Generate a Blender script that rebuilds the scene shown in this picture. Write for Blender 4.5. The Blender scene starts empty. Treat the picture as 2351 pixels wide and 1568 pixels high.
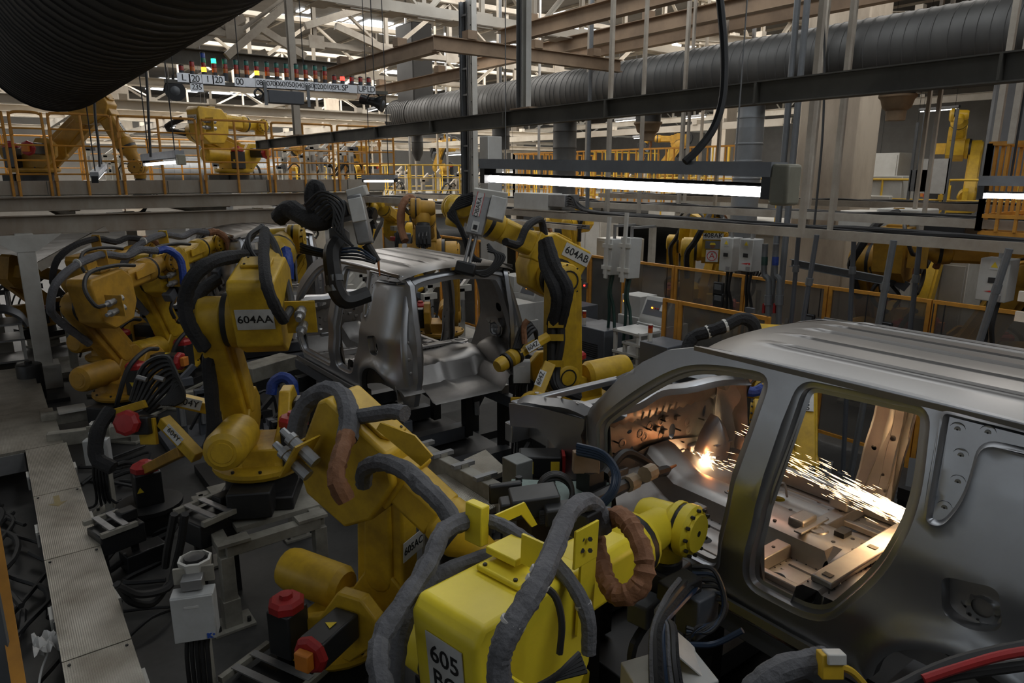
import bpy, math, random
import numpy as np
from mathutils import Vector, Matrix, geometry
random.seed(7); rng = np.random.default_rng(7)
SC = bpy.context.scene
COL = SC.collection
R = math.radians
# ---------------------------------------------------------------- camera
FPX, CXP, CYP, HC = 1600.0, 1175.5, 784.0, 3.4          # focal length in pixels of the 2351 x 1568 frame
PITCH, HEAD = math.atan((784 - 400) / FPX), R(36.7)
cam_data = bpy.data.cameras.new('camera')
cam_data.sensor_width = 36.0
cam_data.lens = FPX * 36.0 / 2351.0
cam_data.clip_start, cam_data.clip_end = 0.05, 300
cam = bpy.data.objects.new('camera', cam_data)
COL.objects.link(cam)
cam.location = (0, 0, HC)
cam.rotation_euler = (math.pi / 2 - PITCH, 0, -HEAD)
SC.camera = cam
# ---------------------------------------------------------------- world, exposure
SC.view_settings.view_transform = 'Standard'
SC.view_settings.look = 'None'
SC.view_settings.gamma = 1.0
SC.view_settings.use_curve_mapping = False
SC.view_settings.exposure = 0.0
world = bpy.data.worlds.new('world'); SC.world = world
world.use_nodes = True
bg = world.node_tree.nodes['Background']
bg.inputs[0].default_value = (0.80, 0.88, 1.0, 1)
bg.inputs[1].default_value = 0.02


def area(name, loc, sx, sy, power, col=(1, 1, 1), rot=(0, 0, 0)):
    d = bpy.data.lights.new(name, 'AREA'); d.shape = 'RECTANGLE'
    d.size, d.size_y, d.energy, d.color = sx, sy, power, col
    o = bpy.data.objects.new(name, d); COL.objects.link(o)
    o.location = loc; o.rotation_euler = rot
    return o


# daylight falling through the roof lights, with added fill lamps among it
SKY = (0.93, 0.97, 1.0)
area('daylight_and_fill', (2.9, 5.5, 7.6), 1.2, 8.0, 74, SKY)
area('daylight_and_fill', (-3.2, 0.5, 7.6), 2.5, 6.0, 45, (0.86, 0.93, 1.0))  # added fill on the camera side, brightens the near car flanks
area('daylight_and_fill', (4.6, -3.6, 7.4), 5.0, 1.4, 150, (0.90, 0.95, 1.0), (R(42), 0, 0))  # added fill behind the camera, tilted at the middle car's rear
area('daylight_and_fill', (7.2, 7.0, 7.6), 2.0, 10.0, 200, SKY)  # added fill to brighten the pillar
area('daylight_and_fill', (12.2, 4.0, 7.6), 2.0, 9.0, 240, (1.0, 0.96, 0.9))  # added fill for the dim bay behind the fence
area('daylight_and_fill', (9.5, 14.0, 7.9), 6.0, 2.5, 260, (1.0, 0.97, 0.92))
area('daylight_and_fill', (14.0, 12.0, 7.9), 5.0, 6.0, 420, (1.0, 0.96, 0.90))
area('daylight_and_fill', (7.0, 22.0, 7.9), 14.0, 6.0, 1500, (1.0, 0.96, 0.90))
area('daylight_and_fill', (-4.0, 27.0, 7.9), 8.0, 10.0, 800, (1.0, 0.96, 0.90))
area('daylight_and_fill', (20.0, 22.0, 7.9), 10.0, 14.0, 1500, (1.0, 0.96, 0.90))
area('daylight_and_fill', (10.0, 36.0, 7.9), 26.0, 8.0, 3000, (1.0, 0.96, 0.90))


def point(name, loc, power, col, rad=0.03):
    d = bpy.data.lights.new(name, 'POINT'); d.energy, d.color, d.shadow_soft_size = power, col, rad
    o = bpy.data.objects.new(name, d); COL.objects.link(o); o.location = loc
    return o


# ---------------------------------------------------------------- pixel rays -> points at a real depth
_fw = np.array([math.sin(HEAD) * math.cos(PITCH), math.cos(HEAD) * math.cos(PITCH), -math.sin(PITCH)])
_rt = np.array([math.cos(HEAD), -math.sin(HEAD), 0.0])
_up = np.cross(_rt, _fw)
CAM = np.array([0, 0, HC])


def ray(px, py): return _fw + _rt * (px - CXP) / FPX - _up * (py - CYP) / FPX
def PX(px, py, X): r = ray(px, py); return CAM + r * (X / r[0])
def PY(px, py, Y): r = ray(px, py); return CAM + r * (Y / r[1])
def PZ(px, py, Z): r = ray(px, py); return CAM + r * ((Z - HC) / r[2])
def PD(px, py, D): return CAM + ray(px, py) * D
def A(*v): return np.array(v, float)
def unit(v): v = np.asarray(v, float); return v / (np.linalg.norm(v) + 1e-12)


# ---------------------------------------------------------------- materials
MATS = {}


def mat(name, col, rough=0.5, metal=0.0, dirt=0.35, dcol=(0.05, 0.04, 0.03), scale=4.0, bump=0.0, bscale=40.0, emit=0.0, spec=0.5, streak=0.0):
    if name in MATS: return MATS[name]
    m = bpy.data.materials.new(name); m.use_nodes = True
    nt = m.node_tree; N = nt.nodes; L = nt.links
    b = N['Principled BSDF']
    b.inputs['Roughness'].default_value = rough
    b.inputs['Metallic'].default_value = metal
    b.inputs['Specular IOR Level'].default_value = spec
    c4 = (*col, 1)
    if emit:
        b.inputs['Base Color'].default_value = c4
        b.inputs['Emission Color'].default_value = c4
        b.inputs['Emission Strength'].default_value = emit
        MATS[name] = m; return m
    tc = N.new('ShaderNodeTexCoord')
    if dirt > 0:
        nz = N.new('ShaderNodeTexNoise'); nz.inputs['Scale'].default_value = scale
        nz.inputs['Detail'].default_value = 6; nz.inputs['Roughness'].default_value = 0.65
        if streak:
            mp = N.new('ShaderNodeMapping'); mp.inputs['Scale'].default_value = (1, 1, streak)
            L.new(tc.outputs['Object'], mp.inputs[0]); L.new(mp.outputs[0], nz.inputs['Vector'])
        else:
            L.new(tc.outputs['Object'], nz.inputs['Vector'])
        rp = N.new('ShaderNodeValToRGB')
        rp.color_ramp.elements[0].position = 0.38; rp.color_ramp.elements[1].position = 0.72
        k = dirt
        rp.color_ramp.elements[0].color = c4
        rp.color_ramp.elements[1].color = (*[c * (1 - k) + d * k for c, d in zip(col, dcol)], 1)
        L.new(nz.outputs['Fac'], rp.inputs[0]); L.new(rp.outputs[0], b.inputs['Base Color'])
        mr = N.new('ShaderNodeMapRange'); mr.inputs[3].default_value = max(0.02, rough - 0.08); mr.inputs[4].default_value = min(1, rough + 0.18)
        L.new(nz.outputs['Fac'], mr.inputs[0]); L.new(mr.outputs[0], b.inputs['Roughness'])
    else:
        b.inputs['Base Color'].default_value = c4
    if bump:
        n2 = N.new('ShaderNodeTexNoise'); n2.inputs['Scale'].default_value = bscale; n2.inputs['Detail'].default_value = 3
        L.new(tc.outputs['Object'], n2.inputs['Vector'])
        bp = N.new('ShaderNodeBump'); bp.inputs['Strength'].default_value = bump; bp.inputs['Distance'].default_value = 0.02
        L.new(n2.outputs['Fac'], bp.inputs['Height']); L.new(bp.outputs[0], b.inputs['Normal'])
    MATS[name] = m
    return m


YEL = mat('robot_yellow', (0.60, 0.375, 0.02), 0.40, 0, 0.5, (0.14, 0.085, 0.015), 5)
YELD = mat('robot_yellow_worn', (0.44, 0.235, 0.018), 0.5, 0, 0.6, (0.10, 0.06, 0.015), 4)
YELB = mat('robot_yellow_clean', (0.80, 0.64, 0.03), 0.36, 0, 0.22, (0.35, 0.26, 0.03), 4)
RAILY = mat('rail_orange', (0.58, 0.26, 0.03), 0.5, 0, 0.5, (0.20, 0.09, 0.02), 7)
RAILL = mat('rail_yellow', (0.72, 0.46, 0.05), 0.5, 0, 0.3, (0.30, 0.16, 0.03), 7)
BLK = mat('black_casting', (0.012, 0.012, 0.013), 0.45, 0, 0.4, (0.03, 0.028, 0.025), 6)
BLKM = mat('black_motor', (0.015, 0.016, 0.018), 0.35, 0, 0.3, (0.04, 0.036, 0.03), 8)
RUB = mat('black_rubber', (0.016, 0.016, 0.017), 0.55, 0, 0.4, (0.035, 0.033, 0.03), 9)
HOSE = mat('grey_fabric_sleeve', (0.115, 0.115, 0.123), 0.85, 0, 0.6, (0.05, 0.05, 0.054), 9, 0.5, 45)
HOSED = mat('dark_fabric_sleeve', (0.013, 0.013, 0.0145), 0.85, 0, 0.5, (0.032, 0.03, 0.028), 8, 0.5, 45)
LEA = mat('brown_leather', (0.22, 0.095, 0.04), 0.7, 0, 0.5, (0.09, 0.04, 0.02), 6, 0.6, 22)
RED = mat('red_cap', (0.36, 0.018, 0.018), 0.45, 0, 0.35, (0.10, 0.01, 0.01), 8)
BLU = mat('blue_sleeve', (0.012, 0.045, 0.26), 0.5, 0, 0.3, (0.01, 0.02, 0.09), 12, 0.4, 30)
BLUH = mat('blue_hose', (0.012, 0.028, 0.06), 0.4, 0, 0.3, (0.015, 0.02, 0.03), 9)
GRNH = mat('green_hose', (0.015, 0.05, 0.04), 0.4, 0, 0.3, (0.01, 0.02, 0.02), 9)
ORG = mat('orange_box', (0.62, 0.20, 0.02), 0.5, 0, 0.3)
STEEL = mat('body_steel', (0.40, 0.41, 0.43), 0.32, 0.92, 0.35, (0.27, 0.265, 0.26), 2.5)
ROOFST = mat('roof_panel_steel', (0.22, 0.21, 0.20), 0.30, 0.92, 0.3, (0.17, 0.155, 0.145), 0.7)  # dust-tinted body steel, colour darkened to imitate the dark hall it reflects
STEELI = mat('body_steel_inner', (0.36, 0.345, 0.33), 0.40, 0.88, 0.45, (0.20, 0.19, 0.185), 3.5)
ZINC = mat('zinc_steel', (0.36, 0.36, 0.36), 0.42, 0.7, 0.4, (0.16, 0.16, 0.155), 6)
PIPE = mat('pipe_grey', (0.16, 0.17, 0.18), 0.45, 0.3, 0.4, (0.09, 0.09, 0.09), 7)
BEIGE = mat('painted_beige_steel', (0.42, 0.38, 0.32), 0.55, 0, 0.65, (0.16, 0.115, 0.08), 1.8)
PALE = mat('lightened_beige_steel', (0.62, 0.57, 0.49), 0.55, 0, 0.5, (0.34, 0.27, 0.20), 1.2)  # beige steel with the brightness of the far bays put into its colour
BROWN = mat('dusty_brown_steel', (0.34, 0.235, 0.15), 0.6, 0, 0.6, (0.10, 0.07, 0.05), 1.5)
WHT = mat('white_painted_steel', (0.55, 0.54, 0.50), 0.5, 0, 0.5, (0.28, 0.25, 0.21), 2.5)
DKB = mat('sooty_beam', (0.115, 0.108, 0.092), 0.6, 0, 0.7, (0.03, 0.028, 0.025), 1.6)
TRAY = mat('galvanised_tray', (0.17, 0.175, 0.18), 0.45, 0.5, 0.5, (0.07, 0.07, 0.07), 5)
DUCT = mat('sooty_duct', (0.080, 0.078, 0.074), 0.5, 0.35, 0.7, (0.045, 0.043, 0.042), 1.3)
DUCTD = mat('dark_duct', (0.040, 0.038, 0.036), 0.55, 0.2, 0.5, (0.02, 0.018, 0.017), 1.2)
DUCTL = mat('light_duct', (0.24, 0.25, 0.26), 0.45, 0.4, 0.5, (0.12, 0.12, 0.12), 1.6)
CAB = mat('cabinet_white', (0.50, 0.50, 0.48), 0.45, 0, 0.35, (0.26, 0.24, 0.2), 3)
CABG = mat('cabinet_grey', (0.085, 0.092, 0.105), 0.45, 0, 0.3, (0.04, 0.04, 0.045), 4)
BOXW = mat('junction_box_white', (0.46, 0.47, 0.47), 0.4, 0, 0.35, (0.2, 0.17, 0.13), 5)
STAND = mat('stand_beige', (0.30, 0.285, 0.24), 0.55, 0, 0.65, (0.06, 0.05, 0.04), 4)
PLATE = mat('number_plate_white', (0.55, 0.55, 0.53), 0.5, 0, 0.3, (0.3, 0.28, 0.25), 10)
INK = mat('black_ink', (0.008, 0.008, 0.008), 0.6, 0, 0)
REDINK = mat('red_ink', (0.5, 0.02, 0.02), 0.6, 0, 0)
BLUINK = mat('blue_ink', (0.02, 0.07, 0.36), 0.6, 0, 0)
YINK = mat('yellow_ink', (0.75, 0.55, 0.03), 0.6, 0, 0.2)
WCLOTH = mat('white_cloth', (0.55, 0.54, 0.52), 0.9, 0, 0.3)
GRNP = mat('mint_plate', (0.22, 0.30, 0.27), 0.5, 0, 0.5, (0.08, 0.09, 0.08), 6)
GLOWW = mat('added_window_glow', (0.85, 0.93, 1.0), emit=0.9)  # glow of the added, unseen side glazing
WALLM = mat('wall_paint', (0.40, 0.37, 0.33), 0.8, 0, 0.4, (0.2, 0.17, 0.14), 0.6)
PILL = mat('pillar_paint', (0.56, 0.49, 0.40), 0.75, 0, 0.75, (0.13, 0.085, 0.055), 0.9, streak=0.35)
ROOFM = mat('roof_sheet', (0.14, 0.13, 0.12), 0.6, 0.3, 0.5, (0.06, 0.055, 0.05), 0.8)
TUBE = mat('lamp_tube', (1.0, 0.98, 0.97), emit=22)
TUBES = mat('lamp_tube_small', (1.0, 0.98, 0.95), emit=9)
GLOW = mat('skylight_pane', (0.92, 0.97, 1.0), emit=2.6)
SPARK = mat('spark_hot', (1.0, 0.62, 0.30), emit=16)
SPARKW = mat('spark_white', (1.0, 0.74, 0.42), emit=40)
LAMPR = mat('signal_red_lit', (1.0, 0.03, 0.02), emit=5)
LAMPA = mat('signal_amber_lit', (1.0, 0.36, 0.02), emit=5)
LAMPG = mat('signal_green_lit', (0.02, 0.85, 0.30), emit=4)
SIGR = mat('signal_red', (0.30, 0.02, 0.015), 0.3, 0, 0)
SIGA = mat('signal_amber', (0.42, 0.10, 0.015), 0.3, 0, 0)
SIGG = mat('signal_green', (0.02, 0.13, 0.10), 0.3, 0, 0)
SIGB = mat('signal_blue', (0.02, 0.05, 0.25), 0.3, 0, 0)


def floor_mat():
    m = bpy.data.materials.new('oily_concrete'); m.use_nodes = True
    nt = m.node_tree; N = nt.nodes; L = nt.links; b = N['Principled BSDF']
    tc = N.new('ShaderNodeTexCoord')
    a = N.new('ShaderNodeTexNoise'); a.inputs['Scale'].default_value = 0.9; a.inputs['Detail'].default_value = 8
    c = N.new('ShaderNodeTexNoise'); c.inputs['Scale'].default_value = 14; c.inputs['Detail'].default_value = 5
    L.new(tc.outputs['Object'], a.inputs['Vector']); L.new(tc.outputs['Object'], c.inputs['Vector'])
    r = N.new('ShaderNodeValToRGB'); e = r.color_ramp.elements
    e[0].position, e[0].color = 0.3, (0.03, 0.029, 0.028, 1); e[1].position, e[1].color = 0.7, (0.10, 0.098, 0.094, 1)
    L.new(a.outputs['Fac'], r.inputs[0])
    mx = N.new('ShaderNodeMixRGB'); mx.blend_type = 'MULTIPLY'; mx.inputs[0].default_value = 0.5
    L.new(r.outputs[0], mx.inputs[1]); L.new(c.outputs['Fac'], mx.inputs[2]); L.new(mx.outputs[0], b.inputs['Base Color'])
    q = N.new('ShaderNodeMapRange'); q.inputs[3].default_value = 0.35; q.inputs[4].default_value = 0.75
    L.new(a.outputs['Fac'], q.inputs[0]); L.new(q.outputs[0], b.inputs['Roughness'])
    return m


def checker_mat():
    """raised lozenge tread of a steel floor plate"""
    m = bpy.data.materials.new('tread_plate'); m.use_nodes = True
    nt = m.node_tree; N = nt.nodes; L = nt.links; b = N['Principled BSDF']
    b.inputs['Metallic'].default_value = 0.7; b.inputs['Roughness'].default_value = 0.34
    tc = N.new('ShaderNodeTexCoord'); sx = N.new('ShaderNodeSeparateXYZ'); L.new(tc.outputs['Object'], sx.inputs[0])

    def mth(op, *ins):
        n = N.new('ShaderNodeMath'); n.operation = op
        for i, v in enumerate(ins):
            if isinstance(v, (int, float)): n.inputs[i].default_value = v
            else: L.new(v, n.inputs[i])
        return n.outputs[0]
    u = mth('MULTIPLY', mth('ADD', sx.outputs[0], sx.outputs[1]), 120.0)
    v = mth('MULTIPLY', mth('SUBTRACT', sx.outputs[0], sx.outputs[1]), 120.0)
    h = mth('MAXIMUM', mth('MULTIPLY', mth('POWER', mth('ABSOLUTE', mth('SINE', u)), 1.2), mth('POWER', mth('ABSOLUTE', mth('COSINE', v)), 5.0)),
            mth('MULTIPLY', mth('POWER', mth('ABSOLUTE', mth('SINE', v)), 5.0), mth('POWER', mth('ABSOLUTE', mth('COSINE', u)), 1.2)))
    bp = N.new('ShaderNodeBump'); bp.inputs['Strength'].default_value = 0.6; bp.inputs['Distance'].default_value = 0.005
    L.new(h, bp.inputs['Height']); L.new(bp.outputs[0], b.inputs['Normal'])
    nz = N.new('ShaderNodeTexNoise'); nz.inputs['Scale'].default_value = 3.5; nz.inputs['Detail'].default_value = 7
    L.new(tc.outputs['Object'], nz.inputs['Vector'])
    r = N.new('ShaderNodeValToRGB'); e = r.color_ramp.elements
    e[0].position, e[0].color = 0.3, (0.30, 0.27, 0.22, 1); e[1].position, e[1].color = 0.75, (0.60, 0.57, 0.50, 1)
    L.new(nz.outputs['Fac'], r.inputs[0]); L.new(r.outputs[0], b.inputs['Base Color'])
    return m


def glass_mat():
    m = bpy.data.materials.new('smoky_acrylic'); m.use_nodes = True
    nt = m.node_tree; N = nt.nodes; L = nt.links
    N.remove(N['Principled BSDF'])
    tr = N.new('ShaderNodeBsdfTransparent'); tr.inputs[0].default_value = (0.62, 0.60, 0.57, 1)
    gl = N.new('ShaderNodeBsdfGlossy'); gl.inputs['Roughness'].default_value = 0.12; gl.inputs[0].default_value = (0.8, 0.8, 0.8, 1)
    df = N.new('ShaderNodeBsdfDiffuse'); df.inputs[0].default_value = (0.36, 0.345, 0.32, 1)
    nz = N.new('ShaderNodeTexNoise'); nz.inputs['Scale'].default_value = 3; nz.inputs['Detail'].default_value = 6
    tc = N.new('ShaderNodeTexCoord'); L.new(tc.outputs['Object'], nz.inputs['Vector'])
    mr = N.new('ShaderNodeMapRange'); mr.inputs[3].default_value = 0.10; mr.inputs[4].default_value = 0.34; L.new(nz.outputs['Fac'], mr.inputs[0])
    m1 = N.new('ShaderNodeMixShader'); L.new(mr.outputs[0], m1.inputs[0]); L.new(tr.outputs[0], m1.inputs[1]); L.new(df.outputs[0], m1.inputs[2])
    fr = N.new('ShaderNodeFresnel'); fr.inputs[0].default_value = 1.45
    m2 = N.new('ShaderNodeMixShader'); L.new(fr.outputs[0], m2.inputs[0]); L.new(m1.outputs[0], m2.inputs[1]); L.new(gl.outputs[0], m2.inputs[2])
    L.new(m2.outputs[0], N['Material Output'].inputs[0])
    return m


FLOOR, CHECK, GLASS = floor_mat(), checker_mat(), glass_mat()

# ---------------------------------------------------------------- objects
ORG_ = {}


def tag(o, label, cat, group=None, kind=None):
    if label: o['label'] = label
    if cat: o['category'] = cat
    if group: o['group'] = group
    if kind: o['kind'] = kind
    return o


def thing(name, label, cat, loc=(0, 0, 0), group=None, kind=None):
    o = bpy.data.objects.new(name, None); COL.objects.link(o)
    o.location = loc; o.empty_display_size = 0.1
    ORG_[o.name] = np.array(loc, float)
    return tag(o, label, cat, group, kind)


def copy_tree(src, loc, rotz=0.0, label=None, group=None):
    def rec(o, parent):
        c = o.copy(); COL.objects.link(c)
        if parent is not None: c.parent = parent
        for ch in o.children: rec(ch, c)
        return c
    c = rec(src, None)
    c.location = loc; c.rotation_euler = (0, 0, rotz)
    if label: c['label'] = label
    if group: c['group'] = group
    return c


class MB:
    def __init__(s): s.v, s.f = [], []

    def add(s, vs, fs):
        o = len(s.v)
        s.v.extend([tuple(map(float, p)) for p in vs])
        s.f.extend([[i + o for i in f] for f in fs])
        return s

    def frame(s, c, ax, sz):
        """box about c with axes ax (3 unit vectors) and full sizes sz"""
        c = np.asarray(c, float); a = [np.asarray(x, float) * h / 2 for x, h in zip(ax, sz)]
        vs = [c + i * a[0] + j * a[1] + k * a[2] for k in (-1, 1) for j in (-1, 1) for i in (-1, 1)]
        return s.add(vs, [(0, 2, 3, 1), (4, 5, 7, 6), (0, 1, 5, 4), (2, 6, 7, 3), (0, 4, 6, 2), (1, 3, 7, 5)])

    def box(s, c, sz, rz=0.0):
        ca, sa = math.cos(rz), math.sin(rz)
        return s.frame(c, [(ca, sa, 0), (-sa, ca, 0), (0, 0, 1)], sz)

    def span(s, lo, hi):
        lo, hi = np.array(lo, float), np.array(hi, float)
        return s.box((lo + hi) / 2, np.abs(hi - lo))

    def ext(s, prof, a, b, up=(0, 0, 1)):
        """extrude a closed 2-D profile (side, up) from a to b"""
        a, b = np.asarray(a, float), np.asarray(b, float)
        d = unit(b - a); up = np.asarray(up, float)
        if abs(d @ up) > 0.98: up = np.array([0, 1.0, 0])
        sd = unit(np.cross(d, up)); u = np.cross(sd, d)
        n = len(prof)
        vs = [p + sd * x + u * y for p in (a, b) for x, y in prof]
        fs = [(i, (i + 1) % n, n + (i + 1) % n, n + i) for i in range(n)]
        return s.add(vs, fs + [tuple(range(n - 1, -1, -1)), tuple(range(n, 2 * n))])

    def bar(s, a, b, w, h, up=(0, 0, 1)):
        return s.ext([(-w / 2, -h / 2), (w / 2, -h / 2), (w / 2, h / 2), (-w / 2, h / 2)], a, b, up)

    def ibeam(s, a, b, w, h, t=0.012, up=(0, 0, 1)):
        t2 = t / 2
        return s.ext([(-w / 2, -h / 2), (w / 2, -h / 2), (w / 2, -h / 2 + t), (t2, -h / 2 + t), (t2, h / 2 - t), (w / 2, h / 2 - t),
                      (w / 2, h / 2), (-w / 2, h / 2), (-w / 2, h / 2 - t), (-t2, h / 2 - t), (-t2, -h / 2 + t), (-w / 2, -h / 2 + t)], a, b, up)

    def chan(s, a, b, w, h, t=0.006, up=(0, 0, 1)):
        return s.ext([(-w / 2, -h / 2), (w / 2, -h / 2), (w / 2, -h / 2 + t), (-w / 2 + t, -h / 2 + t), (-w / 2 + t, h / 2 - t),
                      (w / 2, h / 2 - t), (w / 2, h / 2), (-w / 2, h / 2)], a, b, up)

    def angle(s, a, b, w, h, t=0.006, up=(0, 0, 1)):
        return s.ext([(0, 0), (w, 0), (w, t), (t, t), (t, h), (0, h)], a, b, up)

    def lathe(s, o, d, prof, n=16, arc=None):
        """rings of (distance along d, radius)"""
        o, d = np.asarray(o, float), unit(d)
        h = np.array([0, 0, 1.0]) if abs(d[2]) < 0.9 else np.array([1.0, 0, 0])
        e1 = unit(np.cross(d, h)); e2 = np.cross(d, e1)
        vs, fs = [], []
        for t, r in prof:
            for k in range(n):
                a = 2 * math.pi * k / n
                vs.append(o + d * t + (e1 * math.cos(a) + e2 * math.sin(a)) * r)
        m = len(prof)
        for i in range(m - 1):
            for k in range(n):
                k2 = (k + 1) % n
                fs.append((i * n + k, i * n + k2, (i + 1) * n + k2, (i + 1) * n + k))
        fs.append(tuple(range(n - 1, -1, -1))); fs.append(tuple((m - 1) * n + k for k in range(n)))
        return s.add(vs, fs)

    def cyl(s, a, b, r0, r1=None, n=14):
        a, b = np.asarray(a, float), np.asarray(b, float)
        return s.lathe(a, b - a, [(0, r0), (np.linalg.norm(b - a), r0 if r1 is None else r1)], n)

    def rcyl(s, a, b, r, e=0.02, n=16):
        """cylinder with rounded rims"""
        a, b = np.asarray(a, float), np.asarray(b, float); Ln = np.linalg.norm(b - a)
        return s.lathe(a, b - a, [(0, r - e), (e * .35, r - e * .3), (e, r), (Ln - e, r), (Ln - e * .35, r - e * .3), (Ln, r - e)], n)

    def tube(s, pts, r, n=8, sub=5, wr=0.0, closed=False, taper=None):
        P = [np.asarray(p, float) for p in pts]
        if sub > 1 and len(P) > 2:
            Q = []; m = len(P); seg = m if closed else m - 1
            for i in range(seg):
                p0 = P[(i - 1) % m] if (closed or i > 0) else 2 * P[0] - P[1]
                p1, p2 = P[i], P[(i + 1) % m]
                p3 = P[(i + 2) % m] if (closed or i + 2 < m) else 2 * P[-1] - P[-2]
                for k in range(sub):
                    t = k / sub
                    Q.append(0.5 * (2 * p1 + (p2 - p0) * t + (2 * p0 - 5 * p1 + 4 * p2 - p3) * t * t + (3 * p1 - p0 - 3 * p2 + p3) * t ** 3))
            if not closed: Q.append(P[-1])
            P = Q
        m = len(P); vs, fs = [], []
        T = [unit(P[(i + 1) % m if closed else min(i + 1, m - 1)] - P[(i - 1) % m if closed else max(i - 1, 0)]) for i in range(m)]
        h = np.array([0, 0, 1.0]) if abs(T[0][2]) < 0.9 else np.array([1.0, 0, 0])
        e1 = unit(np.cross(T[0], h))
        for i in range(m):
            e1 = unit(e1 - T[i] * (e1 @ T[i])); e2 = np.cross(T[i], e1)
            rr = r * (taper(i / (m - 1)) if taper else 1.0)
            if wr: rr *= 1 + wr * (random.random() - 0.5) * (1.6 if i % 2 else 0.6)
            for k in range(n):
                a = 2 * math.pi * k / n
                q = rr * (1 + (wr * 0.7 * (random.random() - 0.5) if wr else 0))
                vs.append(P[i] + (e1 * math.cos(a) + e2 * math.sin(a)) * q)
        for i in range(m if closed else m - 1):
            j = (i + 1) % m
            for k in range(n):
                k2 = (k + 1) % n
                fs.append((i * n + k, i * n + k2, j * n + k2, j * n + k))
        if not closed:
            fs.append(tuple(range(n - 1, -1, -1))); fs.append(tuple((m - 1) * n + k for k in range(n)))
        return s.add(vs, fs)

    def prism(s, poly, o, U, W, N, t):
        """planar polygon (u, w) at o, thickened by t along N (centred)"""
        o, U, W, N = (np.asarray(x, float) for x in (o, U, W, N))
        n = len(poly)
        vs = [o + U * u + W * w + N * k for k in (-t / 2, t / 2) for u, w in poly]
        fs = [(i, (i + 1) % n, n + (i + 1) % n, n + i) for i in range(n)]
        return s.add(vs, fs + [tuple(range(n - 1, -1, -1)), tuple(range(n, 2 * n))])

    def hull2(s, pa, ra, pb, rb, N, t, n=10):
        """two discs joined by their tangents, thickness t along N"""
        pa, pb, N = np.asarray(pa, float), np.asarray(pb, float), unit(N)
        d = pb - pa; Ln = np.linalg.norm(d); U = unit(d - N * (d @ N)); W = np.cross(N, U)
        th = math.acos(max(-1, min(1, (ra - rb) / Ln)))
        poly = []
        for k in range(n + 1):
            a = th + (2 * math.pi - 2 * th) * k / n
            poly.append((ra * math.cos(a), ra * math.sin(a)))
        for k in range(n + 1):
            a = -th + 2 * th * k / n
            poly.append((Ln + rb * math.cos(a), rb * math.sin(a)))
        return s.prism(poly, pa, U, W, N, t)

    def build(s, name, m, parent=None, label=None, cat=None, group=None, kind=None, bev=0.0, seg=2, sharp=0.6):
        me = bpy.data.meshes.new(name)
        if not s.v: s.box((0, 0, 0), (.01, .01, .01))
        v = np.array(s.v)
        if parent is None:
            org = np.array([(v[:, 0].min() + v[:, 0].max()) / 2, (v[:, 1].min() + v[:, 1].max()) / 2, v[:, 2].min()])
        else:
            org = ORG_[parent.name]
        me.from_pydata((v - org).tolist(), [], s.f)
        me.polygons.foreach_set('use_smooth', [True] * len(me.polygons))
        me.set_sharp_from_angle(angle=sharp)
        me.materials.append(m)
        o = bpy.data.objects.new(name, me); COL.objects.link(o)
        ORG_[o.name] = org
        if parent is None: o.location = org
        else: o.parent = parent
        if bev:
            bm = o.modifiers.new('edge', 'BEVEL'); bm.width = bev; bm.segments = seg; bm.limit_method = 'ANGLE'; bm.angle_limit = 0.6
            bm.harden_normals = False
        return tag(o, label, cat, group, kind)


def text(body, o, right, upv, size, m, parent, name='lettering', depth=0.0008, spacing=1.0, bold=0.0):
    """flat lettering centred on o; right and upv span its plane"""
    c = bpy.data.curves.new(name, 'FONT'); c.body = body; c.size = size; c.align_x = 'CENTER'; c.align_y = 'CENTER'
    c.extrude = depth; c.space_character = spacing; c.offset = bold; c.resolution_u = 3
    c.materials.append(m)
    r = unit(right); u = unit(np.asarray(upv, float) - r * (np.asarray(upv, float) @ r)); n = np.cross(r, u)
    ob = bpy.data.objects.new(name, c); COL.objects.link(ob)
    org = ORG_[parent.name] if parent is not None else np.zeros(3)
    M = Matrix(((r[0], u[0], n[0], o[0] - org[0]), (r[1], u[1], n[1], o[1] - org[1]), (r[2], u[2], n[2], o[2] - org[2]), (0, 0, 0, 1)))
    ob.matrix_local = M
    if parent is not None:
        ob.parent = parent; ob.matrix_local = M
    return ob


X_, Y_, Z_ = A(1, 0, 0), A(0, 1, 0), A(0, 0, 1)
# ================================================================ the hall
MB().span((-14, -8, -0.2), (48, 52, 0)).build('floor', FLOOR, kind='structure')
MB().span((-14, -8, 8.4), (48, 52, 8.5)).build('ceiling', ROOFM, kind='structure')
ceil = bpy.data.objects['ceiling']
MB().span((-14, 51.8, 0), (48, 52, 8.4)).build('wall_north', WALLM, kind='structure')
MB().span((47.8, -8, 0), (48, 51.8, 8.4)).build('wall_east', WALLM, kind='structure')
MB().span((-14, -8, 0), (-13.8, 51.8, 8.4)).build('wall_west', WALLM, kind='structure')
MB().span((-13.8, -8, 0), (47.8, -7.8, 8.4)).build('wall_south', WALLM, kind='structure')

# added glazing out of view, gives the car flanks something bright to reflect
for i in range(6):
    y = -6 + i * 3.4
    w = thing('added_window_%d' % (i + 1), None, None, (-13.75, y + 1.6, 2.8), kind='structure')
    MB().span((-13.78, y, 2.8), (-13.74, y + 3.1, 6.2)).build('pane', GLOWW, w)
    for yy in (y, y + 1.55, y + 3.1): MB().bar((-13.72, yy, 2.75), (-13.72, yy, 6.25), .08, .08, up=X_).build('mullion', BEIGE, w)
    for zz in (2.8, 4.5, 6.2): MB().bar((-13.72, y, zz), (-13.72, y + 3.1, zz), .08, .08).build('transom', BEIGE, w)
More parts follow.
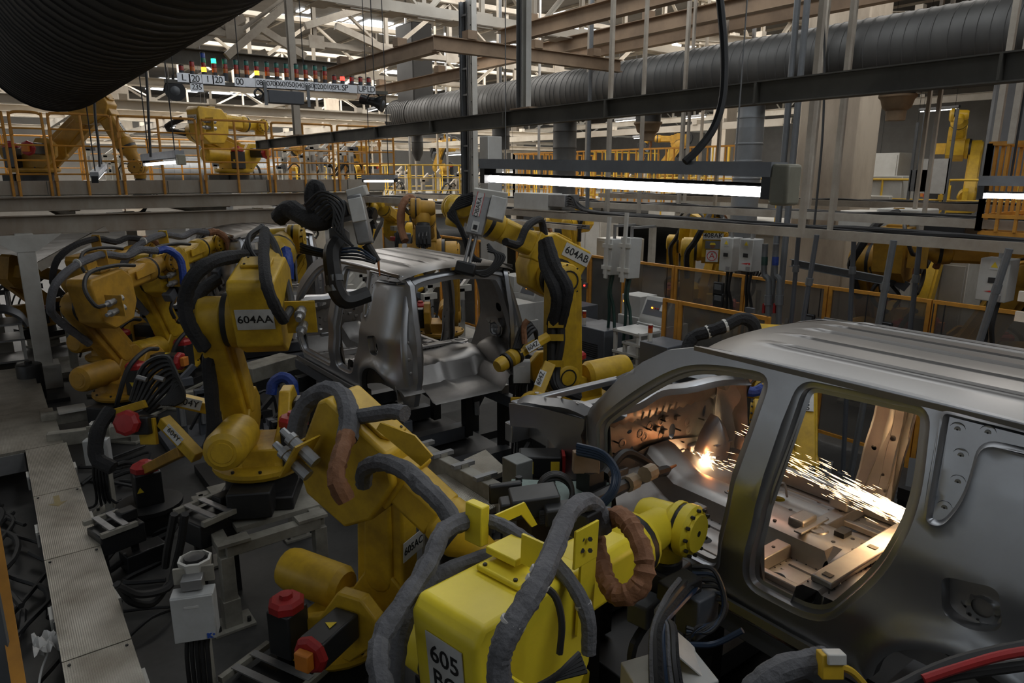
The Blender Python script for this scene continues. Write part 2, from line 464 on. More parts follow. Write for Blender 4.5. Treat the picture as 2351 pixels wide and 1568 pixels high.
# roof light panes (one object each, in strips across the hall)
pane_me = None
for yy in (19.5, 24.2, 28.6, 33.2, 38, 43, 48):
    for xx in range(-10, 44, 4):
        if rng.random() < 0.22: continue
        m = MB().box((xx + rng.uniform(-.3, .3), yy + rng.uniform(-.2, .2), 8.37), (2.9, 0.75 + 0.3 * rng.random(), 0.04))
        m.build('skylight_pane', GLOW, ceil)
for px, py, w, d in ((905, 62, 2.4, 1.0), (792, 42, 0.9, .8), (700, 25, .4, .5), (1290, 30, .5, .5)):
    p = PZ(px, py, 8.36); MB().box(p, (w, d, .04)).build('skylight_pane', GLOW, ceil)
# roof sheeting laps
for xx in np.arange(-12, 46, 1.6):
    MB().span((xx, 6, 8.33), (xx + .07, 51, 8.4)).build('roof_purlin', BEIGE, ceil)

# concrete pillar behind the duct
pil = thing('wall_pillar', None, None, (12.95, 7.15, 0), kind='structure')
MB().span((12.5, 6.6, 0), (13.25, 7.75, 8.4)).build('shaft', PILL, pil, bev=.03)
MB().span((12.44, 6.54, 0), (13.31, 7.81, .5)).build('plinth', PILL, pil, bev=.02)
for (x, y) in ((22, 16.6), (30, 9), (4.5, 30), (15.6, 37), (28, 37), (-5, 24)):
    q = thing('wall_pillar', None, None, (x, y, 0), kind='structure')
    MB().span((x - .3, y - .3, 0), (x + .3, y + .3, 8.4)).build('shaft', PILL, q, bev=.02)
    MB().span((x - .36, y - .36, 0), (x + .36, y + .36, .5)).build('plinth', PILL, q)


# ---- lattice girders across the hall
def girder(y, x0, x1, z, h, label, m=BEIGE, bay=1.7, c=.1):
    t = thing('roof_truss', label, 'roof truss', (x0, y, z))
    for k, zz in enumerate((z, z + h)):
        MB().angle((x0, y - .09 * c / .1, zz), (x1, y - .09 * c / .1, zz), -c, c * 1.2, .012).build('chord', m, t)
        MB().angle((x0, y + .09 * c / .1, zz), (x1, y + .09 * c / .1, zz), c, c * 1.2, .012).build('chord', m, t)
    n = max(2, int((x1 - x0) / bay)); st = (x1 - x0) / n
    for i in range(n):
        a, b = x0 + i * st, x0 + (i + 1) * st
        MB().chan((a, y, z), (a, y, z + h), .08, .08).build('post', m, t)
        p, q = ((a, y, z), (b, y, z + h)) if i % 2 else ((a, y, z + h), (b, y, z))
        MB().angle(p, q, .08, .08, .01).build('diagonal', m, t)
        MB().box((a + st / 2, y, z - .005), (.3, .34 * c / .1, .012)).build('batten', m, t)
        MB().box((a, y - .1, z + .1), (.34, .012, .26)).build('gusset', m, t)
    return t


girder(11.3, -2, 26, 6.0, 1.25, 'dusty laced roof girder over the big silver car, nearest of the cross girders', PALE, 1.2, .15)
girder(15.4, -4, 30, 6.05, 1.3, 'beige lattice roof girder crossing behind the signal light board')
girder(19.8, -6, 34, 6.1, 1.3, 'beige lattice roof girder, third one back from the grey duct', PALE)
girder(25.5, -8, 38, 6.1, 1.4, 'pale lattice roof girder over the far end of the mezzanine', PALE)
girder(31.5, -10, 42, 6.1, 1.4, 'pale lattice roof girder far back under the bright roof lights', PALE, bay=2.2)
girder(39, -10, 44, 6.1, 1.4, 'farthest pale lattice roof girder near the end wall', PALE, bay=2.6)


def joist(name, a, b, w, h, m, label, kind_='i', clips=0, cat='beam'):
    t = thing(name, label, cat, np.minimum(a, b))
    mb = MB()
    (mb.ibeam if kind_ == 'i' else mb.chan)(a, b, w, h, .014); mb.build('web', m, t)
    a, b = np.array(a, float), np.array(b, float)
    for k in range(clips):
        p = a + (b - a) * (k + .5) / clips
        MB().box(p + A(0, 0, h / 2 + .06), (.16, .16, .12)).build('cleat', m, t)
    return t


joist('roof_beam', (8.1, 4, 5.85), (8.1, 11.2, 5.85), .16, .26, BROWN, 'dusty brown roof beam running toward the hanging grey strut', 'i', 4)
joist('roof_beam', (9.75, 3, 5.9), (9.75, 15.2, 5.9), .18, .26, BROWN, 'dusty brown roof beam just above the long grey duct', 'i', 5)
joist('roof_beam', (10.7, 2, 5.9), (10.7, 12.5, 5.9), .18, .24, BROWN, 'second dusty brown beam beside the beam above the duct', 'i', 5)
joist('roof_beam', (5.5, 9.2, 5.2), (5.5, 13.5, 5.2), .12, .22, BROWN, 'dark brown beam sloping over the signal light board toward the bolted bracket', 'i', 2)
joist('roof_beam', (5.4, 9.1, 5.2), (9.1, 9.1, 5.2), .12, .2, BROWN, 'dark brown cross beam joined to the bolted bracket above the ladder tray', 'i', 3)
joist('roof_beam', (7.4, 11, 5.2), (7.4, 16, 5.2), .12, .2, BROWN, 'short dark brown beam behind the ladder tray top', 'i', 2)
joist('roof_beam', (2.2, 15.2, 5.6), (7, 15.2, 5.6), .12, .3, DKB, 'sooty pair of beams above the signal light board', 'c', 0)
joist('roof_beam', (3.0, 8.5, 5.55), (3.0, 25, 6.0), .14, .22, BEIGE, 'long pale roof beam running back over the mezzanine robots', 'c', 6)
for k, (pa_, pb_, nm) in enumerate((((1400, 72), (1880, 104), 'pale roof beam above the duct, ending at the pillar'), ((1560, 92), (1960, 112), 'second pale roof beam above the duct, just under the first'), ((1880, 62), (2240, 66), 'pale roof beam above the duct beyond the pillar'), ((1900, 40), (2330, 30), 'upper pale roof beam above the duct beyond the pillar'))):
    joist('roof_beam', PZ(*pa_, 6.3 + .1 * k), PZ(*pb_, 6.3 + .1 * k), .12, .16, PALE, nm, 'c', 5)
for i, (x, y0, y1, z) in enumerate(((14.5, 8, 40, 5.9), (18.5, 6, 40, 5.95), (23, 8, 40, 6), (28, 10, 40, 6))):
    joist('roof_beam', (x, y0, z), (x, y1, z), .16, .26, PALE, 'pale roof beam running the length of the hall beyond the pillar', 'i', 6)
    bpy.data.objects[-1]['group'] = 'long roof beams'
for i, (y, x0, x1, z) in enumerate(((17.5, 0, 9.0, 4.85), (18.9, -3, 12, 5.5), (22, -4, 16, 5.0), (23.6, 1, 20, 5.0), (27, -4, 22, 5.2), (29.5, 3, 26, 4.7), (34, 0, 30, 5.2), (36.5, 4, 30, 4.8))):
    t = joist('service_beam', (x0, y, z), (x1, y, z), .12, .18, PALE, 'pale overhead service beam slung across the far bays', 'c', 5)
    t['group'] = 'service beams of the far bays'
for i, (x, y0, y1, z) in enumerate(((2.2, 16, 30, 5.0), (4.4, 17, 34, 4.8), (6.2, 16, 34, 5.1), (8.5, 19, 36, 4.7), (12.5, 14, 34, 4.9), (15.5, 10, 36, 4.6), (19, 12, 36, 4.9))):
    t = joist('service_rail', (x, y0, z), (x, y1, z), .1, .16, PALE, 'pale overhead service rail running back over the far bays', 'c', 5)
    t['group'] = 'service rails of the far bays'
# inclined roof braces behind the signal board
for i, (a, b) in enumerate((((520, 130), (660, 8)), ((590, 60), (700, 130)), ((770, 60), (900, 120)), ((830, 20), (700, 60)), ((430, 110), (560, 40)), ((610, 120), (460, 180)))):
    pa, pb = PY(*a, 15.0 + .1 * i), PY(*b, 15.0 + .1 * i)
    MB().bar(pa, pb, .12, .14).build('roof_brace', BEIGE, None, 'slanting pale roof brace ' + ('rising left of the signal board to the roof', 'crossing behind the tall strut over the signal board', 'sloping between the two roof lights', 'sloping under the brightest roof light', 'steep one beside the dark duct', 'low one just behind the signal lights')[i], 'brace', 'roof braces')

# ---------------------------------------------------------------- mezzanine
MY = 13.5
MEZ = mat('rust_streaked_beige', (.36, .325, .27), .55, 0, .8, (.17, .095, .045), 1.1, streak=.4)
mz = thing('mezzanine', 'painted steel mezzanine deck carrying robots behind an orange railing', 'mezzanine', (-3, MY, 2.7))
MB().span((-3, MY + .02, 3.06), (6.75, 21, 3.16)).build('deck', STAND, mz)
MB().span((-3, MY, 3.08), (6.75, MY + .02, 3.30)).build('kick_plate', MEZ, mz)
MB().ibeam((-3, MY + .1, 2.94), (6.75, MY + .1, 2.94), .2, .22, .014).build('edge_beam', MEZ, mz)
MB().chan((-3, MY - .08, 2.62), (6.3, MY - .08, 2.62), .12, .3, .012).build('lower_beam', MEZ, mz)
for x in (.85, 2.6, 4.3, 5.9):
    MB().box((x, MY - .09, 3.19), (.012, .02, .2)).build('joint_cover', DKB, mz)
for x in (-1.2, 1.2, 3.6, 6.0):
    MB().ibeam((x, MY + .2, 2.72), (x, 21, 2.72), .16, .2).build('cross_beam', BEIGE, mz)
for (x, y) in ((.44, MY - .1), (-.12, MY + 2.2), (6.1, MY + .4), (6.1, 20), (2.9, 20)):
    c = MB(); c.box((x, y, 1.35), (.24, .24, 2.3)); c.build('column', WHT, mz, bev=.01)
    MB().box((x, y, .2), (.42, .42, .4)).build('column_foot', WHT, mz, bev=.01)
    MB().prism([(-.5, 0), (.5, 0), (.14, -.26), (-.14, -.26)], (x, y, 2.48), X_, Z_, Y_, .26).build('column_head', WHT, mz)
MB().bar((.56, MY - .05, 1.95), (1.6, MY - .05, 2.5), .12, .14).build('knee_brace', BEIGE, mz)


def rail_panel(p0, p1, zb, zt, rows, label, m=RAILY, mids=1, group=None, r=.021):
    """one welded guard-rail frame with rounded top corners"""
    p0, p1 = np.array([*p0, 0.]), np.array([*p1, 0.]); d = unit(p1 - p0)
    t = thing('guard_rail', label, 'guard rail', (*((p0 + p1) / 2)[:2], zb), group)
    c = .07
    MB().tube([p0 + Z_ * zb, p0 + Z_ * (zt - c * 1.6), p0 + Z_ * (zt - c * .35) + d * c * .35, p0 + Z_ * zt + d * c * 1.6,
               p1 + Z_ * zt - d * c * 1.6, p1 + Z_ * (zt - c * .35) - d * c * .35, p1 + Z_ * (zt - c * 1.6), p1 + Z_ * zb], r, 7, 3).build('hoop', m, t)
    for z in rows: MB().cyl(p0 + Z_ * z, p1 + Z_ * z, r * .72, n=6).build('rail', m, t)
    for k in range(mids):
        q = p0 + (p1 - p0) * (k + 1) / (mids + 1)
        MB().cyl(q + Z_ * zb, q + Z_ * zt, r, n=7).build('post', m, t)
    for z in (zt - .3, zb + .28):
        MB().box(p0 + Z_ * z, (.05, .07, .09)).build('clamp', m, t)
    return t


names = ('behind the hanging dark duct end', 'in front of the 602F robot', 'beside the short tilted lamp', 'in front of the 602G robot arm',
         'by the 602G robot wrist', 'crossed by the end of the long sooty beam', 'at the far end of the mezzanine')
xs = [(-30, 30), (46, 119), (133, 273), (288, 462), (474, 620), (632, 768), (780, 905)]
rows = (4.09, 3.84, 3.61, 3.40)
for (a, b), nm in zip(xs, names):
    xa, xb = PY(a, 434, MY)[0], PY(b, 434, MY)[0]
    rail_panel((xa, MY - .03), (xb, MY - .03), 3.06, 4.33, rows, 'orange guard rail panel of the mezzanine ' + nm, mids=1 if b - a > 100 else 0)
for i, (ya, yb) in enumerate(((13.6, 15.3), (15.4, 17.1), (17.2, 18.9), (19, 20.8))):
    rail_panel((6.72, ya), (6.72, yb), 3.06, 4.3, rows, 'orange rail panel on the mezzanine short end, ' + ('nearest of the four', 'second of the four from the front', 'third of the four from the front', 'farthest of the four')[i], group='end rails of the mezzanine')
for i in range(6):
    x = -2.5 + i * 1.55
    rail_panel((x, 20.9), (x + 1.5, 20.9), 3.16, 4.3, (3.9, 3.55), 'orange guard rail panel along the back of the mezzanine, ' + ('leftmost', 'second from the left', 'third from the left', 'fourth from the left', 'second from the right end', 'rightmost')[i], group='back rails of the mezzanine')

# ---------------------------------------------------------------- catwalk
cwz = 0.42
cw = thing('catwalk', 'long walkway of worn tread plates with a faded yellow arrow', 'walkway', (.2, 7, 0))
ys = [2.6, 3.55, 4.72, 6.2, 7.6, 9.05]
for y0, y1 in zip(ys, ys[1:]):
    MB().span((-.005, y0 + .006, cwz - .03), (.385, y1 - .006, cwz)).build('tread_plate', CHECK, cw)
for y0, y1 in ((9.05, 10.6), (10.6, 12.0), (12.0, 13.2)):
    MB().span((-1.2, y0 + .006, cwz - .03), (.36 - .03 * (y0 - 9), y1 - .006, cwz)).build('tread_plate', CHECK, cw)
MB().span((-1.2, 9.03, cwz - .24), (-.02, 9.05, cwz - .03)).build('fascia', ZINC, cw)
for y in (3.1, 4.3, 5.4, 6.9, 8.3):
    for x in (0.0, .375):
        MB().span((x - .015, y - .12, 0), (x + .015, y + .12, cwz - .03)).build('side_bracket', ZINC, cw)
        MB().span((x - .012 + (.02 if x > .1 else -.02), y - .09, cwz - .16), (x + .012 + (.02 if x > .1 else -.02), y + .09, cwz - .02)).build('clip', WHT, cw)
for y in ys[1:-1]:
    for x in (.03, .35):
        MB().cyl((x, y - .06, cwz), (x, y - .06, cwz + .008), .01, n=8).build('bolt', BLK, cw)
ya, xa = 7.35, .17
MB().prism([(-.025, .15), (.025, .15), (.025, -.03), (.075, -.03), (0, -.12), (-.075, -.03), (-.025, -.03)], (xa, ya, cwz + .001), X_, Y_, Z_, .002).build(
    'painted_arrow', mat('worn_yellow_paint', (.30, .23, .09), .6, 0, .6, (.2, .17, .1), 20), cw)

# near guard panel at the edge of the visitor platform
gp = thing('platform_guard', 'grey sheet panel with worn orange edge strip at the platform corner', 'guard panel', (*PD(10, 1560, 2.0)[:2], 0))
e0, e1 = PD(2, 1290, 2.3), PD(42, 1620, 1.9)
MB().bar(e0 + Z_ * .3, e1 - Z_ * .5, .035, .03).build('edge_strip', RAILY, gp)
MB().prism([(0, 0), (-.9, 0), (-.9, 1), (0, 1)], (e0 + e1) / 2 - Z_ * .75 - _rt * .01, _rt, Z_ * 1.1, _fw, .01).build('sheet', PIPE, gp)
MB().bar((*e1[:2], 0), (*e1[:2], 1.4), .06, .06).build('post', RAILY, gp)
# ================================================================ car bodies
def chaikin(P, k=2, closed=True):
    P = [np.array(p, float) for p in P]
    for _ in range(k):
        Q = []; n = len(P)
        for i in range(n if closed else n - 1):
            a, b = P[i], P[(i + 1) % n]
            Q += [a * .75 + b * .25, a * .25 + b * .75]
        if not closed: Q = [P[0]] + Q + [P[-1]]
        P = Q
    return P


def inpoly(p, poly):
    x, y = p; c = False; n = len(poly); j = n - 1
    for i in range(n):
        xi, yi = poly[i]; xj, yj = poly[j]
        if (yi > y) != (yj > y) and x < (xj - xi) * (y - yi) / (yj - yi + 1e-12) + xi: c = not c
        j = i
    return c


def circle2(cx, cy, r, n=14, ry=None):
    return [(cx + r * math.cos(2 * math.pi * k / n), cy + (ry or r) * math.sin(2 * math.pi * k / n)) for k in range(n)]


def sheet2d(outer, holes, step, lines=()):
    vs, es = [], []
    for loop in [outer] + list(holes):
        o = len(vs); n = len(loop)
        vs += [(float(p[0]), float(p[1])) for p in loop]
        es += [(o + i, o + (i + 1) % n) for i in range(n)]
    for ln in lines:
        o = len(vs); vs += [(float(p[0]), float(p[1])) for p in ln]
        es += [(o + i, o + i + 1) for i in range(len(ln) - 1)]
    B = np.array(vs)
    xs0, ys0 = np.arange(B[:, 0].min(), B[:, 0].max(), step), np.arange(B[:, 1].min(), B[:, 1].max(), step)
    for i, x in enumerate(xs0):
        for y in ys0:
            q = (x, y + (step / 2 if i % 2 else 0))
            if ((B - q) ** 2).sum(1).min() < (.55 * step) ** 2: continue
            if inpoly(q, outer) and not any(inpoly(q, h) for h in holes): vs.append(q)
    r = geometry.delaunay_2d_cdt([Vector(p) for p in vs], es, [], 0, 1e-5)
    V2 = [(p.x, p.y) for p in r[0]]; T = []
    for f in r[2]:
        c = np.mean([V2[i] for i in f], axis=0)
        if inpoly(c, outer) and not any(inpoly(c, h) for h in holes): T.append(tuple(f))
    return V2, T


def offset_loop(loop, d):
    """shrink (d > 0) a closed loop toward its inside"""
    P = [np.array(p, float) for p in loop]; n = len(P); out = []
    ar = sum(P[i][0] * P[(i + 1) % n][1] - P[(i + 1) % n][0] * P[i][1] for i in range(n))
    sg = 1 if ar > 0 else -1
    for i in range(n):
        t = unit(P[(i + 1) % n] - P[i - 1]); nn = np.array([-t[1], t[0]]) * sg
        out.append(P[i] + nn * d)
    return out


CW = 1.60                                                  # body width
def fillet(P, n=6):
    """round the corners of a closed polygon of (u, w, radius)"""
    out = []; m = len(P)
    for i in range(m):
        p, a, b = np.array(P[i][:2]), np.array(P[i - 1][:2]), np.array(P[(i + 1) % m][:2]); r = P[i][2]
        da, db = np.linalg.norm(a - p), np.linalg.norm(b - p)
        q0 = p + (a - p) / da * min(r, .48 * da); q1 = p + (b - p) / db * min(r, .48 * db)
        for k in range(n + 1):
            t = k / n; out.append((1 - t) ** 2 * q0 + 2 * t * (1 - t) * p + t * t * q1)
    return out


FDOOR = fillet([(1.075, .765, .09), (.80, 1.03, .2), (.52, 1.235, .22), (.28, 1.295, .2), (-.055, 1.315, .10), (-.035, 1.1, .2), (.05, .58, .3), (.10, .125, .13), (1.02, .125, .12), (1.09, .40, .2)])
RDOOR = fillet([(-.195, 1.325, .09), (-.79, 1.345, .09), (-.845, .93, .25), (-.765, .60, .22), (-.50, .165, .17), (-.045, .16, .12), (-.07, .45, .2)])
LAMP = fillet([(-.965, .70, .045), (-1.165, .745, .045), (-1.20, .57, .06), (-1.10, .515, .05), (-.985, .530, .045)], 5)
arch = [(-1.12 + .37 * math.cos(a), .03 + .37 * math.sin(a)) for a in np.linspace(.12, math.pi - .1, 16)]
OUT = [(1.22, .04), (1.24, .40), (1.235, .74), (1.20, .80), (.97, 1.03), (.78, 1.20), (.62, 1.30), (.44, 1.35), (.1, 1.365), (-.5, 1.37), (-1.1, 1.365), (-1.42, 1.34), (-1.5, 1.25), (-1.56, .95), (-1.6, .7), (-1.6, .35), (-1.55, .07), *[(max(-1.5, y), z) for y, z in arch[::-1]], (-.72, .035), (0, .02)]
RECESS = fillet([(-.848, 1.325, .01), (-1.46, 1.325, .01), (-1.46, 1.268, .01), (-.985, 1.262, .07), (-.985, 1.04, .12), (-.93, .90, .05), (-.878, .895, .02)])


def seg_d(p, loop):
    best = 9
    for i in range(len(loop)):
        a, b = np.array(loop[i]), np.array(loop[(i + 1) % len(loop)])
        t = max(0, min(1, ((p - a) @ (b - a)) / ((b - a) @ (b - a) + 1e-12)))
        best = min(best, np.linalg.norm(p - a - t * (b - a)))
    return best


def side_x(y, z):
    x = .0
    if z > .74: x += (z - .74) * .20 + .10 * max(0, z - 1.1) ** 1.0 * .6
    elif z > .66: x += 0
    if z < .34: x += (.34 - z) * .20
    if .40 < z < .70: x += .012 * math.sin((z - .40) / .30 * math.pi)       # soft hollow under the shoulder
    if y < -1.25: x += .22 * ((-y - 1.25) / .35) ** 2
    if y > .95: x += .10 * ((y - .95) / .3) ** 2
    ra = math.hypot(y + 1.12, z - .03)
    x -= .035 * math.exp(-((ra - .40) / .055) ** 2)                          # wheel-arch flare
    return x


def side_panel(name, m, parent, mirror, x0, fine):
    bead1, bead2 = offset_loop(RECESS, .008), RECESS
    V2, T = sheet2d(OUT, [FDOOR, RDOOR, LAMP], .036 if fine else .07, [list(b_) + [b_[0]] for b_ in (bead1, bead2, offset_loop(RECESS, -.008), offset_loop(RECESS, -.022))] if fine else [])
    if fine: BD = [(1 if inpoly(p, RECESS) else 0) for p in V2]

    def P3(y, z, dx=0.0):
        x = side_x(y, z) + dx
        return A(x if not mirror else CW - x, y, z)
    vs = []
    for (y, z) in V2:
        dx = 0.0
        if fine and y < -.82 and .85 < z < 1.345:
            q = np.array((y, z)); d = seg_d(q, RECESS)
            if inpoly(q, RECESS): dx = .016 if d > .005 else 0
            elif .005 < d < .014: dx = -.007
        vs.append(P3(y, z, dx) + x0)
    mb = MB(); mb.add(vs, [t if not mirror else t[::-1] for t in T])
    for loop, prof in ((FDOOR, ((0, 0), (.010, .010), (.030, .016), (.040, .050), (.062, .058))), (RDOOR, ((0, 0), (.010, .010), (.030, .016), (.040, .050), (.062, .058))),
                       (LAMP, ((0, 0), (.006, .012), (.010, .095)))):
        rings = [[P3(*p, dx) + x0 for p in offset_loop(loop, s)] for s, dx in prof]
        n = len(loop)
        mb.add([p for rg in rings for p in rg], [(i * n + k, i * n + (k + 1) % n, (i + 1) * n + (k + 1) % n, (i + 1) * n + k) for i in range(len(rings) - 1) for k in range(n)])
    n = len(OUT)
    rings = [[P3(*p, dx) + x0 for p in OUT] for dx in (0, .05)]
    mb.add(rings[0] + rings[1], [(k, n + k, n + (k + 1) % n, (k + 1) % n) for k in range(n)])
    o = mb.build(name, m, parent, sharp=.9)
    # inner skin: pillars and sill boxed in behind the outer panel
    hf, hr = offset_loop(FDOOR, .062), offset_loop(RDOOR, .062)
    V2, T = sheet2d(OUT, [offset_loop(FDOOR, .05), offset_loop(RDOOR, .05)] + ([] if not mirror else [circle2(-1.12, .85, .05), circle2(-1.3, 1.0, .06), circle2(.03, .98, .016, 8, .03), circle2(.05, .55, .018, 8), circle2(-1.05, .6, .04)]), .09)
    mb = MB(); mb.add([P3(y, z, .058) + x0 for y, z in V2], [t if mirror else t[::-1] for t in T])
    mb.build('inner_panel', STEELI, parent, sharp=.9)
    return o


def car_body(label, ywor, zwor, fine):
    x0, y0, z0 = 2.9, ywor, zwor
    O = A(x0, y0, z0)
    car = thing('bare_car', label, 'car', O)
    s1 = side_panel('side_panel', STEEL, car, False, O, fine)
    side_panel('side_panel', STEEL, car, True, O, False)
    # roof with pressed ribs
    xs, zs = [], []
    ribs = (.36, .54, .72, .90, 1.08, 1.26)
    for x in np.linspace(.135, CW - .135, 26): xs.append((x, 0))
    for rb in ribs: xs += [(rb - .022, 0), (rb - .014, 1), (rb + .014, 1), (rb + .022, 0)]
    xs.sort()
    ysr = np.concatenate([np.linspace(.50, .22, 8), np.linspace(.14, -1.28, 18), np.linspace(-1.34, -1.47, 4)])
    vs = []
    for y in ysr:
        for x, rb in xs:
            q = (x - CW / 2) / (CW / 2 - .135)
            z = 1.355 + .085 * (1 - abs(q) ** 2.4)
            if y > .1: z -= .26 * ((y - .1) / .4) ** 2 * .45
            if y < -1.2: z -= .10 * ((-1.2 - y) / .27) ** 2 * .5
            if rb and -1.26 < y < .12: z += .009
            vs.append(O + A(x, y + .06 * (1 - q * q) * (1 if y > .2 else 0) * ((y - .2) / .3 if y > .2 else 0), z))
    n = len(xs)
    mb = MB(); mb.add(vs, [(i * n + k, i * n + k + 1, (i + 1) * n + k + 1, (i + 1) * n + k) for i in range(len(ysr) - 1) for k in range(n - 1)])
    for xa in (.135, CW - .135):                          # folded gutter edges
        sg = 1 if xa < 1 else -1
        mb.bar(O + A(xa + sg * .004, .44, 1.345), O + A(xa + sg * .004, -1.45, 1.345), .012, .03)
    mb.build('roof_panel', ROOFST, car, sharp=.75)
    for k, (yy, zz, w) in enumerate(((.42, 1.315, .09), (-.08, 1.36, .07), (-.75, 1.37, .07), (-1.40, 1.30, .10))):
        pts = [O + A(x, yy, zz - .035 + .07 * (1 - ((x - CW / 2) / .68) ** 2)) for x in np.linspace(.14, CW - .14, 9)]
        MB().tube(pts, .015, 4, 1).build('roof_bow', STEELI, car)
    # rear opening frame
    def ring(y, off): return [(.10 + off, .30), (.07 + off, .62), (.13 + off, .95), (.20 + off, 1.20), (.27 + off, 1.30 - off * .6), (.8, 1.345 - off * .6),
                              (CW - .27 - off, 1.30 - off * .6), (CW - .20 - off, 1.20), (CW - .13 - off, .95), (CW - .07 - off, .62), (CW - .10 - off, .30)]
    mb = MB(); rr = []
    for off, dy in ((-.02, .02), (.0, 0), (.035, -.005), (.05, .03), (.12, .035), (.14, .10)):
        base = chaikin(ring(0, off), 2, closed=False)
        rr.append([O + A(x, -1.60 + dy + .20 * max(0, z - .6), z) for x, z in base])
    n = len(rr[0])
    mb.add([p for r_ in rr for p in r_], [(i * n + k, (i + 1) * n + k, (i + 1) * n + k + 1, i * n + k + 1) for i in range(len(rr) - 1) for k in range(n - 1)])
    mb.build('tailgate_frame', STEEL, car, sharp=.8)
    if True:
        for sx in (0, 1):
            for z in (.42, .56, .72, .86, 1.02, 1.12):
                off = .075
                x = np.interp(z, [.3, .62, .95, 1.2], [.10, .07, .13, .20]) + off
                x = x if not sx else CW - x
                p = O + A(x, -1.60 + .033 + .2 * max(0, z - .6) - .002, z)
                MB().lathe(p, A(0, -1, 0), [(0, .018), (.006, .016), (.008, .008)], 10).build('weld_nut', STEELI, car)
    # floor
    holes = [circle2(.36, -.05, .045, 14), circle2(.36, .45, .045, 14), circle2(1.22, -.02, .045, 14), circle2(1.22, .5, .045, 14), circle2(.25, .8, .03, 10), circle2(.62, -.18, .014, 8), circle2(1.02, .2, .014, 8), circle2(1.4, .3, .02, 8)]
    outer = [(.05, 1.25), (.05, -.30), (CW - .05, -.30), (CW - .05, 1.25)]
    V2, T = sheet2d(outer, holes, .05)

    def fz(x, y):
        z = .10
        t = abs(x - CW / 2)
        z += .13 * max(0, min(1, (.19 - t) / .05)) * (1 if y > -.3 else 0)
        for rb in (.28, .46, 1.14, 1.32):
            if abs(x - rb) < .03 and (-.25 < y < -.02 or .15 < y < .7): z += .012
        if y > .95: z += (y - .95) * .55
        return z
    mb = MB(); mb.add([O + A(x, y, fz(x, y)) for x, y in V2], [t if True else t for t in T]); mb.build('floor_pan', STEELI, car, sharp=.5)
    for y, h, nm in ((.08, .07, 1), (.68, .07, 1)):
        for xa, xb in ((.08, .62), (.98, CW - .08)):
            mb = MB(); mb.prism([(-.06, 0), (-.045, h), (.045, h), (.06, 0)], O + A((xa + xb) / 2, y, .10), Y_, Z_, X_, xb - xa); mb.build('seat_crossmember', STEELI, car, bev=.006)
            for q in (.2, .5, .8): MB().cyl(O + A(xa + (xb - xa) * q, y, .10 + h), O + A(xa + (xb - xa) * q, y, .103 + h), .011, n=8).build('hole', BLK, car)
    for xa in (.30, 1.22):
        MB().box(O + A(xa, -.12, .125), (.04, .30, .04)).build('seat_rail', STEELI, car, bev=.006)
    sp_ = MB()
    for y in (.15, .01, .75, .61):
        for x in np.arange(.1, CW - .08, .055):
            if abs(x - .8) > .2: sp_.cyl(O + A(x, y, .099), O + A(x, y, .1035), .0045, n=6)
    for x in np.arange(.1, CW - .08, .05): sp_.cyl(O + A(x, -.365, .328), O + A(x, -.365, .333), .0045, n=6); sp_.cyl(O + A(x, -.475, .320), O + A(x, -.475, .334), .0045, n=6)
    for y in np.arange(-.2, 1.0, .06):
        for x in (.09, .60, 1.0, CW - .09): sp_.cyl(O + A(x, y, .098), O + A(x, y, .104), .0045, n=6)
    sp_.build('weld_spot', BLK, car, kind='stuff')
    for x in (.19, .27, .45, .53, 1.07, 1.15, 1.33, 1.41):
        for ya, yb in ((-.22, -.02), (.20, .55)): MB().ext([(-.016, 0), (-.009, .010), (.009, .010), (.016, 0)], O + A(x, ya, .099), O + A(x, yb, .099)).build('floor_bead', STEELI, car)
    for x, y, w in ((.8, .35, .10), (.8, -.02, .14), (.8, .6, .08)): MB().lathe(O + A(x, y, .228), Z_, [(0, w * .45), (.010, w * .4), (.010, w * .25), (.002, w * .2)], 12).build('tunnel_boss', STEELI, car)
    for x, y in ((.70, .2), (.9, .22), (.72, .45), (.88, .5), (.74, -.15), (.86, -.2)): MB().cyl(O + A(x, y, .225), O + A(x, y, .2325), .012, n=8).build('hole', BLK, car)
    MB().box(O + A(.8, .02, .243), (.30, .05, .012)).build('tunnel_plate', STEELI, car, bev=.003)
    MB().box(O + A(CW - .11, .35, .16), (.07, 1.5, .12)).build('inner_sill', STEELI, car, bev=.015)
    MB().box(O + A(.80, .08, .25), (.16, .10, .06)).build('tunnel_bracket', STEELI, car, bev=.012)
    MB().box(O + A(1.30, .10, .22), (.10, .13, .10)).build('seat_bracket', STEELI, car, bev=.015)
    MB().box(O + A(.86, -.14, .245), (.09, .06, .03)).build('clip_plate', BLK, car)
    mb = MB(); mb.tube([O + A(1.10, .52, .12), O + A(1.12, .5, .2), O + A(1.2, .46, .24), O + A(1.26, .46, .12)], .008, 5); mb.build('wire_bracket', STEELI, car)
    # kick-up, rear floor and wheel houses
    prof = [(-.27, .10), (-.30, .16), (-.33, .30), (-.36, .325), (-.44, .33), (-.46, .315), (-.9, .33), (-1.00, .33), (-1.04, .325), (-1.10, .30), (-1.14, .28), (-1.30, .27), (-1.42, .26), (-1.56, .25), (-1.62, .22)]
    xsr = np.linspace(.06, CW - .06, 40); vs = []
    for (y, z) in prof:
        for x in xsr:
            zz = z
            if y < -.4: zz += .10 * math.exp(-((x - .30) / .16) ** 2 - ((y + .72) / .2) ** 2) + .10 * math.exp(-((x - CW + .30) / .16) ** 2 - ((y + .72) / .2) ** 2)
            if -1.31 < y < -.5 and abs(x - .8) < .02: zz += .015
            if y < -1.03: zz -= .15 * max(0, min(1, (x - .30) / .08)) * max(0, min(1, (CW - .30 - x) / .08)) * min(1, (-1.03 - y) / .09)
            vs.append(O + A(x, y, zz))
    n = len(xsr)
